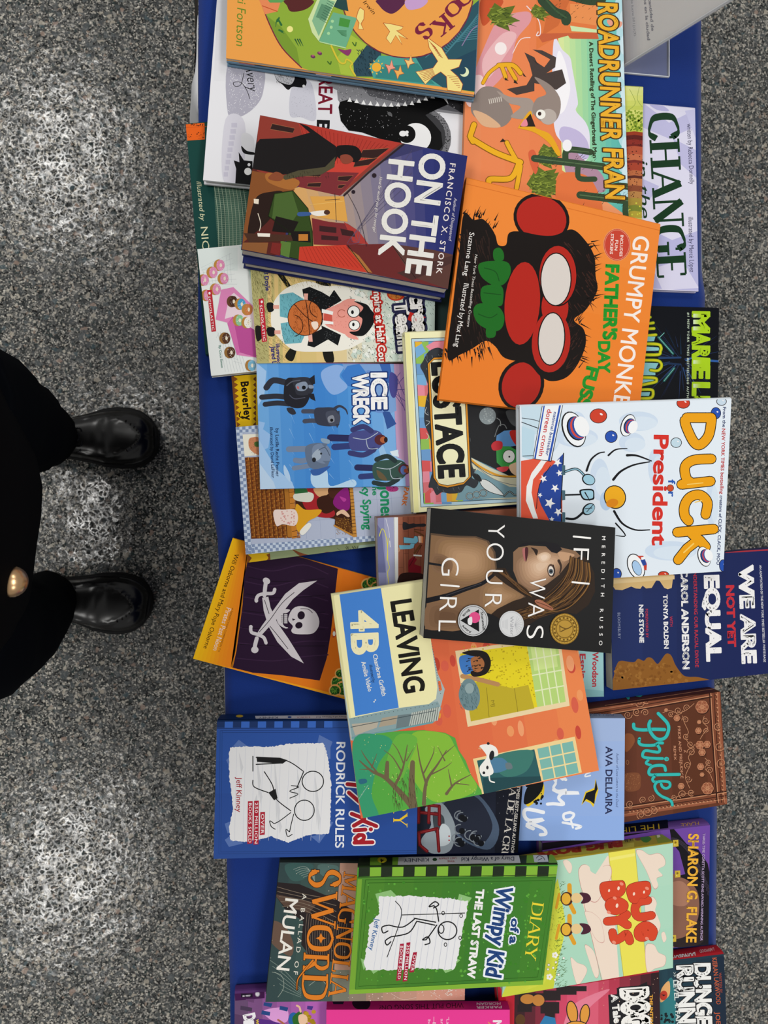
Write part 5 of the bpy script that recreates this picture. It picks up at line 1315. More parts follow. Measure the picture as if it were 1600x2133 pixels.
def art_eustace(a):
    a.view(780, 640, 3.5556)
    a.P('f3f0c2', [200, 180, 1500, 120, 1550, 1500, 290, 1540]); a.P('efeaa8', [226, 185, 262, 185, 330, 1520, 296, 1530])
    a.P('1f2a34', [272, 232, 1500, 190, 1540, 1420, 342, 1482]); a.P('bcd8e6', [276, 236, 1500, 194, 1540, 1416, 346, 1478]); a.P('1f2a34', [296, 254, 1500, 214, 1540, 1394, 364, 1454]); a.P('6f9cb0', [300, 258, 1500, 218, 1540, 1390, 368, 1450])
    rd = random.Random(4); pal = ['e8b838', 'd95a5a', '7ab0dc', '93c05a', 'e88fa0', 'e6a83c', '6f9ed0', 'd8747a']
    def edge(y): return 300 + (y - 258) * .057
    y = 258
    for r in range(15):
        x = edge(y); h = 80
        for c in range(3):
            w = rd.choice((52, 62, 70)); a.P(pal[(r * 3 + c * 2 + rd.randint(0, 1)) % 8], [x, y + rd.uniform(-6, 6), x + w, y + rd.uniform(-8, 8), x + w + 6, y + h, x + 4, y + h]); x += w
        y += 80
    for k in range(8): a.P(pal[(k * 3) % 8], [300 + k * 50, 258 - k * 2, 352 + k * 50, 256 - k * 2, 350 + k * 50, 340 - k * 4, 305 + k * 50, 350]); a.P(pal[(k * 3 + 1) % 8], [372 + k * 40, 1380, 416 + k * 40, 1340, 430 + k * 40, 1446 - k * 2, 376 + k * 40, 1450 - k * 2])
    a.P('e88fa0', [380, 290, 440, 254, 560, 250, 540, 330, 430, 340]); a.P('7ab0dc', [300, 300, 350, 270, 380, 330, 310, 380])
    a.P('232427', [640, 300, 1180, 300, 1180, 1250, 1000, 1250, 860, 1180, 690, 1100])
    a.P('dcd9bc', [690, 1100, 860, 1190, 1000, 1250, 1180, 1260, 1180, 1420, 640, 1420, 700, 1200], 0); a.P('7fa4b0', [640, 1330, 760, 1200, 860, 1260, 1000, 1330, 1180, 1340, 1180, 1400, 600, 1430])
    a.S('e0a030', 16, [690, 1110, 780, 1180, 900, 1240, 1000, 1255, 1180, 1250]); a.S('25292c', 4, [700, 1125, 780, 1192, 900, 1250, 1180, 1264])
    a.S('8a8f90', 5, [720, 1150, 860, 1260, 1000, 1310, 1180, 1330]); a.P('e8ecea', [780, 1280, 830, 1280, 900, 1330, 955, 1392, 860, 1370, 800, 1330], 1); a.P('25282a', [720, 1230, 770, 1240, 795, 1285, 770, 1290, 740, 1270], 1); a.O('25282a', 4, [780, 1280, 830, 1280, 900, 1330, 955, 1392, 860, 1370, 800, 1330])
    for k in range(3): a.EO('22282c', 9, 705 + k * 50, 1400 - k * 12, 26, 24); a.EO('d0d6d0', 3, 705 + k * 50, 1400 - k * 12, 26, 24)
    a.S('22282c', 12, [960, 1400, 1000, 1365, 1040, 1390, 1100, 1370]); a.S('d0d6d0', 3, [960, 1400, 1000, 1365, 1040, 1390, 1100, 1370])
    a.E('8b969a', 838, 805, 62, 63, 0); a.dots('a9b4b6', 30, 790, 750, 880, 850, 3, 8, 3); a.S('a0a6a6', 5, [905, 820, 930, 840, 935, 880]); a.P('55595c', [975, 770, 1070, 775, 1070, 880, 1010, 860], 1); a.S('7a7e80', 6, [890, 960, 920, 880, 960, 870, 980, 900])
    # patchwork fish
    a.P('5f94cc', [905, 950, 960, 915, 1020, 910, 1080, 930, 1080, 1020, 960, 1040, 900, 1000], 0); a.P('c0302c', [1000, 925, 1040, 910, 1080, 930, 1090, 1050, 1030, 1000], 1); a.P('3f9a4a', [900, 1030, 1000, 1030, 1090, 1080, 1090, 1170, 960, 1200, 905, 1150], 0); a.P('c8343c', [865, 1020, 900, 990, 945, 1000, 940, 1050, 880, 1060], 1); a.P('d84a50', [905, 1190, 990, 1180, 980, 1210, 940, 1220], 1); a.P('e8c4a0', [1000, 1170, 1090, 1150, 1090, 1250, 1020, 1230], 1)
    a.E('1c2a1c', 995, 1105, 47, 50); a.E('f2f2ee', 995, 1105, 43, 46); a.E('1c1c1c', 998, 1107, 7)
    fr = [360, 400, 400, 330, 470, 300, 540, 330, 640, 350, 680, 420, 690, 700, 720, 1150, 750, 1200, 720, 1260, 770, 1290, 740, 1340, 680, 1320, 640, 1370, 560, 1380, 500, 1370, 460, 1390, 430, 1340, 400, 1330, 420, 1250, 430, 1200, 420, 1000, 370, 850, 380, 700, 400, 600, 370, 500, 340, 440]
    a.P('34383e', fr, 1); a.lines('82888e', 3, 160, 350, 320, 740, 1370, 14, 30, 5, .4, fr)
    for z in ([385, 740, 375, 780, 400, 800], [380, 840, 410, 850, 380, 880], [385, 930, 400, 960, 385, 980]): a.S('d8dcd8', 3, z)
    def plaque(g, c): a.P(c, [395 + g, 420, 440, 375 + g, 630, 365 + g, 672 - g, 420, 712 - g, 1255, 660, 1310 - g, 540, 1335 - g, 478, 1320 - g, 438 + g, 1262])
    plaque(-8, '25282a'); plaque(0, 'e2962a'); plaque(12, '25282a'); plaque(16, 'f4f1c8')
    a.T('1a1b1c', 'EUSTACE', 428, 418, 482, 1262, 186, bold=.045)

def art_orange(a):
    a.view(900, 350, 2.5)
    a.G(['ee8a3a', 'ec8430', 'ea7e2c'], [180, 50, 1190, 295, 1100, 1330, 35, 1200], 4); a.S('d9742a', 4, [176, 82, 1186, 325], 0)
    # a plain dark shape with red and cream ovals
    K_ = '17110f'; R_ = 'b3261c'
    m_ = [165, 240, 215, 270, 262, 265, 300, 300, 330, 350, 345, 400, 385, 400, 400, 340, 455, 330, 560, 350, 640, 350, 730, 320, 800, 380, 845, 460, 852, 560, 860, 640, 800, 740, 740, 790, 790, 840, 800, 920, 760, 1020, 700, 1090, 620, 1110, 560, 1080, 500, 1020, 380, 990, 330, 930, 280, 900, 210, 940, 150, 970, 80, 985, 110, 700, 140, 450]
    for cx, cy, rx, ry, ro in ((570, 262, 112, 132, -70), (465, 1130, 100, 120, 18)):
        a.E(K_, cx, cy, rx + 18, ry + 16, ro); a.E(R_, cx, cy, rx, ry, ro)
    a.P(K_, m_, 1); a.lines('2f1f1a', 7, 90, 120, 300, 320, 940, 16, 60, 3); a.lines('3a221c', 6, 70, 620, 380, 840, 720, 30, 40, 8); a.lines('3a221c', 6, 50, 620, 780, 780, 1060, 30, -40, 9)
    a.lines(K_, 9, 26, 60, 930, 260, 985, 8, 40, 4); a.lines(K_, 9, 24, 160, 235, 330, 320, 18, -40, 5); a.lines(K_, 8, 26, 780, 380, 850, 700, 46, -18, 6); a.lines(K_, 8, 22, 740, 800, 790, 1000, 40, 20, 7)
    a.E(R_, 655, 560, 100, 158, 3); a.E(R_, 620, 905, 100, 160, 5); a.E(R_, 640, 725, 70, 110, 0); a.E(R_, 470, 705, 92, 216, 4)
    a.O(K_, 7, [(655 + 100 * math.cos(t), 560 + 158 * math.sin(t)) for t in [i * .25 for i in range(25)]], 0)
    a.E(K_, 645, 580, 82, 140, 1); a.E('dad2cc', 645, 580, 76, 134, 1); a.E(K_, 622, 890, 72, 140, 4); a.E('dad2cc', 622, 890, 66, 134, 4)
    G_ = '1f6a22'; H_ = '164f1a'
    a.P(G_, [320, 430, 350, 415, 372, 440, 370, 480, 325, 480], 1); a.P(G_, [245, 500, 300, 485, 390, 490, 410, 540, 380, 600, 330, 615, 270, 580, 245, 540], 1); a.P(G_, [262, 620, 360, 615, 370, 690, 350, 720, 265, 705], 1); a.P(G_, [215, 740, 250, 705, 340, 720, 375, 770, 365, 830, 320, 850, 240, 810], 1); a.P(G_, [285, 830, 330, 845, 325, 880, 285, 880], 1)
    for z in ([270, 520, 330, 540, 350, 590], [268, 650, 360, 660], [240, 760, 300, 780, 340, 760]): a.S(H_, 5, z)
    a.T('f6ece6', 'GRUMPY MONKEY', 1052, 352, 935, 1300, 84, bold=.012)
    a.T('22942a', "FATHER'S", 908, 505, 892, 890, 66, bold=.05); a.T('22942a', 'DAY', 868, 905, 868, 1065, 58, bold=.05); a.T('22942a', 'FUSS', 808, 1035, 758, 1235, 62, bold=.05)
    a.E('e9a070', 963, 400, 72, 85); a.E('c84432', 963, 400, 69, 82); a.EO('e89a80', 2.5, 963, 400, 64, 77)
    a.T('f8e4da', 'INCLUDES', 982, 350, 976, 460, 15, bold=.02); a.T('f8e4da', 'FUN', 955, 376, 950, 428, 15, bold=.02); a.T('f8e4da', 'STICKERS', 932, 342, 926, 448, 15, bold=.02)
    a.T('f2eeea', 'Suzanne Lang', 196, 334, 164, 560, 26); a.T('e2dcd6', 'New York Times Bestselling Creators', 224, 450, 182, 826, 14, shear=.1); a.T('f2eeea', 'Illustrated by Max Lang', 166, 600, 116, 930, 27)

def hat(a, x, y, s, r):
    c, d = math.cos(r), math.sin(r)
    def t(px, py): return (x + (px * c - py * d) * s, y + (px * d + py * c) * s)
    def el(col, cx, cy, rx, ry): a.P(col, [t(cx + rx * math.cos(q), cy + ry * math.sin(q)) for q in [i * .3 for i in range(21)]])
    el('1a1a1c', 0, 0, 56, 92); el('f4f7fa', 2, 0, 50, 86); el('1a1a1c', 14, 0, 46, 62); el('2f4fa0', 18, 0, 42, 58); el('d84a3c', 26, 0, 40, 55); el('2f4fa0', 34, 0, 38, 53); el('f6f8fa', 42, 0, 36, 52)

def art_ballot(a):
    a.view(1060, 810, 2.963)
    for x, y, rx, ry in ((200, 280, 120, 140), (420, 300, 130, 60), (800, 200, 120, 60), (760, 330, 80, 60), (560, 560, 60, 130), (1000, 1000, 160, 60), (900, 480, 40, 110), (1250, 700, 30, 160), (420, 230, 60, 90)): a.E('cfdff2', x, y, rx, ry); a.E('d9e7f5', x + 20, y + 12, rx * .8, ry * .7)
    a.P('c9e0ee', [75, 100, 330, 95, 320, 240, 90, 300]); a.P('bfdcec', [80, 230, 160, 260, 150, 440, 80, 420]); a.S('2a2a30', 5, [78, 205, 200, 250], 1); a.S('2a2a30', 4, [80, 180, 150, 190, 200, 205]); a.S('2a2a30', 4, [85, 415, 150, 412])
    # speaker's stand with stripes and stars
    a.P('e4593f', [75, 445, 160, 430, 270, 460, 300, 500, 330, 640, 330, 1000, 75, 1000]); a.P('f2f2f0', [200, 440, 235, 450, 150, 560, 140, 640, 160, 740, 180, 800, 150, 800, 105, 690, 110, 600, 140, 520]); a.P('e4593f', [230, 450, 300, 470, 190, 600, 180, 660, 160, 600], 1)
    a.P('27479c', [270, 470, 338, 398, 338, 460, 330, 560, 325, 690, 325, 840, 255, 820, 200, 720, 175, 650, 185, 600, 215, 520], 0); a.S('15151a', 6, [338, 395, 330, 560, 322, 700, 325, 830]); a.S('15151a', 4, [260, 470, 190, 590, 170, 740])
    def star(x, y, r, ph=0):
        a.P('f4f4f4', [(x + (r if i % 2 == 0 else r * .42) * math.cos(ph + i * math.pi / 5), y + (r if i % 2 == 0 else r * .42) * math.sin(ph + i * math.pi / 5)) for i in range(10)])
    for x, y, r, ph in ((285, 612, 27, .3), (252, 705, 36, .1), (213, 555, 26, .5), (300, 455, 28, .2), (312, 520, 22, .7), (305, 760, 28, .4), (192, 655, 16, .2), (265, 805, 18, .9)): star(x, y, r, ph)
    for y in (500, 655, 790): a.P('4a6a78', [328, y - 30, 348, y - 28, 348, y + 30, 328, y + 34]); 
    a.S('15181c', 16, [350, 510, 420, 495, 480, 550]); a.S('8fc0d6', 7, [350, 510, 420, 495, 470, 540]); a.E('15181c', 492, 560, 42, 34, 25); a.E('9fcce0', 494, 560, 36, 28, 25)
    a.S('15181c', 10, [350, 655, 440, 652], 0); a.P('15181c', [435, 630, 470, 618, 520, 622, 528, 660, 520, 684, 460, 684], 1); a.P('9fcce0', [446, 634, 475, 626, 515, 630, 520, 660, 512, 676, 465, 676], 1)
    a.S('15181c', 14, [355, 800, 410, 800, 460, 760]); a.E('15181c', 492, 742, 44, 32, -40); a.E('9fcce0', 496, 742, 37, 26, -40); a.S('15181c', 4, [470, 740, 515, 735]); a.S('15181c', 4, [480, 760, 520, 715])
    # plain brush strokes and a yellow oval
    for z, w in (([480, 505, 505, 440, 550, 400, 590, 390], 14), ([615, 410, 660, 375, 730, 368], 12), ([730, 410, 790, 412, 880, 445], 16), ([645, 560, 690, 510, 770, 470, 870, 450], 16), ([650, 755, 700, 830, 780, 870, 870, 870], 15), ([660, 830, 720, 905, 660, 905], 10), ([470, 640, 500, 690], 8)): a.S('17171a', w, z, 1, w * .45)
    a.E('b9d2ee', 600, 690, 38, 60, 0); a.E('17171a', 655, 668, 68, 74, -20); a.E('f0ae22', 655, 668, 62, 68, -20); a.E('e08a1a', 638, 705, 38, 26, -15)
    a.P('17171a', [60, 95, 60, 95, 60, 96]) if False else None
    hat(a, 400, 250, 1.25, -.35); hat(a, 735, 225, .78, .35); hat(a, 790, 1095, -.85, -.35) if False else None
    a.E('17171a', 785, 1095, 52, 82, -22); a.E('f4f7fa', 785, 1095, 46, 76, -22); a.E('17171a', 790, 1105, 27, 50, -22); a.E('a9cbee', 791, 1105, 24, 46, -22); a.P('c8402f', [790, 1030, 830, 1030, 852, 1080, 850, 1120, 835, 1118, 830, 1070]); a.P('2c4a9c', [812, 1055, 840, 1050, 850, 1085, 828, 1092]); a.P('f4f7fa', [815, 1040, 836, 1036, 842, 1050, 820, 1056])
    for x, y, rx, ry, c in ((553, 167, 50, 42, 'd0432c'), (632, 295, 35, 34, '2a54b4'), (1077, 88, 38, 30, 'd0432c'), (1278, 150, 28, 33, '2a54b4'), (1033, 332, 31, 28, 'c3dcea'), (1313, 78, 28, 22, 'c9dcec'), (1322, 1090, 20, 34, '2a54b4'), (665, 1142, 28, 32, '2a54b4'), (955, 1145, 30, 16, 'd0432c')):
        a.E('2a1c20', x, y, rx + 4, ry + 4); a.E(c, x, y, rx, ry); a.E('f4f0f4', x + rx * .35, y - ry * .25, rx * .2, ry * .14, 30)
    a.P('17171a', [147, 432, 205, 100, 335, 96, 262, 450]); a.P('f3f6f8', [151, 430, 208, 104, 330, 100, 258, 444]); a.P('2a54b4', [156, 430, 214, 104, 222, 104, 166, 432]); a.P('2a54b4', [240, 442, 310, 102, 322, 101, 253, 444])
    a.T('cf3a3c', 'doreen cronin', 238, 124, 184, 412, 30, bold=.015, shear=-.05); a.T('2a4a94', 'national bestseller', 278, 142, 226, 410, 20, bold=.015)
    # the big hand-drawn title
    for w, c in ((66, '18161a'), (56, 'eea41a')):
        a.S(c, w, [1098, 178, 1250, 178], 0); a.S(c, w, [1250, 178, 1250, 200, 1232, 290, 1180, 345, 1140, 325, 1098, 240, 1086, 195]) 
        a.S(c, w, [1250, 432, 1140, 440, 1088, 480, 1095, 550, 1120, 575], 1); a.S(c, w, [1245, 570, 1066, 590], 0)
        a.S(c, w, [1215, 775, 1225, 700, 1180, 655, 1120, 668, 1085, 720, 1085, 780, 1110, 815])
        a.S(c, w, [1265, 865, 1040, 885], 0); a.S(c, w, [1130, 895, 1180, 935, 1215, 975], 0); a.S(c, w, [1165, 935, 1100, 985, 1045, 1055], 0)
    a.S('f7cf6a', 7, [1150, 700, 1190, 690]); a.S('f7cf6a', 9, [1080, 1010, 1140, 955], 0); a.S('f7cf6a', 6, [1100, 590, 1200, 580], 0)
    hat(a, 1205, 1035, .7, -.3)
    a.T('d8352c', 'President', 898, 288, 886, 962, 88, bold=.03)
    a.T('2a5ab4', 'f  r', 985, 562, 985, 665, 42, bold=.025); a.E('5a1c14', 997, 612, 22, 22); a.E('d0502c', 997, 612, 19, 19)
    a.T('2a3a6a', 'From the', 1322, 112, 1319, 236, 20, bold=.02); a.T('c03a3c', 'NEW YORK TIMES bestselling', 1316, 246, 1304, 648, 21, bold=.02); a.T('2a3a6a', 'creators of CLICK, CLACK, MOO', 1303, 658, 1282, 1086, 19, bold=.02)

def art_equal(a):
    a.view(1220, 1120, 4.2105)
    a.G(['202f63', '1b2857', '1d2658'], [200, 100, 200, 1400, 1700, 1300, 1700, 60], 5)
    a.P('e0bd80', [200, 200, 800, 200, 770, 330, 755, 440, 720, 452, 690, 440, 650, 380, 620, 372, 580, 440, 530, 445, 500, 420, 480, 448, 440, 445, 400, 428, 320, 460, 260, 455, 235, 420]); a.P('eccf9a', [200, 370, 780, 330, 780, 365, 235, 405])
    f_ = [230, 1360, 250, 1200, 275, 1110, 310, 1080, 420, 1092, 460, 1062, 510, 1080, 540, 1052, 580, 1056, 625, 1105, 650, 1090, 700, 1022, 735, 1020, 760, 1050, 790, 1120, 850, 1200, 900, 1220, 980, 1222, 1080, 1245, 1080, 1260, 400, 1340]
    a.P('8c5a22', f_, 1); a.dots('9a682c', 60, 260, 1100, 900, 1300, 8, 20, 4, f_); a.dots('7f4f1c', 50, 260, 1100, 800, 1300, 8, 18, 5, f_)
    W_ = 'f0eff0'; R_ = 'c4303c'
    a.T(W_, 'WE ARE', 1348, 252, 1378, 1094, 118, bold=.06); a.T(R_, 'NOT YET', 1234, 424, 1252, 955, 66, bold=.05); a.T(W_, 'EQUAL', 1046, 342, 1068, 1075, 120, bold=.06)
    a.dots('1d2858', 90, 1050, 350, 1190, 1070, 1, 3.4, 3); a.dots('1d2858', 110, 1350, 255, 1500, 1090, 1, 3.4, 4)
    a.T(W_, 'CAROL ANDERSON', 836, 280, 854, 1150, 56, bold=.045); a.T(R_, 'UNDERSTANDING OUR RACIAL DIVIDE', 944, 270, 962, 1136, 30, bold=.015)
    a.T(R_, 'WITH', 738, 690, 741, 778, 24, bold=.01); a.T(W_, 'TONYA BOLDEN', 680, 502, 690, 972, 38, bold=.035); a.T(R_, 'FOREWORD BY', 524, 625, 530, 878, 22, bold=.01); a.T(W_, 'NIC STONE', 468, 590, 474, 920, 38, bold=.035)
    a.T('9aa2bc', 'BLOOMSBURY', 280, 658, 284, 886, 24, space=1.1); a.T('dcdce2', 'AN ADAPTATION OF THE NEW YORK TIMES BESTSELLER WHITE RAGE', 1524, 240, 1562, 1092, 19, bold=.015, shear=.1)
    a.P('a8303a', [1225, 122, 1700, 96, 1700, 108, 1225, 134])

def art_woodson(a):
    a.view(680, 1200, 2.7586)
    a.T('c03544', 'Woodson', 1530, 438, 1528, 635, 33, bold=.03); a.T('c03544', 'Espinosa', 1456, 448, 1458, 690, 33, bold=.03); a.P('8fc4ca', [1400, 640, 1600, 660, 1600, 700, 1400, 700])

def art_copper(a):
    a.view(1290, 1420, 6.6667)
    a.G(['5f3424', '6a3b2a', '57301f', '6b3a28'], [0, 400, 0, 2000, 1500, 1700, 1400, 100], 6)
    H_ = 'c58a66'; M_ = '96583e'; D_ = '341a12'
    def band(o, w, c):
        a.S(c, w, [-900, 480 + o, 0, 330 + o * .9, 1320 - o * .3, 90 + o], 0); a.S(c, w, [1370 - o, 60, 1400 - o, 600, 1480 - o, 1680], 0); a.S(c, w, [-900, 2000 - o, 100, 1850 - o, 1500, 1640 - o], 0)
    band(0, 40, M_); band(60, 70, '7c4630'); band(60, 10, D_); band(105, 14, H_); band(120, 18, D_); band(15, 5, H_)
    for k in range(26):
        t = k / 25; x = 100 + t * 1200; y = 290 - t * 185; a.E(H_, x, y, 11, 10); a.E(D_, x + 12, y + 14, 8, 6)
        x = 1345 + t * 100; y = 120 + t * 1500; a.E(H_, x, y, 10, 11); a.E(D_, x - 14, y + 10, 6, 8); x = 150 + t * 1280; y = 1805 - t * 170; a.E(H_, x, y, 11, 10); a.E(D_, x + 8, y - 14, 8, 6)
    def scroll(x, y, r, ph=0, n=2.2, w=9, c=H_):
        a.S(c, w, [(x + r * (1 - i / 30) * math.cos(ph + i / 30 * n * 6.283), y + r * (1 - i / 30) * math.sin(ph + i / 30 * n * 6.283)) for i in range(31)], 0, w * .5)
    for x, y, r, ph in ((280, 290, 70, 0), (210, 270, 60, 2), (370, 250, 60, 1), (390, 1800, 70, 0), (300, 1850, 60, 2), (480, 1790, 60, 4), (240, 420, 55, 1), (360, 430, 55, 3), (120, 460, 60, 0), (330, 1640, 50, 2), (440, 1620, 50, 5), (1370, 620, 60, 1), (1420, 1130, 70, 2), (1390, 900, 70, 0), (820, 400, 60, 0), (720, 450, 40, 1), (940, 360, 50, 2), (920, 530, 50, 3), (930, 760, 46, 1), (990, 870, 55, 0), (1000, 980, 60, 3), (950, 1160, 50, 2), (960, 1350, 50, 0), (880, 1560, 60, 2), (1000, 1540, 50, 1), (760, 1600, 40, 0), (1200, 540, 50, 0), (1210, 680, 40, 2), (1240, 1120, 45, 1), (1260, 1230, 50, 3), (150, 1700, 60, 1)):
        scroll(x + 4, y + 5, r, ph, 1.8, 13, D_); scroll(x, y, r, ph, 1.8, 10)
    def rose(x, y, r):
        a.E(D_, x + 6, y + 8, r * 1.05); a.E(M_, x, y, r)
        for k in range(6): t = k * 1.047; a.EO(H_, 6, x + r * .55 * math.cos(t), y + r * .55 * math.sin(t), r * .42)
        a.EO(H_, 5, x, y, r * .3); scroll(x, y, r * .3, 0, 1.5, 5)
    for x, y, r in ((1150, 350, 92), (1225, 1480, 85), (800, 505, 45), (1100, 680, 45), (860, 1450, 45), (1130, 1180, 48), (1120, 880, 60), (1220, 870, 50), (1150, 980, 50), (650, 395, 26), (1110, 560, 28), (1150, 1290, 30)): rose(x, y, r)
    for z in ([880, 470, 900, 560, 960, 700, 920, 760, 960, 850, 1040, 930, 960, 1040, 990, 1140, 940, 1250, 920, 1340, 980, 1480], [1180, 480, 1160, 560, 1230, 640, 1170, 720, 1120, 800], [1190, 1060, 1240, 1120, 1190, 1200, 1260, 1280, 1300, 1380], [600, 430, 700, 400, 800, 430, 920, 400, 1040, 300], [640, 1640, 760, 1610, 900, 1560, 1040, 1530]): a.S(D_, 14, z); a.S(H_, 8, z)
    a.P('8a5030', [80, 740, 170, 725, 215, 790, 205, 860, 130, 960, 80, 950], 1); a.P('7d4a30', [80, 1280, 270, 1270, 300, 1380, 270, 1500, 100, 1520, 80, 1400], 1); a.dots('a5704a', 60, 90, 1280, 280, 1500, 3, 7, 6); a.EO('a5704a', 5, 115, 1120, 18, 30)
    T_ = '35b9b4'
    for z, w in (([200, 590, 215, 650, 330, 670, 480, 660, 630, 665], 44), ([430, 545, 410, 600, 430, 690, 500, 780, 580, 800, 650, 760, 685, 660, 670, 580, 610, 510, 540, 440], 44), ([280, 790, 275, 850, 330, 880, 480, 880, 540, 850, 600, 850], 40), ([520, 870, 560, 930, 545, 975, 470, 970, 370, 955, 330, 985, 330, 1040, 420, 1060, 600, 1065], 38), ([400, 1090, 370, 1130, 440, 1160], 34), ([640, 1230, 620, 1170, 540, 1160, 450, 1180, 410, 1240, 430, 1290, 560, 1290, 830, 1285], 40), ([500, 1300, 460, 1350, 490, 1390, 600, 1380, 690, 1395, 700, 1450, 650, 1480, 600, 1460, 580, 1420], 36), ([520, 1390, 490, 1450, 520, 1530, 590, 1590, 660, 1620, 720, 1660, 735, 1710], 36)): a.S('1a6a68', w + 8, z); a.S(T_, w, z)
    a.E(T_, 655, 1072, 34, 30); a.E('6b3a28', 662, 1074, 9)
    a.T('d89a78', 'A', 893, 950, 898, 985, 34); a.T('d89a78', 'PRIDE AND PREJUDICE', 808, 618, 852, 1340, 38); a.T('d89a78', 'REMIX', 752, 892, 762, 1088, 34)

def sp_copper(a):
    a.view(1290, 1420, 6.6667); a.S('c58a66', 6, [-200, 330, 1400, 85], 0); a.S('35b9b4', 20, [-60, 230, 60, 180, 130, 240, 150, 180, 300, 200, 330, 130, 420, 160, 380, 130, 450, 130])

def art_bluebird(a):
    a.view(860, 1420, 2.353)
    a.G(['a5b9e0', '98b4e6', '8fb0ea'], [100, 170, 1045, 170, 1040, 780, 100, 780], 5)
    W_ = 'f2f5fb'
    for z, w in (([700, 490, 690, 470, 700, 455, 735, 480], 12), ([665, 540, 660, 500, 690, 500, 720, 530], 0.1), ([700, 500, 710, 460, 745, 470], 10), ([770, 480, 690, 500, 680, 520, 720, 540], .1), ([690, 530, 730, 545, 815, 545, 740, 545, 715, 570, 740, 600, 690, 598, 660, 600], 16), ([640, 640, 560, 625, 545, 650, 570, 680, 640, 675, 560, 700, 590, 720], 18), ([600, 735, 650, 745, 640, 720, 610, 705, 590, 720], .1), ([590, 700, 640, 720, 652, 745, 625, 750], 16), ([770, 640, 740, 650, 745, 675, 775, 672, 790, 650, 770, 640], 13), ([735, 690, 790, 700, 825, 710, 800, 720], 12), ([775, 680, 785, 715], 10), ([868, 445, 850, 452, 845, 465, 870, 460], 7)): a.S(W_, w, z) if w > .2 else None
    a.S(W_, 15, [690, 470, 720, 465, 750, 480], 1); a.S(W_, 13, [700, 500, 690, 520, 710, 535, 750, 530])
    a.P('e8c832', [555, 590, 600, 560, 640, 500, 640, 560, 600, 590, 565, 612], 1); a.P('15181c', [545, 570, 560, 520, 600, 485, 640, 490, 625, 545, 580, 590, 548, 600], 1); a.dots('15181c', 40, 540, 480, 640, 600, 4, 10, 3)
    a.P('e8c832', [826, 605, 845, 540, 890, 520, 895, 475, 910, 530, 905, 550, 885, 615, 870, 595, 845, 585], 0); a.P('171a20', [830, 600, 850, 545, 890, 530, 898, 480, 906, 525, 895, 550, 890, 600, 870, 585, 850, 575], 0)
    a.T('2a2f52', 'AVA DELLAIRA', 946, 318, 944, 648, 33, bold=.02); a.T('4a5a86', 'Author of Love Letters to the Dead', 997, 350, 995, 615, 13, shear=.15)

def sp_bluebird(a):
    a.view(860, 1420, 2.353); a.T('5a6688', 'DELLAIRA', 985, 152, 862, 152, 16)

def art_nightfall(a):
    a.view(860, 1420, 2.353)
    a.G(['2c2f36', '1a1d28', '23283a', '14161f'], [-400, 100, -400, 900, 560, 900, 580, 100], 6)
    a.dots('9aa0b0', 40, 100, 540, 460, 820, .8, 2, 4); a.P('4a5a70', [120, 560, 300, 540, 420, 700, 380, 820, 250, 780, 160, 680], 1); a.P('262b3a', [150, 600, 300, 560, 390, 700, 330, 800, 220, 740], 1)
    a.P('8d98a0', [60, 620, 130, 590, 180, 640, 210, 730, 180, 830, 90, 840, 40, 780, 90, 700], 1); a.P('3f464c', [100, 640, 150, 660, 150, 720, 110, 740], 1); a.P('c3cdd2', [140, 700, 180, 720, 180, 790, 120, 800], 1)
    for k in range(9): rd = random.Random(k); x, y = 260 + rd.uniform(-60, 70), 700 + rd.uniform(-60, 90); a.EO('7c848c', 5, x, y, 26, 22, 0, 0, 280); a.E('15171c', x + 10, y + 10, 15)
    for z in ([30, 600, 130, 610], [30, 640, 130, 650], [130, 610, 130, 700], [80, 610, 78, 690], [30, 600, 28, 690], [30, 740, 120, 720], [120, 720, 128, 830], [30, 740, 34, 800, 70, 830]): a.S('6a161c', 16, z, 0); a.S('8f2a2c', 5, z, 0)
    a.E('a02a30', 178, 757, 4); a.E('a02a30', 178, 777, 4)
    a.SER('cfcac2', 'A DE LA CRUZ', 476, 520, 428, 900, 31, tk=.14, tn=.05); a.T('cfcac2', 'TIMES BEST-SELLING AUTHOR', 512, 512, 480, 842, 15, bold=.015, shear=.15)
    a.P('0a0b0f', [535, 480, 580, 480, 520, 880, 492, 880])

def sp_nightfall(a):
    a.view(430, 1460, 3.404); a.E('8a8a80', 928, 68, 6, 10)

def paper(a, pts, seed, lines):
    rd = random.Random(seed); P_ = pairs(pts); out = []
    for i, p in enumerate(P_):
        q = P_[(i + 1) % len(P_)]; n = max(2, int(math.hypot(q[0] - p[0], q[1] - p[1]) / 9))
        for k in range(n): out.append((p[0] + (q[0] - p[0]) * k / n + rd.uniform(-4, 4), p[1] + (q[1] - p[1]) * k / n + rd.uniform(-4, 4)))
    a.P('e8e8ea', out)
    for z in lines: a.S('c9ccda', 2, z, 0)

def doodle(a, segs, w, c='1c1c1e'):
    for z in segs: a.S(c, w, z)

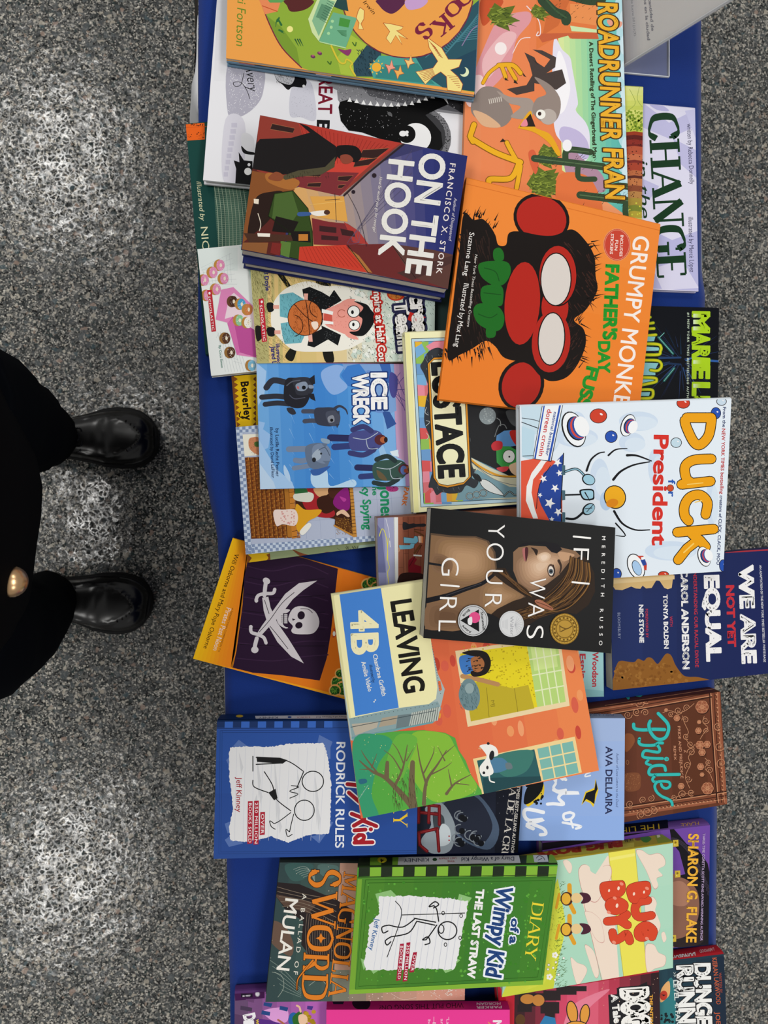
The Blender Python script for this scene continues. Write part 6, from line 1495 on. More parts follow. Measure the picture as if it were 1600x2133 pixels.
def art_bluediary(a):
    a.view(430, 1460, 3.404)
    a.G(['2f56a4', '2b4f9a', '2a4c96'], [50, 190, 1500, 190, 1500, 1090, 50, 1125], 4)
    for k in range(14): a.P('1d3566' if k % 2 == 0 else '3a68c0', [72 + k * 58.8, 128, 130 + k * 58.8, 128, 130 + k * 58.8, 190, 70 + k * 58.8, 190])
    a.S('1c3468', 3, [62, 195, 1500, 190], 0)
    for o in (0, 14): a.S('1f3a72', 2.5, [100 + o, 210 + o, 1500, 205 + o], 0); a.S('1f3a72', 2.5, [98 + o, 210, 88 + o, 1085 - o, 1500, 1075 - o], 0)
    for q in ([230, 275, 290, 320, 250, 360, 190, 320], [800, 240, 895, 290, 860, 380, 780, 330], [845, 300, 880, 330, 880, 410, 850, 410], [140, 420, 180, 380, 190, 440, 170, 480], [130, 870, 180, 850, 190, 920, 150, 940], [130, 985, 190, 940, 260, 1010, 160, 1035], [860, 850, 900, 860, 870, 920, 840, 900], [740, 960, 850, 940, 800, 1010]): a.P('5a76b4', q)
    paper(a, [170, 330, 300, 322, 460, 325, 600, 302, 830, 300, 850, 360, 865, 420, 885, 600, 880, 850, 870, 940, 720, 950, 580, 1005, 460, 960, 290, 1000, 170, 990, 160, 900, 190, 760, 165, 560, 158, 400], 3, [[215 + k * 63, 330, 200 + k * 60, 990] for k in range(11)])
    for k in range(12): a.P('d5d6da', [(230 + (k * 137) % 560), 360 + (k * 211) % 520, (262 + (k * 137) % 560), 470 + (k * 211) % 480, (246 + (k * 137) % 560), 520 + (k * 211) % 440])
    # loose pen doodle: a ball, a kite, scribbled loops
    doodle(a, [[330, 390, 330, 500], [350, 400, 560, 420, 690, 500], [350, 450, 540, 440], [690, 500, 640, 620], [410, 500, 470, 600, 490, 690, 600, 780], [330, 560, 340, 610, 440, 650]], 7)
    a.EO('1c1c1e', 7, 755, 570, 76, 72); a.EO('1c1c1e', 7, 695, 775, 70, 72); a.P('1c1c1e', [355, 395, 520, 402, 575, 420, 540, 445, 360, 432]); a.P('1c1c1e', [440, 650, 490, 622, 505, 690, 480, 705])
    doodle(a, [[600, 600, 655, 610, 590, 640, 650, 660, 590, 690], [600, 790, 520, 850, 480, 870], [620, 800, 600, 880, 590, 930], [480, 870, 450, 850, 460, 890, 490, 910], [590, 930, 565, 910, 575, 960, 610, 945]], 6)
    a.T('e8ecf4', 'RODRICK RULES', 924, 292, 914, 1040, 62, bold=.015)
    for w, c in ((46, 'f4f0f0'), (28, 'a8202c')):
        for z in ([1000, 590, 1100, 600], [1010, 650, 1090, 720], [1030, 800, 1120, 835], [1108, 848, 1045, 885], [1108, 848, 1205, 888], [1050, 918, 1128, 912], [1090, 950, 1055, 975, 1075, 1000, 1110, 985, 1115, 955, 1080, 950], [1050, 1005, 1178, 1002]): a.S(c, w, z, 1)
    a.E('f4f0f0', 1166, 910, 24); a.E('a8202c', 1166, 910, 15)
    a.SER('f0c832', 'DIARY', 1328, 440, 1328, 890, 95, tk=.12, tn=.05, space=.08)
    for x, y0, y1, s in ((298, 712, 1012, 'BOOKS SOLD'), (342, 708, 1018, '250 MILLION'), (386, 788, 950, 'OVER')): a.P('b01f34', [x - 4, y0, x + 30, y0 - 2, x + 28, y1 - 2, x - 8, y1 + 2]); a.T('f4e8ea', s, x + 3, y0 + 12, x, y1 - 8, 21, bold=.01, space=1.1)
    a.T('a8303c', 'Jeff Kinney', 214, 540, 212, 788, 38, bold=.01)

def sp_bluediary(a):
    a.view(430, 1460, 3.404)
    a.P('1b3264', [60, 95, 1000, 92, 1000, 130, 60, 130]); a.P('d8d9df', [345, 106, 1000, 100, 1000, 126, 350, 126]); a.E('d8b42c', 235, 108, 26, 9); a.T('2a2f4a', 'KINNEY', 505, 112, 370, 114, 12); a.T('a02834', 'RODRICK', 735, 110, 640, 112, 10); a.E('2a4a94', 590, 115, 14, 6); a.T('2a2f4a', 'Diary of a Wimpy Kid', 990, 108, 780, 111, 10)

def art_wall(a):
    a.view(680, 1200, 2.7586)
    a.G(['d9553e', 'e06a45', 'e5764a', 'ec8a50'], [150, 300, 220, 1400, 1580, 1120, 1380, 0], 7)
    rd = random.Random(9)
    for k in range(46):
        x, y = rd.uniform(620, 1500), rd.uniform(380, 1100); a.E(rd.choice(['c94a3a', 'ee9a62', 'f0a070', 'b9432f', 'd8604a']), x, y, rd.uniform(16, 24), rd.uniform(30, 48), -8)
    # window above
    a.P('ecd6a8', [740, 430, 1340, 340, 1398, 745, 812, 866]); a.P('e6d326', [768, 445, 1150, 390, 1215, 752, 830, 832]); a.dots('b9a418', 180, 780, 400, 1200, 700, 3.5, 6, 3)
    a.P('b7d67a', [1152, 390, 1325, 360, 1375, 722, 1212, 752]); a.P('cfe592', [1170, 395, 1310, 372, 1330, 520, 1195, 545])
    for k in range(1, 4): a.S('e4ecc0', 7, [1152 + k * 43, 390 - k * 7, 1212 + k * 42, 752 - k * 8], 0)
    for k in range(1, 4): a.S('e4ecc0', 7, [1152 + k * 16, 390 + k * 90, 1325 + k * 13, 360 + k * 90], 0)
    a.P('c0ac2c', [800, 640, 880, 600, 1070, 645, 1160, 625, 1195, 760, 830, 835]); a.S('8a7a20', 3, [920, 640, 935, 810], 0); a.S('8a7a20', 3, [1080, 645, 1100, 780], 0); a.T('8a7a20', 'MJ', 945, 715, 950, 750, 20)
    a.S('b98a5a', 26, [782, 575, 900, 600, 985, 622], 0)
    a.P('3f78c0', [765, 465, 850, 460, 850, 545, 785, 560], 1); a.P('201a18', [780, 440, 850, 425, 920, 440, 945, 500, 920, 560, 850, 578, 830, 550, 890, 520, 870, 470, 820, 455], 1); a.P('a86a40', [830, 475, 880, 462, 908, 500, 890, 545, 845, 545], 1); a.E('201a18', 866, 486, 5); a.E('201a18', 882, 512, 5); a.lines('201a18', 6, 40, 800, 430, 940, 560, 22, -6, 5)
    a.P('6f8a90', [760, 680, 790, 600, 840, 595, 875, 650, 880, 720, 850, 768, 790, 760], 1); a.lines('4f6a70', 4, 70, 765, 610, 865, 755, 8, 18, 4); a.E('93a8aa', 822, 645, 26, 30)
    # window below
    a.P('f0d496', [842, 1050, 1428, 922, 1468, 1128, 890, 1256]); a.P('2f5f62', [865, 1060, 1195, 995, 1235, 1175, 905, 1250]); a.P('3f7a70', [960, 1040, 1180, 1000, 1150, 1120, 1020, 1150], 1); a.P('4f7fa0', [930, 1060, 1010, 1045, 1050, 1100, 960, 1130], 1); a.P('6a7a80', [1030, 1075, 1060, 1075, 1068, 1105, 1035, 1108], 1); a.P('254a50', [900, 1160, 1230, 1150, 1236, 1178, 905, 1252])
    a.P('7db8ae', [1212, 992, 1415, 948, 1450, 1130, 1246, 1172])
    for k in (1, 2): a.S('f0dca0', 8, [1212 + k * 68, 992 - k * 15, 1246 + k * 68, 1172 - k * 14], 0); a.S('f0dca0', 8, [1212 + k * 12, 992 + k * 60, 1415 + k * 12, 948 + k * 60], 0)
    a.P('f2f0ea', [880, 975, 930, 965, 975, 985, 985, 1030, 940, 1050, 960, 1130, 900, 1150, 880, 1100, 920, 1040, 900, 1000], 1); a.E('26262a', 950, 1030, 14, 28, 10); a.E('26262a', 930, 962, 8); a.E('26262a', 905, 1130, 8); a.E('26262a', 925, 1100, 7, 11); a.S('f2f0ea', 8, [935, 1140, 940, 1175, 965, 1185]); a.P('e0a070', [885, 980, 870, 990, 890, 1000], 0)
    # van with the title on its side
    a.P('a8b8b8', [20, 100, 545, 20, 590, 330, 640, 560, 680, 650, 660, 740, 620, 830, 140, 945]); a.P('8aa4a8', [130, 812, 640, 720, 660, 760, 635, 810, 620, 838, 150, 948]); a.P('b8b0a0', [145, 850, 300, 835, 290, 870, 165, 915]); a.P('aca08c', [320, 815, 410, 800, 400, 850, 300, 868]); a.P('6f8084', [410, 800, 490, 790, 470, 870, 400, 880]); a.P('bcc4bc', [490, 785, 655, 750, 640, 830, 475, 870])
    for k in range(12): a.S('4a5456', 3, [500 + k * 13, 783 - k * 3, 482 + k * 13.5, 865 - k * 3], 0)
    a.S('46545a', 3, [140, 868, 630, 772], 0); a.S('6fa0a8', 10, [150, 930, 610, 840], 0); a.P('e06a3a', [640, 605, 655, 602, 664, 655, 648, 660]); a.P('e8a03a', [648, 790, 658, 788, 655, 815, 645, 818])
    a.P('f2ecb6', [22, 108, 560, 18, 600, 360, 638, 640, 630, 705, 590, 735, 415, 758, 130, 818]); a.P('4785d6', [74, 98, 312, 62, 416, 756, 166, 804]); a.P('ded8a0', [24, 118, 40, 104, 140, 812, 132, 818])
    for k in range(20): a.E('5a6a6c', 160 + k * 25, 818 - k * 4.4, 2.6); a.E('5a6a6c', 606 + k * 2.6, 390 + k * 15, 2.6)
    # tree
    t_ = [150, 960, 280, 905, 420, 890, 560, 885, 680, 900, 740, 930, 760, 1000, 800, 1060, 830, 1140, 890, 1230, 895, 1260, 215, 1400, 185, 1250]
    a.P('57a845', t_, 0); a.P('3a9a70', [150, 960, 300, 910, 380, 960, 300, 1080, 260, 1250, 300, 1380, 215, 1400], 1); a.P('86bc3e', [500, 900, 680, 905, 740, 980, 800, 1100, 860, 1230, 640, 1300, 520, 1200, 460, 1050], 1); a.P('6cb244', [400, 920, 520, 930, 480, 1060, 420, 1180, 340, 1120], 1); a.dots('e6e08a', 90, 200, 900, 860, 1300, 1.6, 3.2, 6, t_)
    B_ = '6f6248'
    for z, w, w2 in (([500, 1330, 430, 1250, 340, 1160, 260, 1120, 190, 1060], 40, 6), ([500, 1330, 490, 1200, 495, 1070], 46, 26), ([560, 1310, 575, 1180, 640, 1080, 690, 1000], 24, 4), ([395, 1200, 440, 1100, 465, 970], 18, 4), ([575, 1200, 540, 1080, 520, 960], 14, 3), ([345, 1160, 350, 1070], 30, 20), ([690, 1250, 740, 1190, 830, 1140], 18, 3), ([720, 1210, 700, 1110], 10, 3), ([740, 1190, 820, 1200], 8, 3), ([300, 1140, 230, 1050, 200, 1000], 12, 2), ([430, 1120, 380, 1040, 330, 1000], 9, 2), ([445, 1080, 410, 1000, 380, 960], 8, 2), ([600, 1140, 680, 1100, 720, 1070], 9, 2), ([560, 1130, 610, 1030, 620, 980], 9, 2), ([680, 1060, 640, 980], 8, 2), ([670, 1030, 740, 970], 8, 2), ([460, 1060, 500, 990], 7, 2), ([250, 1110, 190, 1110], 8, 2), ([260, 1100, 290, 1020], 8, 2)): a.S(B_, w, z, 1, w2)
    a.lines('4f4632', 3, 60, 380, 1130, 520, 1320, 4, 40, 5); a.P('2f6a80', [185, 1170, 225, 1165, 232, 1185, 195, 1195], 1); a.S('7fb0a0', 4, [180, 1290, 240, 1200], 0)
    a.T('1d1c18', 'LEAVING', 372, 150, 452, 672, 116, bold=.035); a.T('f4edc0', '4B', 142, 204, 150, 446, 150, bold=.035)
    a.T('f3f0e2', 'Chambrae Griffith', 266, 452, 320, 690, 26, bold=.012); a.T('1d2440', 'illustrated by', 246, 510, 264, 614, 18, shear=.2, bold=.01); a.T('f3f0e2', 'Amélie Videlo', 200, 494, 240, 664, 26, bold=.012); a.E('f3f0e2', 281, 712, 4); a.E('f3f0e2', 274, 722, 4)

def art_portrait(a):
    a.view(860, 1040, 3.636)
    a.P('1b1b1c', [60, 40, 1560, 180, 1530, 1200, 60, 1080])
    S1, S2, S3, S4 = 'a5805f', 'b98f6c', '8a6a50', '5a4636'
    sh = [140, 270, 300, 290, 470, 290, 560, 320, 610, 400, 630, 560, 700, 640, 860, 720, 780, 790, 660, 880, 560, 960, 300, 1000, 92, 980]
    a.P(S4, [135, 255, 300, 275, 480, 280, 575, 315, 625, 400, 640, 560, 710, 640, 870, 725, 790, 800, 600, 960, 300, 1000, 92, 985], 0); a.P('856548', sh)
    def soft(cols, pts, k0=1.0, k1=.35):
        P_ = pairs(pts); cx = sum(p[0] for p in P_) / len(P_); cy = sum(p[1] for p in P_) / len(P_)
        for i, col in enumerate(cols):
            k = k0 + (k1 - k0) * i / max(1, len(cols) - 1); a.P(col, [(cx + (p[0] - cx) * k, cy + (p[1] - cy) * k) for p in P_], 1)
    soft(['8b6a4d', '93714f', '9b7856', 'a37f5d', 'aa8663', 'b18c69', 'b6916d'], [200, 300, 420, 300, 560, 340, 610, 430, 600, 560, 520, 620, 380, 640, 240, 600, 170, 450])
    soft(['8b6a4d', '93714f', '9b7856', 'a37f5d', 'aa8663'], [520, 660, 640, 600, 720, 660, 840, 720, 760, 790, 640, 880, 520, 860])
    soft(['7f6047', '785a42', '70533c', '684c37'], [110, 800, 280, 790, 420, 830, 420, 950, 260, 985, 98, 975])
    soft(['84644a', '7d5e45', '765840', '6e523b'], [150, 420, 230, 420, 300, 480, 280, 560, 200, 560, 140, 520])
    a.P('1a1a1e', [112, 475, 210, 490, 240, 510, 200, 505, 110, 492]); a.S('15151b', 40, [95, 770, 260, 730, 400, 680, 520, 640, 590, 590, 630, 555], 1, 22); a.S('3a3a44', 5, [250, 730, 520, 635])
    hair = [600, 560, 640, 520, 700, 520, 780, 640, 860, 720, 960, 690, 1040, 620, 1120, 560, 1180, 470, 1250, 415, 1320, 450, 1375, 560, 1380, 700, 1330, 800, 1240, 870, 1100, 850, 960, 900, 860, 960, 700, 980, 560, 900, 640, 830, 760, 770, 860, 740, 700, 640]
    a.P('2e2118', hair, 0)
    a.P(S3, [760, 400, 800, 365, 880, 350, 980, 355, 1100, 360, 1230, 390, 1270, 430, 1180, 480, 1110, 570, 1020, 640, 940, 690, 860, 700, 800, 640, 760, 540], 0)
    soft(['96745a', 'a27f63', 'ae8a6c', 'b99476', 'c39e80', 'cba88a', 'd3b194', 'dabba0'], [790, 470, 880, 410, 960, 385, 1060, 385, 1160, 400, 1190, 440, 1120, 530, 1020, 630, 920, 680, 830, 640, 790, 560], 1.0, .22); soft(['d6b598', 'dfc2a8', 'e8ceb8'], [940, 430, 1000, 400, 1045, 425, 1020, 470, 970, 480], 1, .5); a.P('c39a78', [1100, 400, 1200, 410, 1220, 430, 1140, 470], 1)
    a.P('17141a', [800, 355, 900, 335, 990, 340, 1050, 400, 1090, 410, 1130, 380, 1100, 340, 1000, 320, 850, 330]); a.P('2a1c18', [895, 365, 945, 385, 935, 425, 915, 390], 1); a.P('b06a68', [830, 375, 858, 372, 862, 420, 850, 470, 835, 430], 1); a.P('4a1f24', [850, 372, 872, 370, 870, 425, 855, 472], 1)
    a.E('5a4234', 1048, 540, 30, 50, -5); a.E('e2d8ce', 1046, 542, 20, 36, -5); a.E('4a5660', 1046, 546, 17, 19); a.E('0e0e12', 1046, 546, 8, 9); a.S('1d1414', 7, [1062, 495, 1072, 540, 1058, 585]); a.S('3a2a22', 22, [1105, 465, 1122, 510, 1112, 560], 1, 8); a.S('5a4234', 4, [1030, 500, 1022, 545, 1034, 580])
    rd = random.Random(3)
    for k in range(60):
        t = rd.random(); x0, y0 = 1190 + 150 * t, 430 + 60 * t
        a.S(rd.choice(['4a3320', '6b4a2a', '8a6232', '2a1c14', '5a3c22', '3a2818']), rd.uniform(4, 11), [x0, y0, 1160 + 190 * t, 560 + 60 * t, 1060 + 220 * t + rd.uniform(-20, 20), 690 + 50 * t, 900 + 260 * t, 800 + 20 * t + rd.uniform(-20, 20), 700 + 230 * t, 890 + rd.uniform(-30, 20)], 1, 3)
    for k in range(16): a.S(rd.choice(['4a3320', '6b4a2a', '3a2818']), 7, [640 + rd.uniform(0, 60), 530 + rd.uniform(0, 30), 720 + rd.uniform(0, 40), 610, 800 + rd.uniform(0, 60), 690 + rd.uniform(-20, 10), 900, 740], 1, 3)
    a.P('a86a50', [920, 770, 960, 760, 1030, 800, 1062, 830, 1040, 838, 960, 810], 1); a.S('5a3424', 5, [930, 775, 1000, 800, 1050, 825])
    a.P('18181a', [430, 880, 560, 860, 700, 940, 640, 1000, 500, 1030, 400, 980], 1)
    W_ = 'f6f4f2'
    for s, x0, y0, x1, y1, h in (('I', 1216, 274, 1215, 298, 128), ('F', 1214, 366, 1210, 458, 124), ('I', 1204, 620, 1203, 642, 126), ('W', 884, 588, 873, 748, 128), ('A', 872, 778, 868, 892, 128), ('S', 862, 950, 858, 1056, 134), ('Y', 572, 186, 568, 292, 130), ('O', 558, 330, 556, 466, 136), ('U', 552, 530, 548, 640, 134), ('R', 544, 712, 540, 818, 134), ('G', 218, 438, 214, 580, 136), ('I', 212, 640, 211, 664, 136), ('R', 204, 736, 200, 848, 136), ('L', 194, 914, 192, 1002, 138)):
        if s == 'I': a.S(W_, 14, [x0 + 2, (y0 + y1) / 2 - 4, x0 + h, (y0 + y1) / 2 + 8], 0)
        else: a.T(W_, s, x0, y0, x1, y1, h, bold=-.012)
    a.T(W_, 'MEREDITH', 1434, 280, 1424, 735, 26, bold=.01, space=2.6); a.T(W_, 'RUSSO', 1418, 830, 1410, 1106, 26, bold=.01, space=2.4)
    a.E('17171a', 455, 918, 118, 122); a.E('c8c9cb', 455, 918, 114, 118); a.EO('17171a', 3, 455, 918, 104, 108); a.P('17171a', [498, 832, 500, 1002, 358, 916]); a.E('e0508a', 466, 894, 42, 42); a.P('e8e8ea', [415, 905, 445, 890, 445, 945, 418, 945], 1)
    a.T('17171a', 'Stonewall', 512, 852, 528, 990, 20, bold=.02); a.T('17171a', 'Book', 420, 830, 370, 880, 18, bold=.02); a.T('17171a', 'Award', 366, 960, 430, 1012, 18, bold=.02)
    a.E('d3d4d6', 745, 943, 94, 99); a.E('c2c4c7', 745, 943, 86, 91); a.E('d8d9db', 745, 943, 82, 87); a.T('9a9ca2', 'Walter', 735, 885, 737, 1030, 26)
    for k in range(9): a.S('aaacb2', 2, [770, 950, 770 + 56 * math.cos(-1.2 + k * .3), 950 + 70 * math.sin(-1.2 + k * .3)], 0)
    for k in range(5): a.S('b2b4ba', 2, [715 - k * 9, 905 + k * 4, 715 - k * 9, 985 - k * 4], 0)
    g = dict(rough=.3, metal=.6)
    a.E('7a5a1c', 1147, 980, 110, 118); a.E('a8822c', 1147, 980, 106, 114); a.EO('5a4212', 5, 1147, 980, 92, 98); a.EO('6a4e18', 4, 1147, 980, 64, 68); a.E('b8913a', 1147, 980, 60, 64); a.S('6a4e18', 8, [1110, 960, 1160, 980, 1200, 960], 1); a.S('6a4e18', 8, [1120, 1000, 1160, 980], 1); a.S('6a4e18', 6, [1110, 950, 1112, 1005], 0)
    for k in range(34): t = k * .185; a.E('6a4e18' if k % 2 else 'c8a24a', 1147 + 78 * math.cos(t), 980 + 83 * math.sin(t), 6, 9, math.degrees(t))
    for k in range(30): t = k * .21; a.E('c09a44', 1147 + 99 * math.cos(t), 980 + 106 * math.sin(t), 4, 7, math.degrees(t))

def art_purple(a):
    a.view(1040, 1680, 3.2)
    a.G(['7048a4', '6a4498'], [250, 160, 1420, 100, 1400, 930, 250, 930], 3)
    a.P('15121a', [1130, 110, 1200, 190, 1250, 250, 1330, 290, 1390, 380, 1410, 480, 1400, 930, 1120, 940, 1120, 480, 1240, 450, 1200, 300, 1150, 240], 0); a.P('8a5f4e', [1120, 480, 1200, 470, 1280, 510, 1330, 600, 1320, 760, 1230, 880, 1120, 920], 1); a.P('a87862', [1140, 520, 1220, 500, 1280, 580, 1240, 660, 1140, 640], 1); a.P('2a1f20', [1130, 900, 1250, 860, 1330, 760, 1360, 900, 1200, 940], 1)
    for k in range(26): t = k / 25; a.E('2a2430', 1160 + 240 * t, 220 + 330 * t * t + 30 * t, 16, 12, 30); a.EO('3a3444', 3, 1160 + 240 * t, 220 + 330 * t * t + 30 * t, 15, 11, 30)
    for x, y in ((1175, 245), (1188, 450), (1160, 880)): a.P('d8b83c', [x - 18, y - 22, x + 18, y - 24, x + 20, y + 20, x - 16, y + 24]); a.E('8a6a1c', x, y - 6, 7); a.E('f4e08a', x - 5, y + 10, 4)
    a.T('f0b43c', 'SHARON G. FLAKE', 1262, 182, 1246, 902, 66, bold=.03); a.T('c8b0d8', 'THREE-TIME CORETTA SCOTT KING AWARD-WINNING AUTHOR', 1355, 178, 1338, 892, 16, bold=.01)
    a.P('16121c', [240, 140, 1120, 60, 1120, 150, 240, 300])

def sp_purple(a):
    a.view(1040, 1680, 3.2); a.P('17131c', [200, 40, 1120, 60, 1130, 170, 200, 320]); a.T('d8b42c', 'THE LIFE', 1085, 112, 780, 145, 44); a.T('e0a860', 'FLAKE', 1330, 100, 1210, 112, 26)

def art_dungeon(a):
    a.view(1060, 2000, 3.3333)
    a.G(['234a58', '1d3a48', '18263a'], [900, 60, 900, 900, 1560, 800, 1500, -30], 6)
    a.P('2f7a80', [1040, 280, 1130, 120, 1160, 330, 1140, 480, 1040, 480], 1); a.P('e8b070', [1052, 290, 1060, 200, 1112, 145, 1118, 230, 1090, 270], 1); a.E('c03a28', 1075, 245, 26, 34, 10); a.P('17121a', [1058, 238, 1092, 240, 1075, 250]); a.dots('0f1a20', 18, 1060, 370, 1140, 430, 6, 14, 5)
    a.T('f2f2f0', 'DUNGEON', 1290, 28, 1308, 640, 106, bold=.055, out='15161c', outb=.05); a.T('f2f2f0', 'RUNNERS', 1170, 45, 1200, 660, 106, bold=.055, out='15161c', outb=.05)
    a.EO('17181c', 8, 1330, 185, 14, 12); a.T('d8e0dc', 'LEVEL 4: FANGS', 1142, 140, 1168, 520, 30, bold=.03); a.T('d8e0dc', '>>', 1138, 85, 1142, 118, 24)
    a.T('c8603a', 'KIERAN LARWOOD', 1412, -15, 1442, 308, 32, bold=.01); a.T('a84a34', 'WRITTEN BY', 1458, 88, 1466, 228, 18, bold=.01); a.T('c8603a', 'JOE TODD', 1434, 360, 1450, 620, 32, bold=.01)

def sp_dungeon(a):
    a.view(1040, 1680, 3.2); a.T('f0d8d8', 'LARWOOD', 1430, 940, 1335, 955, 22); a.T('f4f0f0', 'DUNGEON RUNNERS', 1305, 972, 1000, 1020, 34, bold=.04)

def art_red(a):
    a.view(1060, 2000, 3.3333)
    a.P('c81f34', [-60, 120, 80, 250, 90, 460, -60, 460]); a.G(['2a1a1e', '7a2436', 'd8486a', 'e0657f', 'c23a54', '6a2230', '1d1418'], [40, 240, 30, 900, 1060, 900, 1060, 80], 14)
    for k, (x, y, w, h) in enumerate(((70, 230, 170, 90), (240, 210, 120, 70), (330, 180, 140, 60), (220, 290, 130, 80), (440, 180, 100, 36), (250, 340, 70, 60), (60, 310, 100, 50))): a.R('261a1e', x, y, x + w, y + h)
    a.P('f4f0f0', [600, 900, 480, 480, 520, 460]) if False else None; a.P('e58098', [380, 460, 460, 300, 700, 200, 560, 330, 470, 460], 1)
    a.E('c8843a', 130, 270, 50, 34); a.E('c8843a', 205, 278, 42, 40)
    a.E('17141a', 440, 360, 40, 80, -10); a.E('e09a3c', 440, 360, 33, 73, -10); a.E('17141a', 527, 375, 36, 72, 8); a.E('e09a3c', 527, 375, 29, 65, 8); a.E('17141a', 470, 460, 80, 40); a.E('e09a3c', 470, 462, 74, 36); a.P('2a7ab0', [210, 450, 250, 385, 320, 400, 330, 450], 0); a.E('5a3a1c', 80, 415, 34, 40)
    a.P('17141a', [690, 240, 770, 235, 960, 150, 990, 460, 700, 460]); a.T('f4f2ee', 'DOG MAN', 790, 205, 830, 760, 165, bold=.1, out='17141a', outb=.07)
    a.T('f4f2ee', 'A Tale of', 710, 240, 742, 520, 46, bold=.05); a.T('f0b03c', 'THE INTERNATIONAL', 978, 240, 985, 640, 20, bold=.03); a.dots('f0c0a0', 20, 640, 100, 1050, 440, 2, 4, 4)

def cloud(a, pts):
    a.P('c88a84', [(p[0], p[1]) for p in pairs(pts)], 1); P_ = pairs(pts); cx = sum(p[0] for p in P_) / len(P_); cy = sum(p[1] for p in P_) / len(P_)
    a.P('efdccb', [(cx + (p[0] - cx) * .975, cy + (p[1] - cy) * .975) for p in P_], 1)

def art_clouds(a):
    a.view(1040, 1680, 3.2)
    a.G(['b4dcc4', 'aad8c0'], [380, 330, 1170, 230, 1170, 1090, 10, 1290], 3)
    a.P('efdccb', [545, 600, 720, 330, 740, 330, 800, 1140, 690, 1160]); a.S('c88a84', 3, [545, 560, 600, 800, 685, 1165], 1)
    a.P('ece25a', [725, 300, 905, 275, 985, 1110, 828, 1140]); a.P('f2ea7a', [735, 340, 905, 310, 905, 330, 735, 362]); a.S('a8a050', 2.5, [728, 300, 830, 1140], 0); a.S('a8a050', 2.5, [905, 275, 985, 1110], 0)
    cloud(a, [528, 450, 540, 400, 570, 385, 600, 400, 610, 430, 650, 450, 690, 430, 690, 400, 740, 395, 748, 460, 700, 560, 640, 640, 560, 580]); cloud(a, [912, 300, 950, 290, 1000, 320, 1060, 310, 1100, 340, 1105, 390, 1060, 420, 1090, 460, 1050, 480, 1060, 530, 1030, 545, 980, 430]); cloud(a, [425, 370, 450, 355, 480, 380, 485, 420, 465, 445]); cloud(a, [570, 715, 600, 700, 640, 720, 680, 770, 700, 900, 640, 880]); cloud(a, [475, 1010, 520, 1040, 570, 1060, 585, 1100, 540, 1180, 510, 1170]); cloud(a, [570, 925, 610, 940, 640, 990, 665, 1110, 640, 1140, 600, 1030]); cloud(a, [970, 640, 1020, 600, 1050, 640, 1040, 690, 1060, 740, 1075, 800, 1040, 860, 990, 800]); cloud(a, [1080, 850, 1100, 835, 1115, 880, 1095, 905]); cloud(a, [975, 930, 1030, 920, 1060, 970, 1110, 1000, 1100, 1060, 1040, 1080, 985, 1100])
    a.P('d6dc48', [10, 1275, 390, 480, 420, 640, 440, 760, 430, 880, 400, 1000, 350, 1220]); a.P('cdd640', [20, 1285, 360, 1220, 400, 1000, 300, 1180]); a.lines('4a6a2c', 4, 90, 370, 880, 440, 1210, 18, -8, 5); a.lines('4a6a2c', 4, 40, 385, 500, 430, 760, 16, -10, 6); a.lines('7a8a34', 3, 60, 330, 680, 420, 960, 4, 14, 7)
    for x, y in ((372, 990), (335, 1135)):
        for k in range(5): t = k * 1.257; a.E('f6f4ee', x + 13 * math.cos(t), y + 13 * math.sin(t), 9)
        a.E('e8c84a', x, y, 5)
    for x, y in ((430, 1010), (378, 1038), (360, 1075), (395, 1120), (330, 1055), (372, 1155), (325, 1085)): a.E('7a8a5a', x, y, 9); a.E('f6f4ee', x, y, 7)
    # two small plain figures of ovals
    for y in (615, 820):
        a.S('e0a02c', 18, [400, y - 30, 380, y + 60], 1); a.S('e0a02c', 30, [470, y - 30, 468, y - 90], 0); a.S('e0a02c', 28, [470, y + 30, 500, y + 90], 0); a.E('4a2a24', 450, y, 42, 46); a.E('e6b03a', 446, y, 30, 38); a.E('e8c890', 515, y - 5, 36, 34); a.P('4a2434', [535, y - 40, 590, y - 35, 612, y, 590, y + 25, 545, y + 30, 560, y - 5], 1)
    R_ = 'd8492c'; K_ = '7a1e14'
    def blob(z, c=R_): a.P(K_, [(sum(z[0::2]) / (len(z) // 2) + (p[0] - sum(z[0::2]) / (len(z) // 2)) * 1.035, sum(z[1::2]) / (len(z) // 2) + (p[1] - sum(z[1::2]) / (len(z) // 2)) * 1.035) for p in pairs(z)], 1); a.P(c, z, 1)
    for w, c in ((96, K_), (88, R_)):
        a.S(c, w * .8, [730, 840, 760, 900, 820, 880, 860, 900], 1) if False else None
        a.S(c, w * .62, [990, 625, 925, 640, 905, 690, 930, 735, 1015, 725], 1); a.S(c, w * .62, [1018, 868, 1026, 825, 978, 792, 930, 822, 932, 866, 972, 868, 974, 838], 1)
        a.S(c, w * .62, [720, 765, 800, 755, 850, 720], 1); a.S(c, w * .62, [800, 755, 855, 790], 1); a.S(c, w * .62, [755, 840, 770, 890, 810, 875, 850, 850, 870, 895], 1)
    blob([670, 540, 690, 505, 780, 495, 830, 500, 840, 560, 810, 600, 760, 605, 720, 635, 685, 600]); blob([705, 660, 730, 615, 800, 605, 855, 640, 850, 690, 790, 720, 735, 710]); blob([848, 560, 870, 520, 940, 500, 1000, 505, 1008, 570, 975, 610, 940, 610, 915, 645, 870, 630])
    for x, y, r in ((732, 560, 8), (795, 545, 10), (785, 660, 11), (898, 582, 9), (965, 570, 8)): a.E('f6dcc8', x, y, r * .8, r * 1.3, 10)
    for x, y in ((815, 515), (985, 545), (730, 705), (770, 610), (985, 880), (765, 905)): a.E('ec9078', x, y, 14, 10, 30)

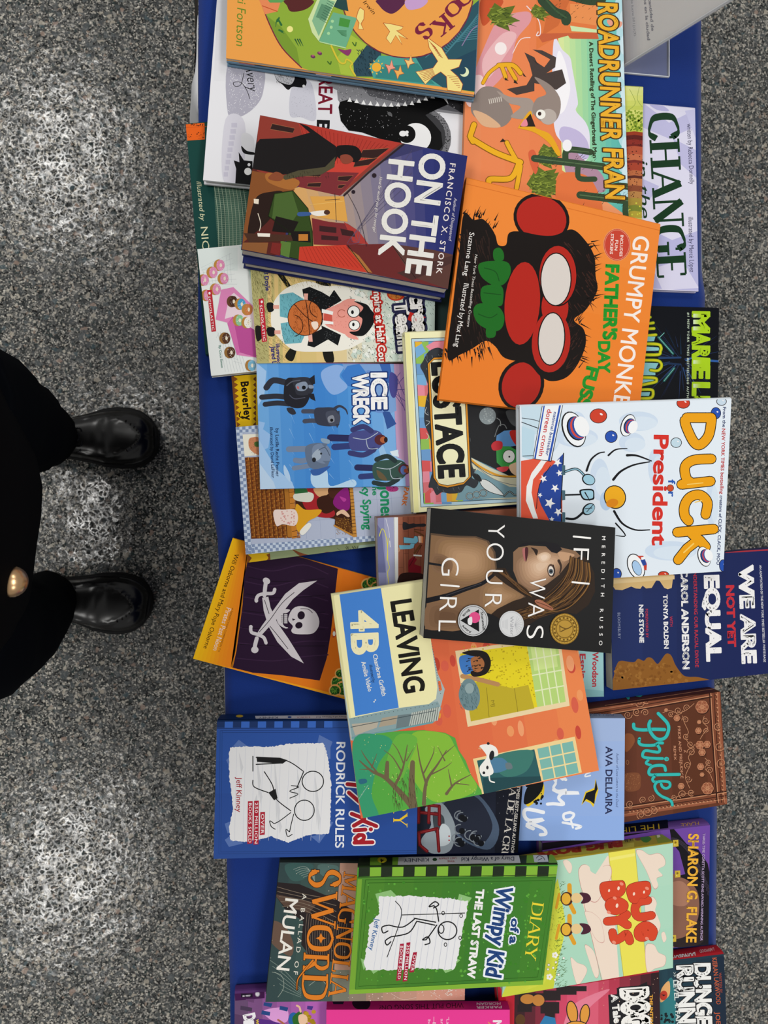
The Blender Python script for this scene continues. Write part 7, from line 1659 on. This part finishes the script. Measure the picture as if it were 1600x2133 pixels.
def sp_clouds(a):
    a.view(1040, 1680, 3.2)
    a.P('b9a83c', [100, 290, 1150, 150, 1160, 260, 100, 340]); a.P('d8cc58', [330, 305, 900, 240, 900, 290, 330, 335]); a.P('93a63c', [1030, 175, 1160, 150, 1160, 250, 1060, 250])
    a.T('b8402c', 'BUG BOYS', 810, 222, 250, 292, 44, bold=.08); a.T('2a2a1c', 'LAURA', 890, 210, 832, 216, 22, bold=.03); a.E('8a5a3a', 930, 215, 26, 12, -10); a.P('4a8a3a', [940, 190, 985, 195, 1015, 215, 985, 240, 950, 228], 1); a.T('e8e8c0', '1', 1070, 185, 1050, 190, 20)

def art_kid(a):
    a.view(470, 2040, 6.4)
    a.G(['5f4a68', '9a5aa0', 'c06ac0', '8a4aa4', '5a3a8c'], [110, 180, 110, 900, 2400, 900, 2400, 0], 12)
    a.P('42184a', [120, 185, 520, 130, 520, 250, 130, 285]); a.P('5a3f62', [120, 460, 420, 520, 620, 900, 120, 900]); a.P('5a2f86', [420, 520, 700, 560, 900, 900, 500, 900]); a.P('e0a0dc', [500, 420, 800, 380, 820, 560, 640, 560], 1)
    for q, c in (([200, 350, 355, 378, 348, 432, 196, 404], '4a3a54'), ([265, 262, 385, 260, 375, 312, 290, 290], '6a4470'), ([510, 305, 625, 320, 605, 372, 505, 348], '2a4a86'), ([725, 352, 835, 375, 822, 428, 716, 402], '2a4a86'), ([485, 412, 596, 434, 588, 486, 474, 464], '2a4a86'), ([1090, 350, 1170, 360, 1150, 410, 1085, 395], '4a3a8c')): a.P(c, q)
    a.R('1d1226', 205, 190, 360, 240); a.T('d8d0dc', 'S | B', 232, 215, 330, 205, 20, bold=.03) if False else a.T('d8d0dc', 'SI', 330, 205, 230, 215, 18, bold=.03)
    a.E('8a8290', 425, 195, 34, 38); a.E('d8d4dc', 425, 195, 25, 28)
    # a plain leaping child
    a.P('2a64a8', [850, 480, 900, 440, 960, 470, 940, 560, 900, 600, 840, 580], 1); a.P('2f6a2c', [895, 500, 1000, 420, 1020, 500, 980, 600, 910, 600], 1); a.S('f0c4a0', 26, [1000, 430, 985, 370, 950, 350], 1); a.P('f0c8a8', [975, 480, 1060, 460, 1110, 500, 1100, 580, 1030, 600, 980, 580], 1); a.S('b06a4a', 26, [700, 540, 760, 580, 780, 600])
    for k in range(16): rd = random.Random(k); a.E('c09a2c' if k % 2 else 'a8841c', 1090 + rd.uniform(-60, 90), 500 + rd.uniform(-70, 90), 30, 26)
    a.P('f0c8a8', [975, 490, 1050, 468, 1090, 510, 1080, 580, 1020, 600, 980, 580], 1)
    a.T('f2f0f4', 'D', 240, 480, 258, 560, 148, bold=.06); a.T('f2f0f4', 'I', 250, 590, 252, 640, 120, bold=.08); a.T('e8c838', 'WRITTEN', 408, 532, 415, 760, 34, bold=.04)

def art_sword(a):
    a.view(530, 1740, 2.4615)
    a.G(['35484a', '3d5350', '4d5c57', '42504e'], [120, 140, 50, 860, 560, 860, 560, 130], 7)
    a.P('b8907c', [440, 130, 1100, 130, 1090, 860, 400, 860]); a.G(['6a7468', 'a88878', 'd8a08c', 'dc9a88'], [380, 850, 470, 700, 1090, 700, 1090, 860], 8) if False else a.G(['70796c', 'b08e7c', 'd8a08c', 'e09a8a'], [400, 690, 400, 860, 1090, 860, 1090, 690], 8)
    a.P('2c2526', [110, 240, 230, 250, 420, 330, 500, 380, 490, 640, 420, 650, 300, 640, 240, 560, 250, 440, 160, 380, 100, 300], 0); a.P('5a463c', [100, 300, 200, 320, 320, 350, 280, 400, 150, 360]); a.P('6a5448', [90, 440, 160, 470, 200, 560, 180, 620, 80, 540], 1); a.P('3f5f5c', [160, 150, 300, 150, 260, 220, 190, 230], 1); a.P('55706c', [330, 150, 430, 160, 400, 220, 340, 200], 1)
    for k in range(18): a.S('7a6a5c', 2.4, [270 + k * 12, 400 + k * 3, 262 + k * 12, 520, 275 + k * 11, 640], 1)
    for k in range(6): a.S('8a7a68', 2.4, [110 + k * 8, 262 + k * 26, 250, 300 + k * 16, 420, 330 + k * 30]); a.S('7f9088', 2.4, [80 + k * 12, 640 + k * 30, 160, 700 + k * 20, 240, 790 + k * 8]); a.S('8a9a92', 2.4, [200 + k * 10, 175 + k * 8, 260 + k * 6, 160 + k * 9, 310, 210 + k * 6])
    a.S('9aa49a', 2.5, [280, 770, 330, 740, 370, 770, 350, 820, 300, 830]); a.S('9aa49a', 2.5, [90, 700, 140, 720, 150, 780, 120, 830]); a.dots('dcd8c8', 90, 80, 160, 1080, 850, 1, 2.6, 5)
    a.dots('f2d4c8', 50, 560, 790, 1080, 850, 1.4, 4, 9); a.S('f0cfc0', 2, [700, 810, 760, 840, 830, 830]); a.S('f0cfc0', 2, [900, 800, 960, 840])
    O_ = 'e2822a'; D_ = '3a2418'
    a.SER(O_, 'S', 288, 172, 284, 262, 150, tk=.17, tn=.07, out=D_, outw=.04); a.SER(O_, 'W', 300, 292, 290, 462, 122, tk=.13, tn=.06, out=D_, outw=.04); a.SER(O_, 'O', 276, 462, 272, 588, 128, tk=.16, tn=.07, out=D_, outw=.04); a.SER(O_, 'R', 258, 602, 252, 694, 122, tk=.16, tn=.07, out=D_, outw=.04); a.SER(O_, 'D', 252, 706, 246, 832, 122, tk=.15, tn=.07, out=D_, outw=.04)
    a.S(D_, 12, [300, 640, 250, 700, 222, 740, 218, 790], 1); a.S(O_, 9, [300, 640, 250, 700, 222, 740, 218, 790], 1, 3); a.P(O_, [341, 500, 350, 520, 368, 527, 350, 534, 341, 554, 332, 534, 314, 527, 332, 520])
    a.SER(O_, 'MAGNOLIA', 462, 188, 382, 816, 84, tk=.15, tn=.07, space=.08, out=D_, outw=.03)
    a.T('f2eee6', 'MULAN', 160, 322, 114, 686, 66, bold=.012); a.T('e6e0d4', 'A BALLAD OF', 247, 298, 200, 712, 22, space=1.6, bold=.005)
    a.T('f3e4da', 'SHERRY THOMAS', 985, 540, 985, 822, 30, space=1.1)

def art_pink(a):
    a.view(530, 1740, 2.4615)
    a.G(['ec3f98', 'e63690'], [360, 890, 1320, 890, 1320, 1500, 360, 1500], 3); a.S('c82a7c', 3, [362, 893, 1312, 893], 0)
    a.T('f6e8f0', 'MORGAN', 1225, 950, 1225, 1200, 42, bold=.04); a.T('e8b038', 'AWARD', 1198, 955, 1198, 1100, 14); a.T('f2d4e4', '“Laugh out loud', 985, 930, 985, 1120, 15); a.T('f2d4e4', 'and cry', 955, 940, 955, 1060, 15); a.T('f2d4e4', '—ELLE', 915, 930, 915, 1010, 15, bold=.02); a.T('f2d4e4', 'best', 890, 945, 890, 1010, 14)

def sp_pink(a):
    a.view(530, 1740, 2.4615); a.P('b8206e', [355, 850, 1310, 850, 1310, 892, 355, 892])
    a.P('2a1422', [505, 850, 590, 850, 580, 890, 520, 888], 1); a.T('3a1228', 'WHO PUT THIS SONG ON?', 1072, 858, 640, 872, 26); a.T('f0d0e0', 'MORGAN', 1262, 856, 1140, 858, 13, bold=.02); a.T('f0d0e0', 'PARKER', 1268, 874, 1138, 876, 13, bold=.02); a.P('1f1a2c', [400, 852, 460, 852, 455, 866, 405, 866])

def art_greendiary(a):
    a.view(530, 1740, 2.4615)
    a.G(['538a30', '467f2e', '3f7c30', '48842f'], [520, 215, 480, 820, 1490, 770, 1570, 200], 7)
    for k in range(18): a.P('252f22' if k % 2 == 0 else '84b63c', [536 + k * 57.4, 158, 592 + k * 57.4, 158 - .4, 592 + k * 57.2, 209, 534 + k * 57.2, 212])
    a.S('2a3a1c', 3, [530, 214, 1562, 203], 0); a.P('84b43a', [486, 790, 1490, 742, 1482, 768, 484, 818]); a.P('78a838', [530, 225, 552, 225, 515, 790, 486, 792])
    for o in (0, 16): a.S('2f5f1c', 2.6, [570 + o, 228 + o, 1545 - o, 216 + o, 1468 - o, 742 - o, 518 + o, 790 - o, 570 + o, 228 + o], 0)
    a.dots('5fa83e', 160, 560, 240, 1500, 760, 3, 9, 3); a.dots('3f8428', 120, 560, 240, 1500, 760, 3, 8, 4)
    for q in ([620, 300, 700, 280, 730, 310, 640, 370], [1050, 300, 1115, 320, 1080, 370, 1040, 340], [545, 630, 590, 650, 560, 690], [590, 680, 640, 690, 610, 710], [960, 680, 1020, 690, 980, 706], [1020, 620, 1055, 640, 1020, 670]): a.P('8fc07a', q)
    paper(a, [640, 315, 800, 310, 1000, 322, 1098, 338, 1080, 430, 1060, 540, 1040, 640, 1020, 690, 850, 680, 700, 690, 570, 690, 560, 650, 580, 560, 590, 460, 640, 400], 7, [[665 + k * 33, 318, 612 + k * 33, 688] for k in range(13)])
    # loose pen doodle: room corner, arrows and loops
    doodle(a, [[722, 336, 755, 408, 680, 625], [755, 408, 1080, 398]], 4)
    doodle(a, [[820, 425, 930, 445], [832, 440, 925, 460], [820, 430, 760, 470, 690, 460], [830, 445, 790, 500, 700, 520], [690, 460, 655, 470, 660, 500, 685, 490], [700, 520, 672, 540, 680, 562, 700, 545], [945, 440, 935, 380, 920, 360], [935, 460, 900, 510, 880, 535], [920, 360, 895, 365, 925, 340, 945, 355, 918, 372], [880, 535, 862, 535, 890, 520, 900, 550, 875, 560]], 6)
    a.EO('1c1c1e', 6, 990, 488, 48, 46); a.EO('1c1c1e', 5, 958, 480, 14, 22)
    for x, y in ((968, 398), (1060, 412), (1055, 525), (980, 560)): a.EO('1c1c1e', 3.5, x, y, 7, 9)
    for x, y0, y1, s in ((733, 556, 744, 'BOOKS SOLD'), (766, 550, 748, '250 MILLION'), (800, 600, 702, 'OVER')): a.P('a81f3c', [x + 14, y0, x + 34, y0 - 2, x + 18, y1 - 2, x - 6, y1 + 2]); a.T('f4e8ea', s, x + 16, y0 + 10, x + 2, y1 - 8, 14, bold=.01, space=1.1)
    a.T('2a62a0', 'Jeff Kinney', 620, 424, 588, 588, 24, bold=.01)
    a.T('f2f2f0', 'THE LAST STRAW', 1140, 275, 1092, 728, 38, bold=.05)
    a.T('26467f', 'Wimpy Kid', 1246, 262, 1186, 718, 80, bold=.035, shear=.05, out='eef4fa', outb=.09)
    a.T('26467f', 'of a', 1318, 425, 1308, 552, 42, bold=.035, out='eef4fa', outb=.08)
    a.SER('ecd63a', 'DIARY', 1428, 338, 1386, 632, 56, tk=.12, tn=.05, space=.04)

def sp_greendiary(a):
    a.view(530, 1740, 2.4615)
    a.P('2a3522', [520, 90, 1580, 80, 1580, 165, 520, 165])
    for k in range(18):
        if k % 2: a.P('7aae36', [537 + k * 57.4, 90, 593 + k * 57.4, 90, 593 + k * 57.2, 165, 535 + k * 57.2, 165])
    a.P('d9dade', [740, 106, 1355, 96, 1365, 142, 735, 152]); a.P('d9dade', [1428, 98, 1500, 96, 1508, 136, 1436, 138]); a.E('e8d82c', 655, 126, 24, 15); a.T('1c1c1c', '4', 662, 120, 646, 121, 18, bold=.03)
    a.T('2a3050', 'KINNEY', 895, 116, 765, 120, 19); a.T('2a3050', 'Diary of a Wimpy Kid', 1332, 110, 1062, 114, 20, bold=.01); a.T('a02834', 'THE', 1028, 128, 990, 129, 9, bold=.02); a.T('a02834', 'LAST STRAW', 1035, 113, 945, 115, 9, bold=.02); a.E('2a4a2c', 925, 124, 12, 8); doodle(a, [[1445, 118, 1460, 105, 1480, 112, 1490, 128], [1455, 128, 1475, 118]], 3)

# ================================================================== the books, lowest first
GP = 'books heaped on the blue table'
def B(kind, label, px, t, color, art, **k):
    return book(kind, label, 'book', px, t, color, art, hard=(kind != 'paperback_book'), group=GP, **k)

B('picture_book', 'dark green hardcover with an orange strip on its corner, poking out left of the table', [387, 258, 935, 211, 976, 690, 428, 738], .009, '17443f', art_green)
B('picture_book', 'white hardcover with a black toothy jaw and one big round eye in snow', [455, -40, 985, 5, 962, 430, 423, 375], .011, 'e9e9ee', art_snow)
B('paperback_book', 'orange paperback with a white skull and crossed swords on a black flag', [485, 1120, 840, 1220, 755, 1466, 402, 1372], .010, 'f0a11c', art_pirate)
B('paperback_book', 'yellow paperback with brown zigzag edges, mostly hidden under the picnic basket cover', [482, 783, 860, 745, 880, 1125, 516, 1172], .008, 'd9ae1c', art_yellow, spine_col='8a5020')
B('paperback_book', 'pale blue checkered paperback showing a brown wicker basket and green lettering', [491, 889, 855, 855, 870, 1117, 512, 1155], .007, 'b9c4dc', art_basket)
B('paperback_book', 'white paperback with pink doughnuts and an open pink box', [411, 518, 800, 478, 828, 742, 440, 783], .011, 'eef2f0', art_donut)
B('paperback_book', 'paperback with a fanged player in a black cape holding an orange basketball', [517, 490, 907, 497, 905, 752, 535, 757], .006, 'd8d2b0', art_vampire)
B('hardcover_book', 'navy hardcover directly under the book with the red street scene', [545, 265, 968, 350, 926, 620, 505, 547], .020, '22295a', art_hook2)
B('hardcover_book', 'hardcover with a man in black on a red street under a navy sky', [542, 239, 974, 324, 933, 602, 502, 519],   .020, '3a3a66', art_hook, ov=.0008, spine_col='2a2448', back_col='22295a')
B('picture_book', 'lavender hardcover with big dark green serif letters at the right table edge', [1040, 190, 1448, 225, 1455, 607, 1040, 590], .009, 'd5d3ee', art_change)
B('picture_book', 'narrow visible strip of a book with green leaves above red earth bands', [1000, 160, 1340, 181, 1336, 560, 1000, 560], .009, 'cdd36a', art_strip)
B('picture_book', 'orange desert picture book with cacti, a long-legged bird and yellow title letters', [978, -80, 1293, -90, 1310, 470, 961, 470], .009, 'ee9a6a', art_desert)
B('picture_book', 'blue-grey book of which only an edge shows beneath the orange cover with birds', [482, -330, 1011, -270, 989, 204, 472, 128], .009, '6f8fa8', art_globe2)
B('paperback_book', 'thin orange picture book with a laptop, green hills and pale yellow birds at the top', [480, -340, 1011, -280, 988, 197, 471, 121], .004, 'eda24e', art_globe)
B('paperback_book', 'thin blue paperback with dogs and two walkers on polar ice', [534, 753, 841, 757, 856, 1012, 542, 1019], .004, '4f8fd6', art_ice, spine_col='b02850')
B('hardcover_book', 'black hardcover with neon green and yellow letters under the white balloon book', [1130, 632, 1498, 641, 1495, 905, 1128, 898], .022, '090c14', art_marie)
B('paperback_book', 'brown and lilac paperback with a yellow signature, under the dark portrait book', [785, 1078, 1080, 1058, 1085, 1300, 792, 1330], .014, '8a5a48', art_porch)
B('hardcover_book', 'cream hardcover with a tall black-lettered plaque and patchwork border', [843, 692, 1180, 680, 1205, 1040, 862, 1068], .018, 'f3f0c2', art_eustace)
B('picture_book', 'bright orange square hardcover with a dark shape, cream ovals and a green bow', [972, 370, 1376, 467, 1329, 880, 914, 831], .010, 'f0862c', art_orange)
B('paperback_book', 'navy paperback with white title and tan face silhouettes overhanging the right edge', [1270, 1172, 1668, 1135, 1690, 1393, 1277, 1438], .020, '1c2858', art_equal)
B('paperback_book', 'pale teal paperback corner with red lettering beside the navy silhouette book', [900, 1150, 1255, 1150, 1258, 1451, 900, 1460], .010, 'a3d2d6', art_woodson)
B('picture_book', 'white picture book with balloons, straw hats and large yellow-orange title letters', [1083, 846, 1524, 830, 1507, 1190, 1086, 1216], .012, 'e4eef8', art_ballot)
B('paperback_book', 'copper-brown book with an ornate carved frame and turquoise brush script', [1150, 1486, 1501, 1440, 1515, 1675, 1165, 1737], .026, '5f3424', art_copper, spine_art=sp_copper, spine_col='4f2a1c')
B('hardcover_book', 'purple hardcover with yellow author lettering and black braids near the right edge', [1130, 1755, 1479, 1718, 1476, 1968, 1130, 2000], .022, '6b4a94', art_purple, spine_art=sp_purple)
B('picture_book', 'dark teal book with red spine and fat white letters, bottom right corner', [1140, 2030, 1508, 1986, 1520, 2300, 1150, 2330], .020, '1d3646', art_dungeon, spine_col='b0222c', spine_art=sp_dungeon)
B('picture_book', 'red and black cover with big white letters under the mint cloud book', [1035, 2040, 1372, 2000, 1380, 2290, 1060, 2320], .018, 'b02030', art_red)
B('picture_book', 'mint green hardcover with pink clouds and red bubble letters', [1060, 1806, 1402, 1755, 1402, 2016, 1046, 2077], .026, 'b0dac2', art_clouds, spine_art=sp_clouds, spine_col='c0ae40')
B('paperback_book', 'light blue paperback with white brush script and a small black hummingbird', [905, 1495, 1302, 1495, 1300, 1750, 900, 1752], .018, '9db8e4', art_bluebird, spine_col='7f8ba8', spine_art=sp_bluebird)
B('paperback_book', 'near-black paperback with grey serif author name beside the light blue one', [688, 1492, 1098, 1500, 1079, 1776, 672, 1782], .016, '12141c', art_nightfall, spine_art=sp_nightfall)
B('hardcover_book', 'blue hardcover diary with torn notebook paper and striped spine', [452, 1502, 872, 1500, 868, 1779, 445, 1789], .022, '2c5098', art_bluediary, spine_art=sp_bluediary, spine_col='1d3666')
B('picture_book', 'red-brick picture book with a green tree, open windows and a white moving van', [690, 1240, 1172, 1165, 1248, 1605, 752, 1705], .010, 'e06a44', art_wall, spine_col='e8e2b0', back_col='cfe0a0')
B('paperback_book', 'black paperback with a young woman looking over her shoulder and three seals', [898, 1057, 1282, 1098, 1273, 1361, 882, 1329], .024, '1b1b1c', art_portrait)
B('picture_book', 'purple book with a leaping curly-haired child at the bottom left of the table', [489, 2069, 850, 2045, 860, 2330, 487, 2350], .016, '6a3f80', art_kid)
B('hardcover_book', 'grey-green hardcover with orange serif title, left of the green diary', [583, 1795, 975, 1800, 968, 2083, 553, 2087], .020, '2c3434', art_sword)
B('paperback_book', 'hot pink paperback cut off by the bottom of the picture', [680, 2102, 1062, 2102, 1062, 2360, 678, 2360], .014, 'e83a94', art_pink, spine_art=sp_pink, spine_col='c02a7a')
B('hardcover_book', 'green hardcover diary with torn notebook paper and green-black striped spine', [745, 1806, 1162, 1800, 1131, 2051, 727, 2071], .026, '4d9a34', art_greendiary, spine_art=sp_greendiary, spine_col='33452a')

# ================================================================== sign holder and hanging sheet
def build_sign():
    c0 = at(1284, 152, TABLE_Z + .0008)
    e = Vector((.055, 0, .112)).normalized(); w = .216; h = .285
    nrm = Vector((-e.z, 0, e.x))                        # faces the reader on the left
    root = empty('sign_holder', c0)
    tag(root, 'slanted clear acrylic sign holder with a grey Spanish notice at the top of the table', 'sign holder')
    acr = bpy.data.materials.new('clear_acrylic'); acr.use_nodes = True
    b = acr.node_tree.nodes['Principled BSDF']
    b.inputs['Base Color'].default_value = (.85, .87, .9, 1); b.inputs['Roughness'].default_value = .12; b.inputs['Alpha'].default_value = .07; b.inputs['Specular IOR Level'].default_value = .5
    rim = mat('c9cdd2', rough=.2, spec=.5)
    def slab(name, p, u, v, t, m, inset_=0.0):
        n = u.cross(v).normalized(); q = [p, p + u, p + u + v, p + v]
        bm = bmesh.new(); prism(bm, q, n, 0, t); return bm_obj(name, bm, m, root)
    Y = Vector((0, 1, 0))
    slab('front_sheet', c0 + nrm * .0022, Y * w, e * h, .0012, acr)
    slab('back_sheet', c0, Y * w, e * h, .0018, acr)
    slab('base', c0 + Vector((.001, 0, .0022)), Vector((.072, 0, 0)), Y * w, .0022, acr)
    slab('rim', c0 + Y * -.0006 + nrm * .0022, Y * .0012, e * h, .004, rim)
    slab('base_rim', c0 + Vector((.001, -.0006, .0024)), Vector((.072, 0, 0)), Y * .0012, .0024, rim)
    slab('base_rim', c0 + Vector((.0722, 0, .0024)), Vector((.0012, 0, 0)), Y * w, .0024, rim)
    p = c0 + Y * .003 + e * .004 + nrm * .0009
    q = [p + Y * (w - .006), p + Y * (w - .006) + e * (h - .006), p + e * (h - .006), p]
    A = Art(q, nrm, lift=.0001)
    A.view(1240, 0, 4.4444)
    A.P('c9c8c6', [260, 640, 1100, 30, 1100, -900, 100, -900]); A.G(['a9aaae', 'b5b5b8', 'c3c2c2', 'cdccca'], [270, 640, 270, -900, 470, -900, 470, 640], 7)
    A.T('3a3d52', 'cantidad de', 494, -14, 522, 286, 26, bold=.035); A.T('3a3d52', 'sos en la ciudad', 448, -40, 484, 372, 26, bold=.035); A.T('6a6c78', 'de lucro 501(c)(3).', 330, -8, 362, 342, 20, bold=.015)
    for k in range(4): A.T('3a3d52', 'de libros para la comunidad', 552 + k * 50, -900, 560 + k * 50, -60, 26, bold=.035)
    A.flush()
    bm = bmesh.new(); prism(bm, q, nrm, 0, .0003); bmesh.ops.recalc_face_normals(bm, faces=bm.faces); bm.verts.index_update()
    V = [v.co.copy() for v in bm.verts]; F = [tuple(v.index for v in f.verts) for f in bm.faces]; bm.free(); off = len(V)
    I = [0] * len(F) + [i + 1 for i in A.I]
    mesh_obj('notice', V + A.V, F + [tuple(i + off for i in f) for f in A.F], [mat('c9c8c6')] + A.M, root, I)
build_sign()

def build_sheet():
    V = []; F = []; I = []
    ys = [-60, -20, 0, 14, 27, 30, 60, 90, 120, 150, 180, 205, 218]
    out = {-60: .8, -20: .8, 0: .75, 14: .62, 27: .5, 30: .55, 60: .5, 90: .6, 120: .75, 150: 1.2, 180: 1.15, 205: .55, 218: .1}
    prof = [(0.0, -.004), (.45, -.03), (1.0, -.11), (.9, -.2), (.4, -.34)]
    for y in ys:
        e = at(412.5, y, TABLE_Z)
        for o, z in prof: V.append(Vector((e.x - .0006 - .019 * o * out[y], e.y, TABLE_Z + z + .004 * math.sin(y * .13) * o)))
    n = len(prof)
    for i in range(len(ys) - 1):
        for j in range(n - 1): F.append((i * n + j, (i + 1) * n + j, (i + 1) * n + j + 1, i * n + j + 1)); I.append(1 if ys[i] < 27 else 0)
    o = mesh_obj('paper_sheet', V, F, [mat('d6d7da', rough=.7), mat('33302e', rough=.6)], None, I, smooth=True)
    so = o.modifiers.new('thickness', 'SOLIDIFY'); so.thickness = .0005; so.offset = 0
    tag(o, 'white sheet with a dark strip hanging crookedly from the table edge, top left', 'paper')
    bm = bmesh.new()
    for k in range(7):
        y = 40 + k * 19; e = at(412.5, y, TABLE_Z); ot = .5 + .1 * k * .6
        p = Vector((e.x - .0016 - .019 * .42 * ot, e.y, TABLE_Z - .028)); q = Vector((e.x - .0016 - .019 * .95 * ot, e.y - .004, TABLE_Z - .1))
        b2 = tube([p, q], .0011, 5); me2 = bpy.data.meshes.new('tmp'); b2.to_mesh(me2); b2.free(); bm.from_mesh(me2); bpy.data.meshes.remove(me2)
    bm_obj('print', bm, mat('2a2a2e', rough=.8), o)
build_sheet()
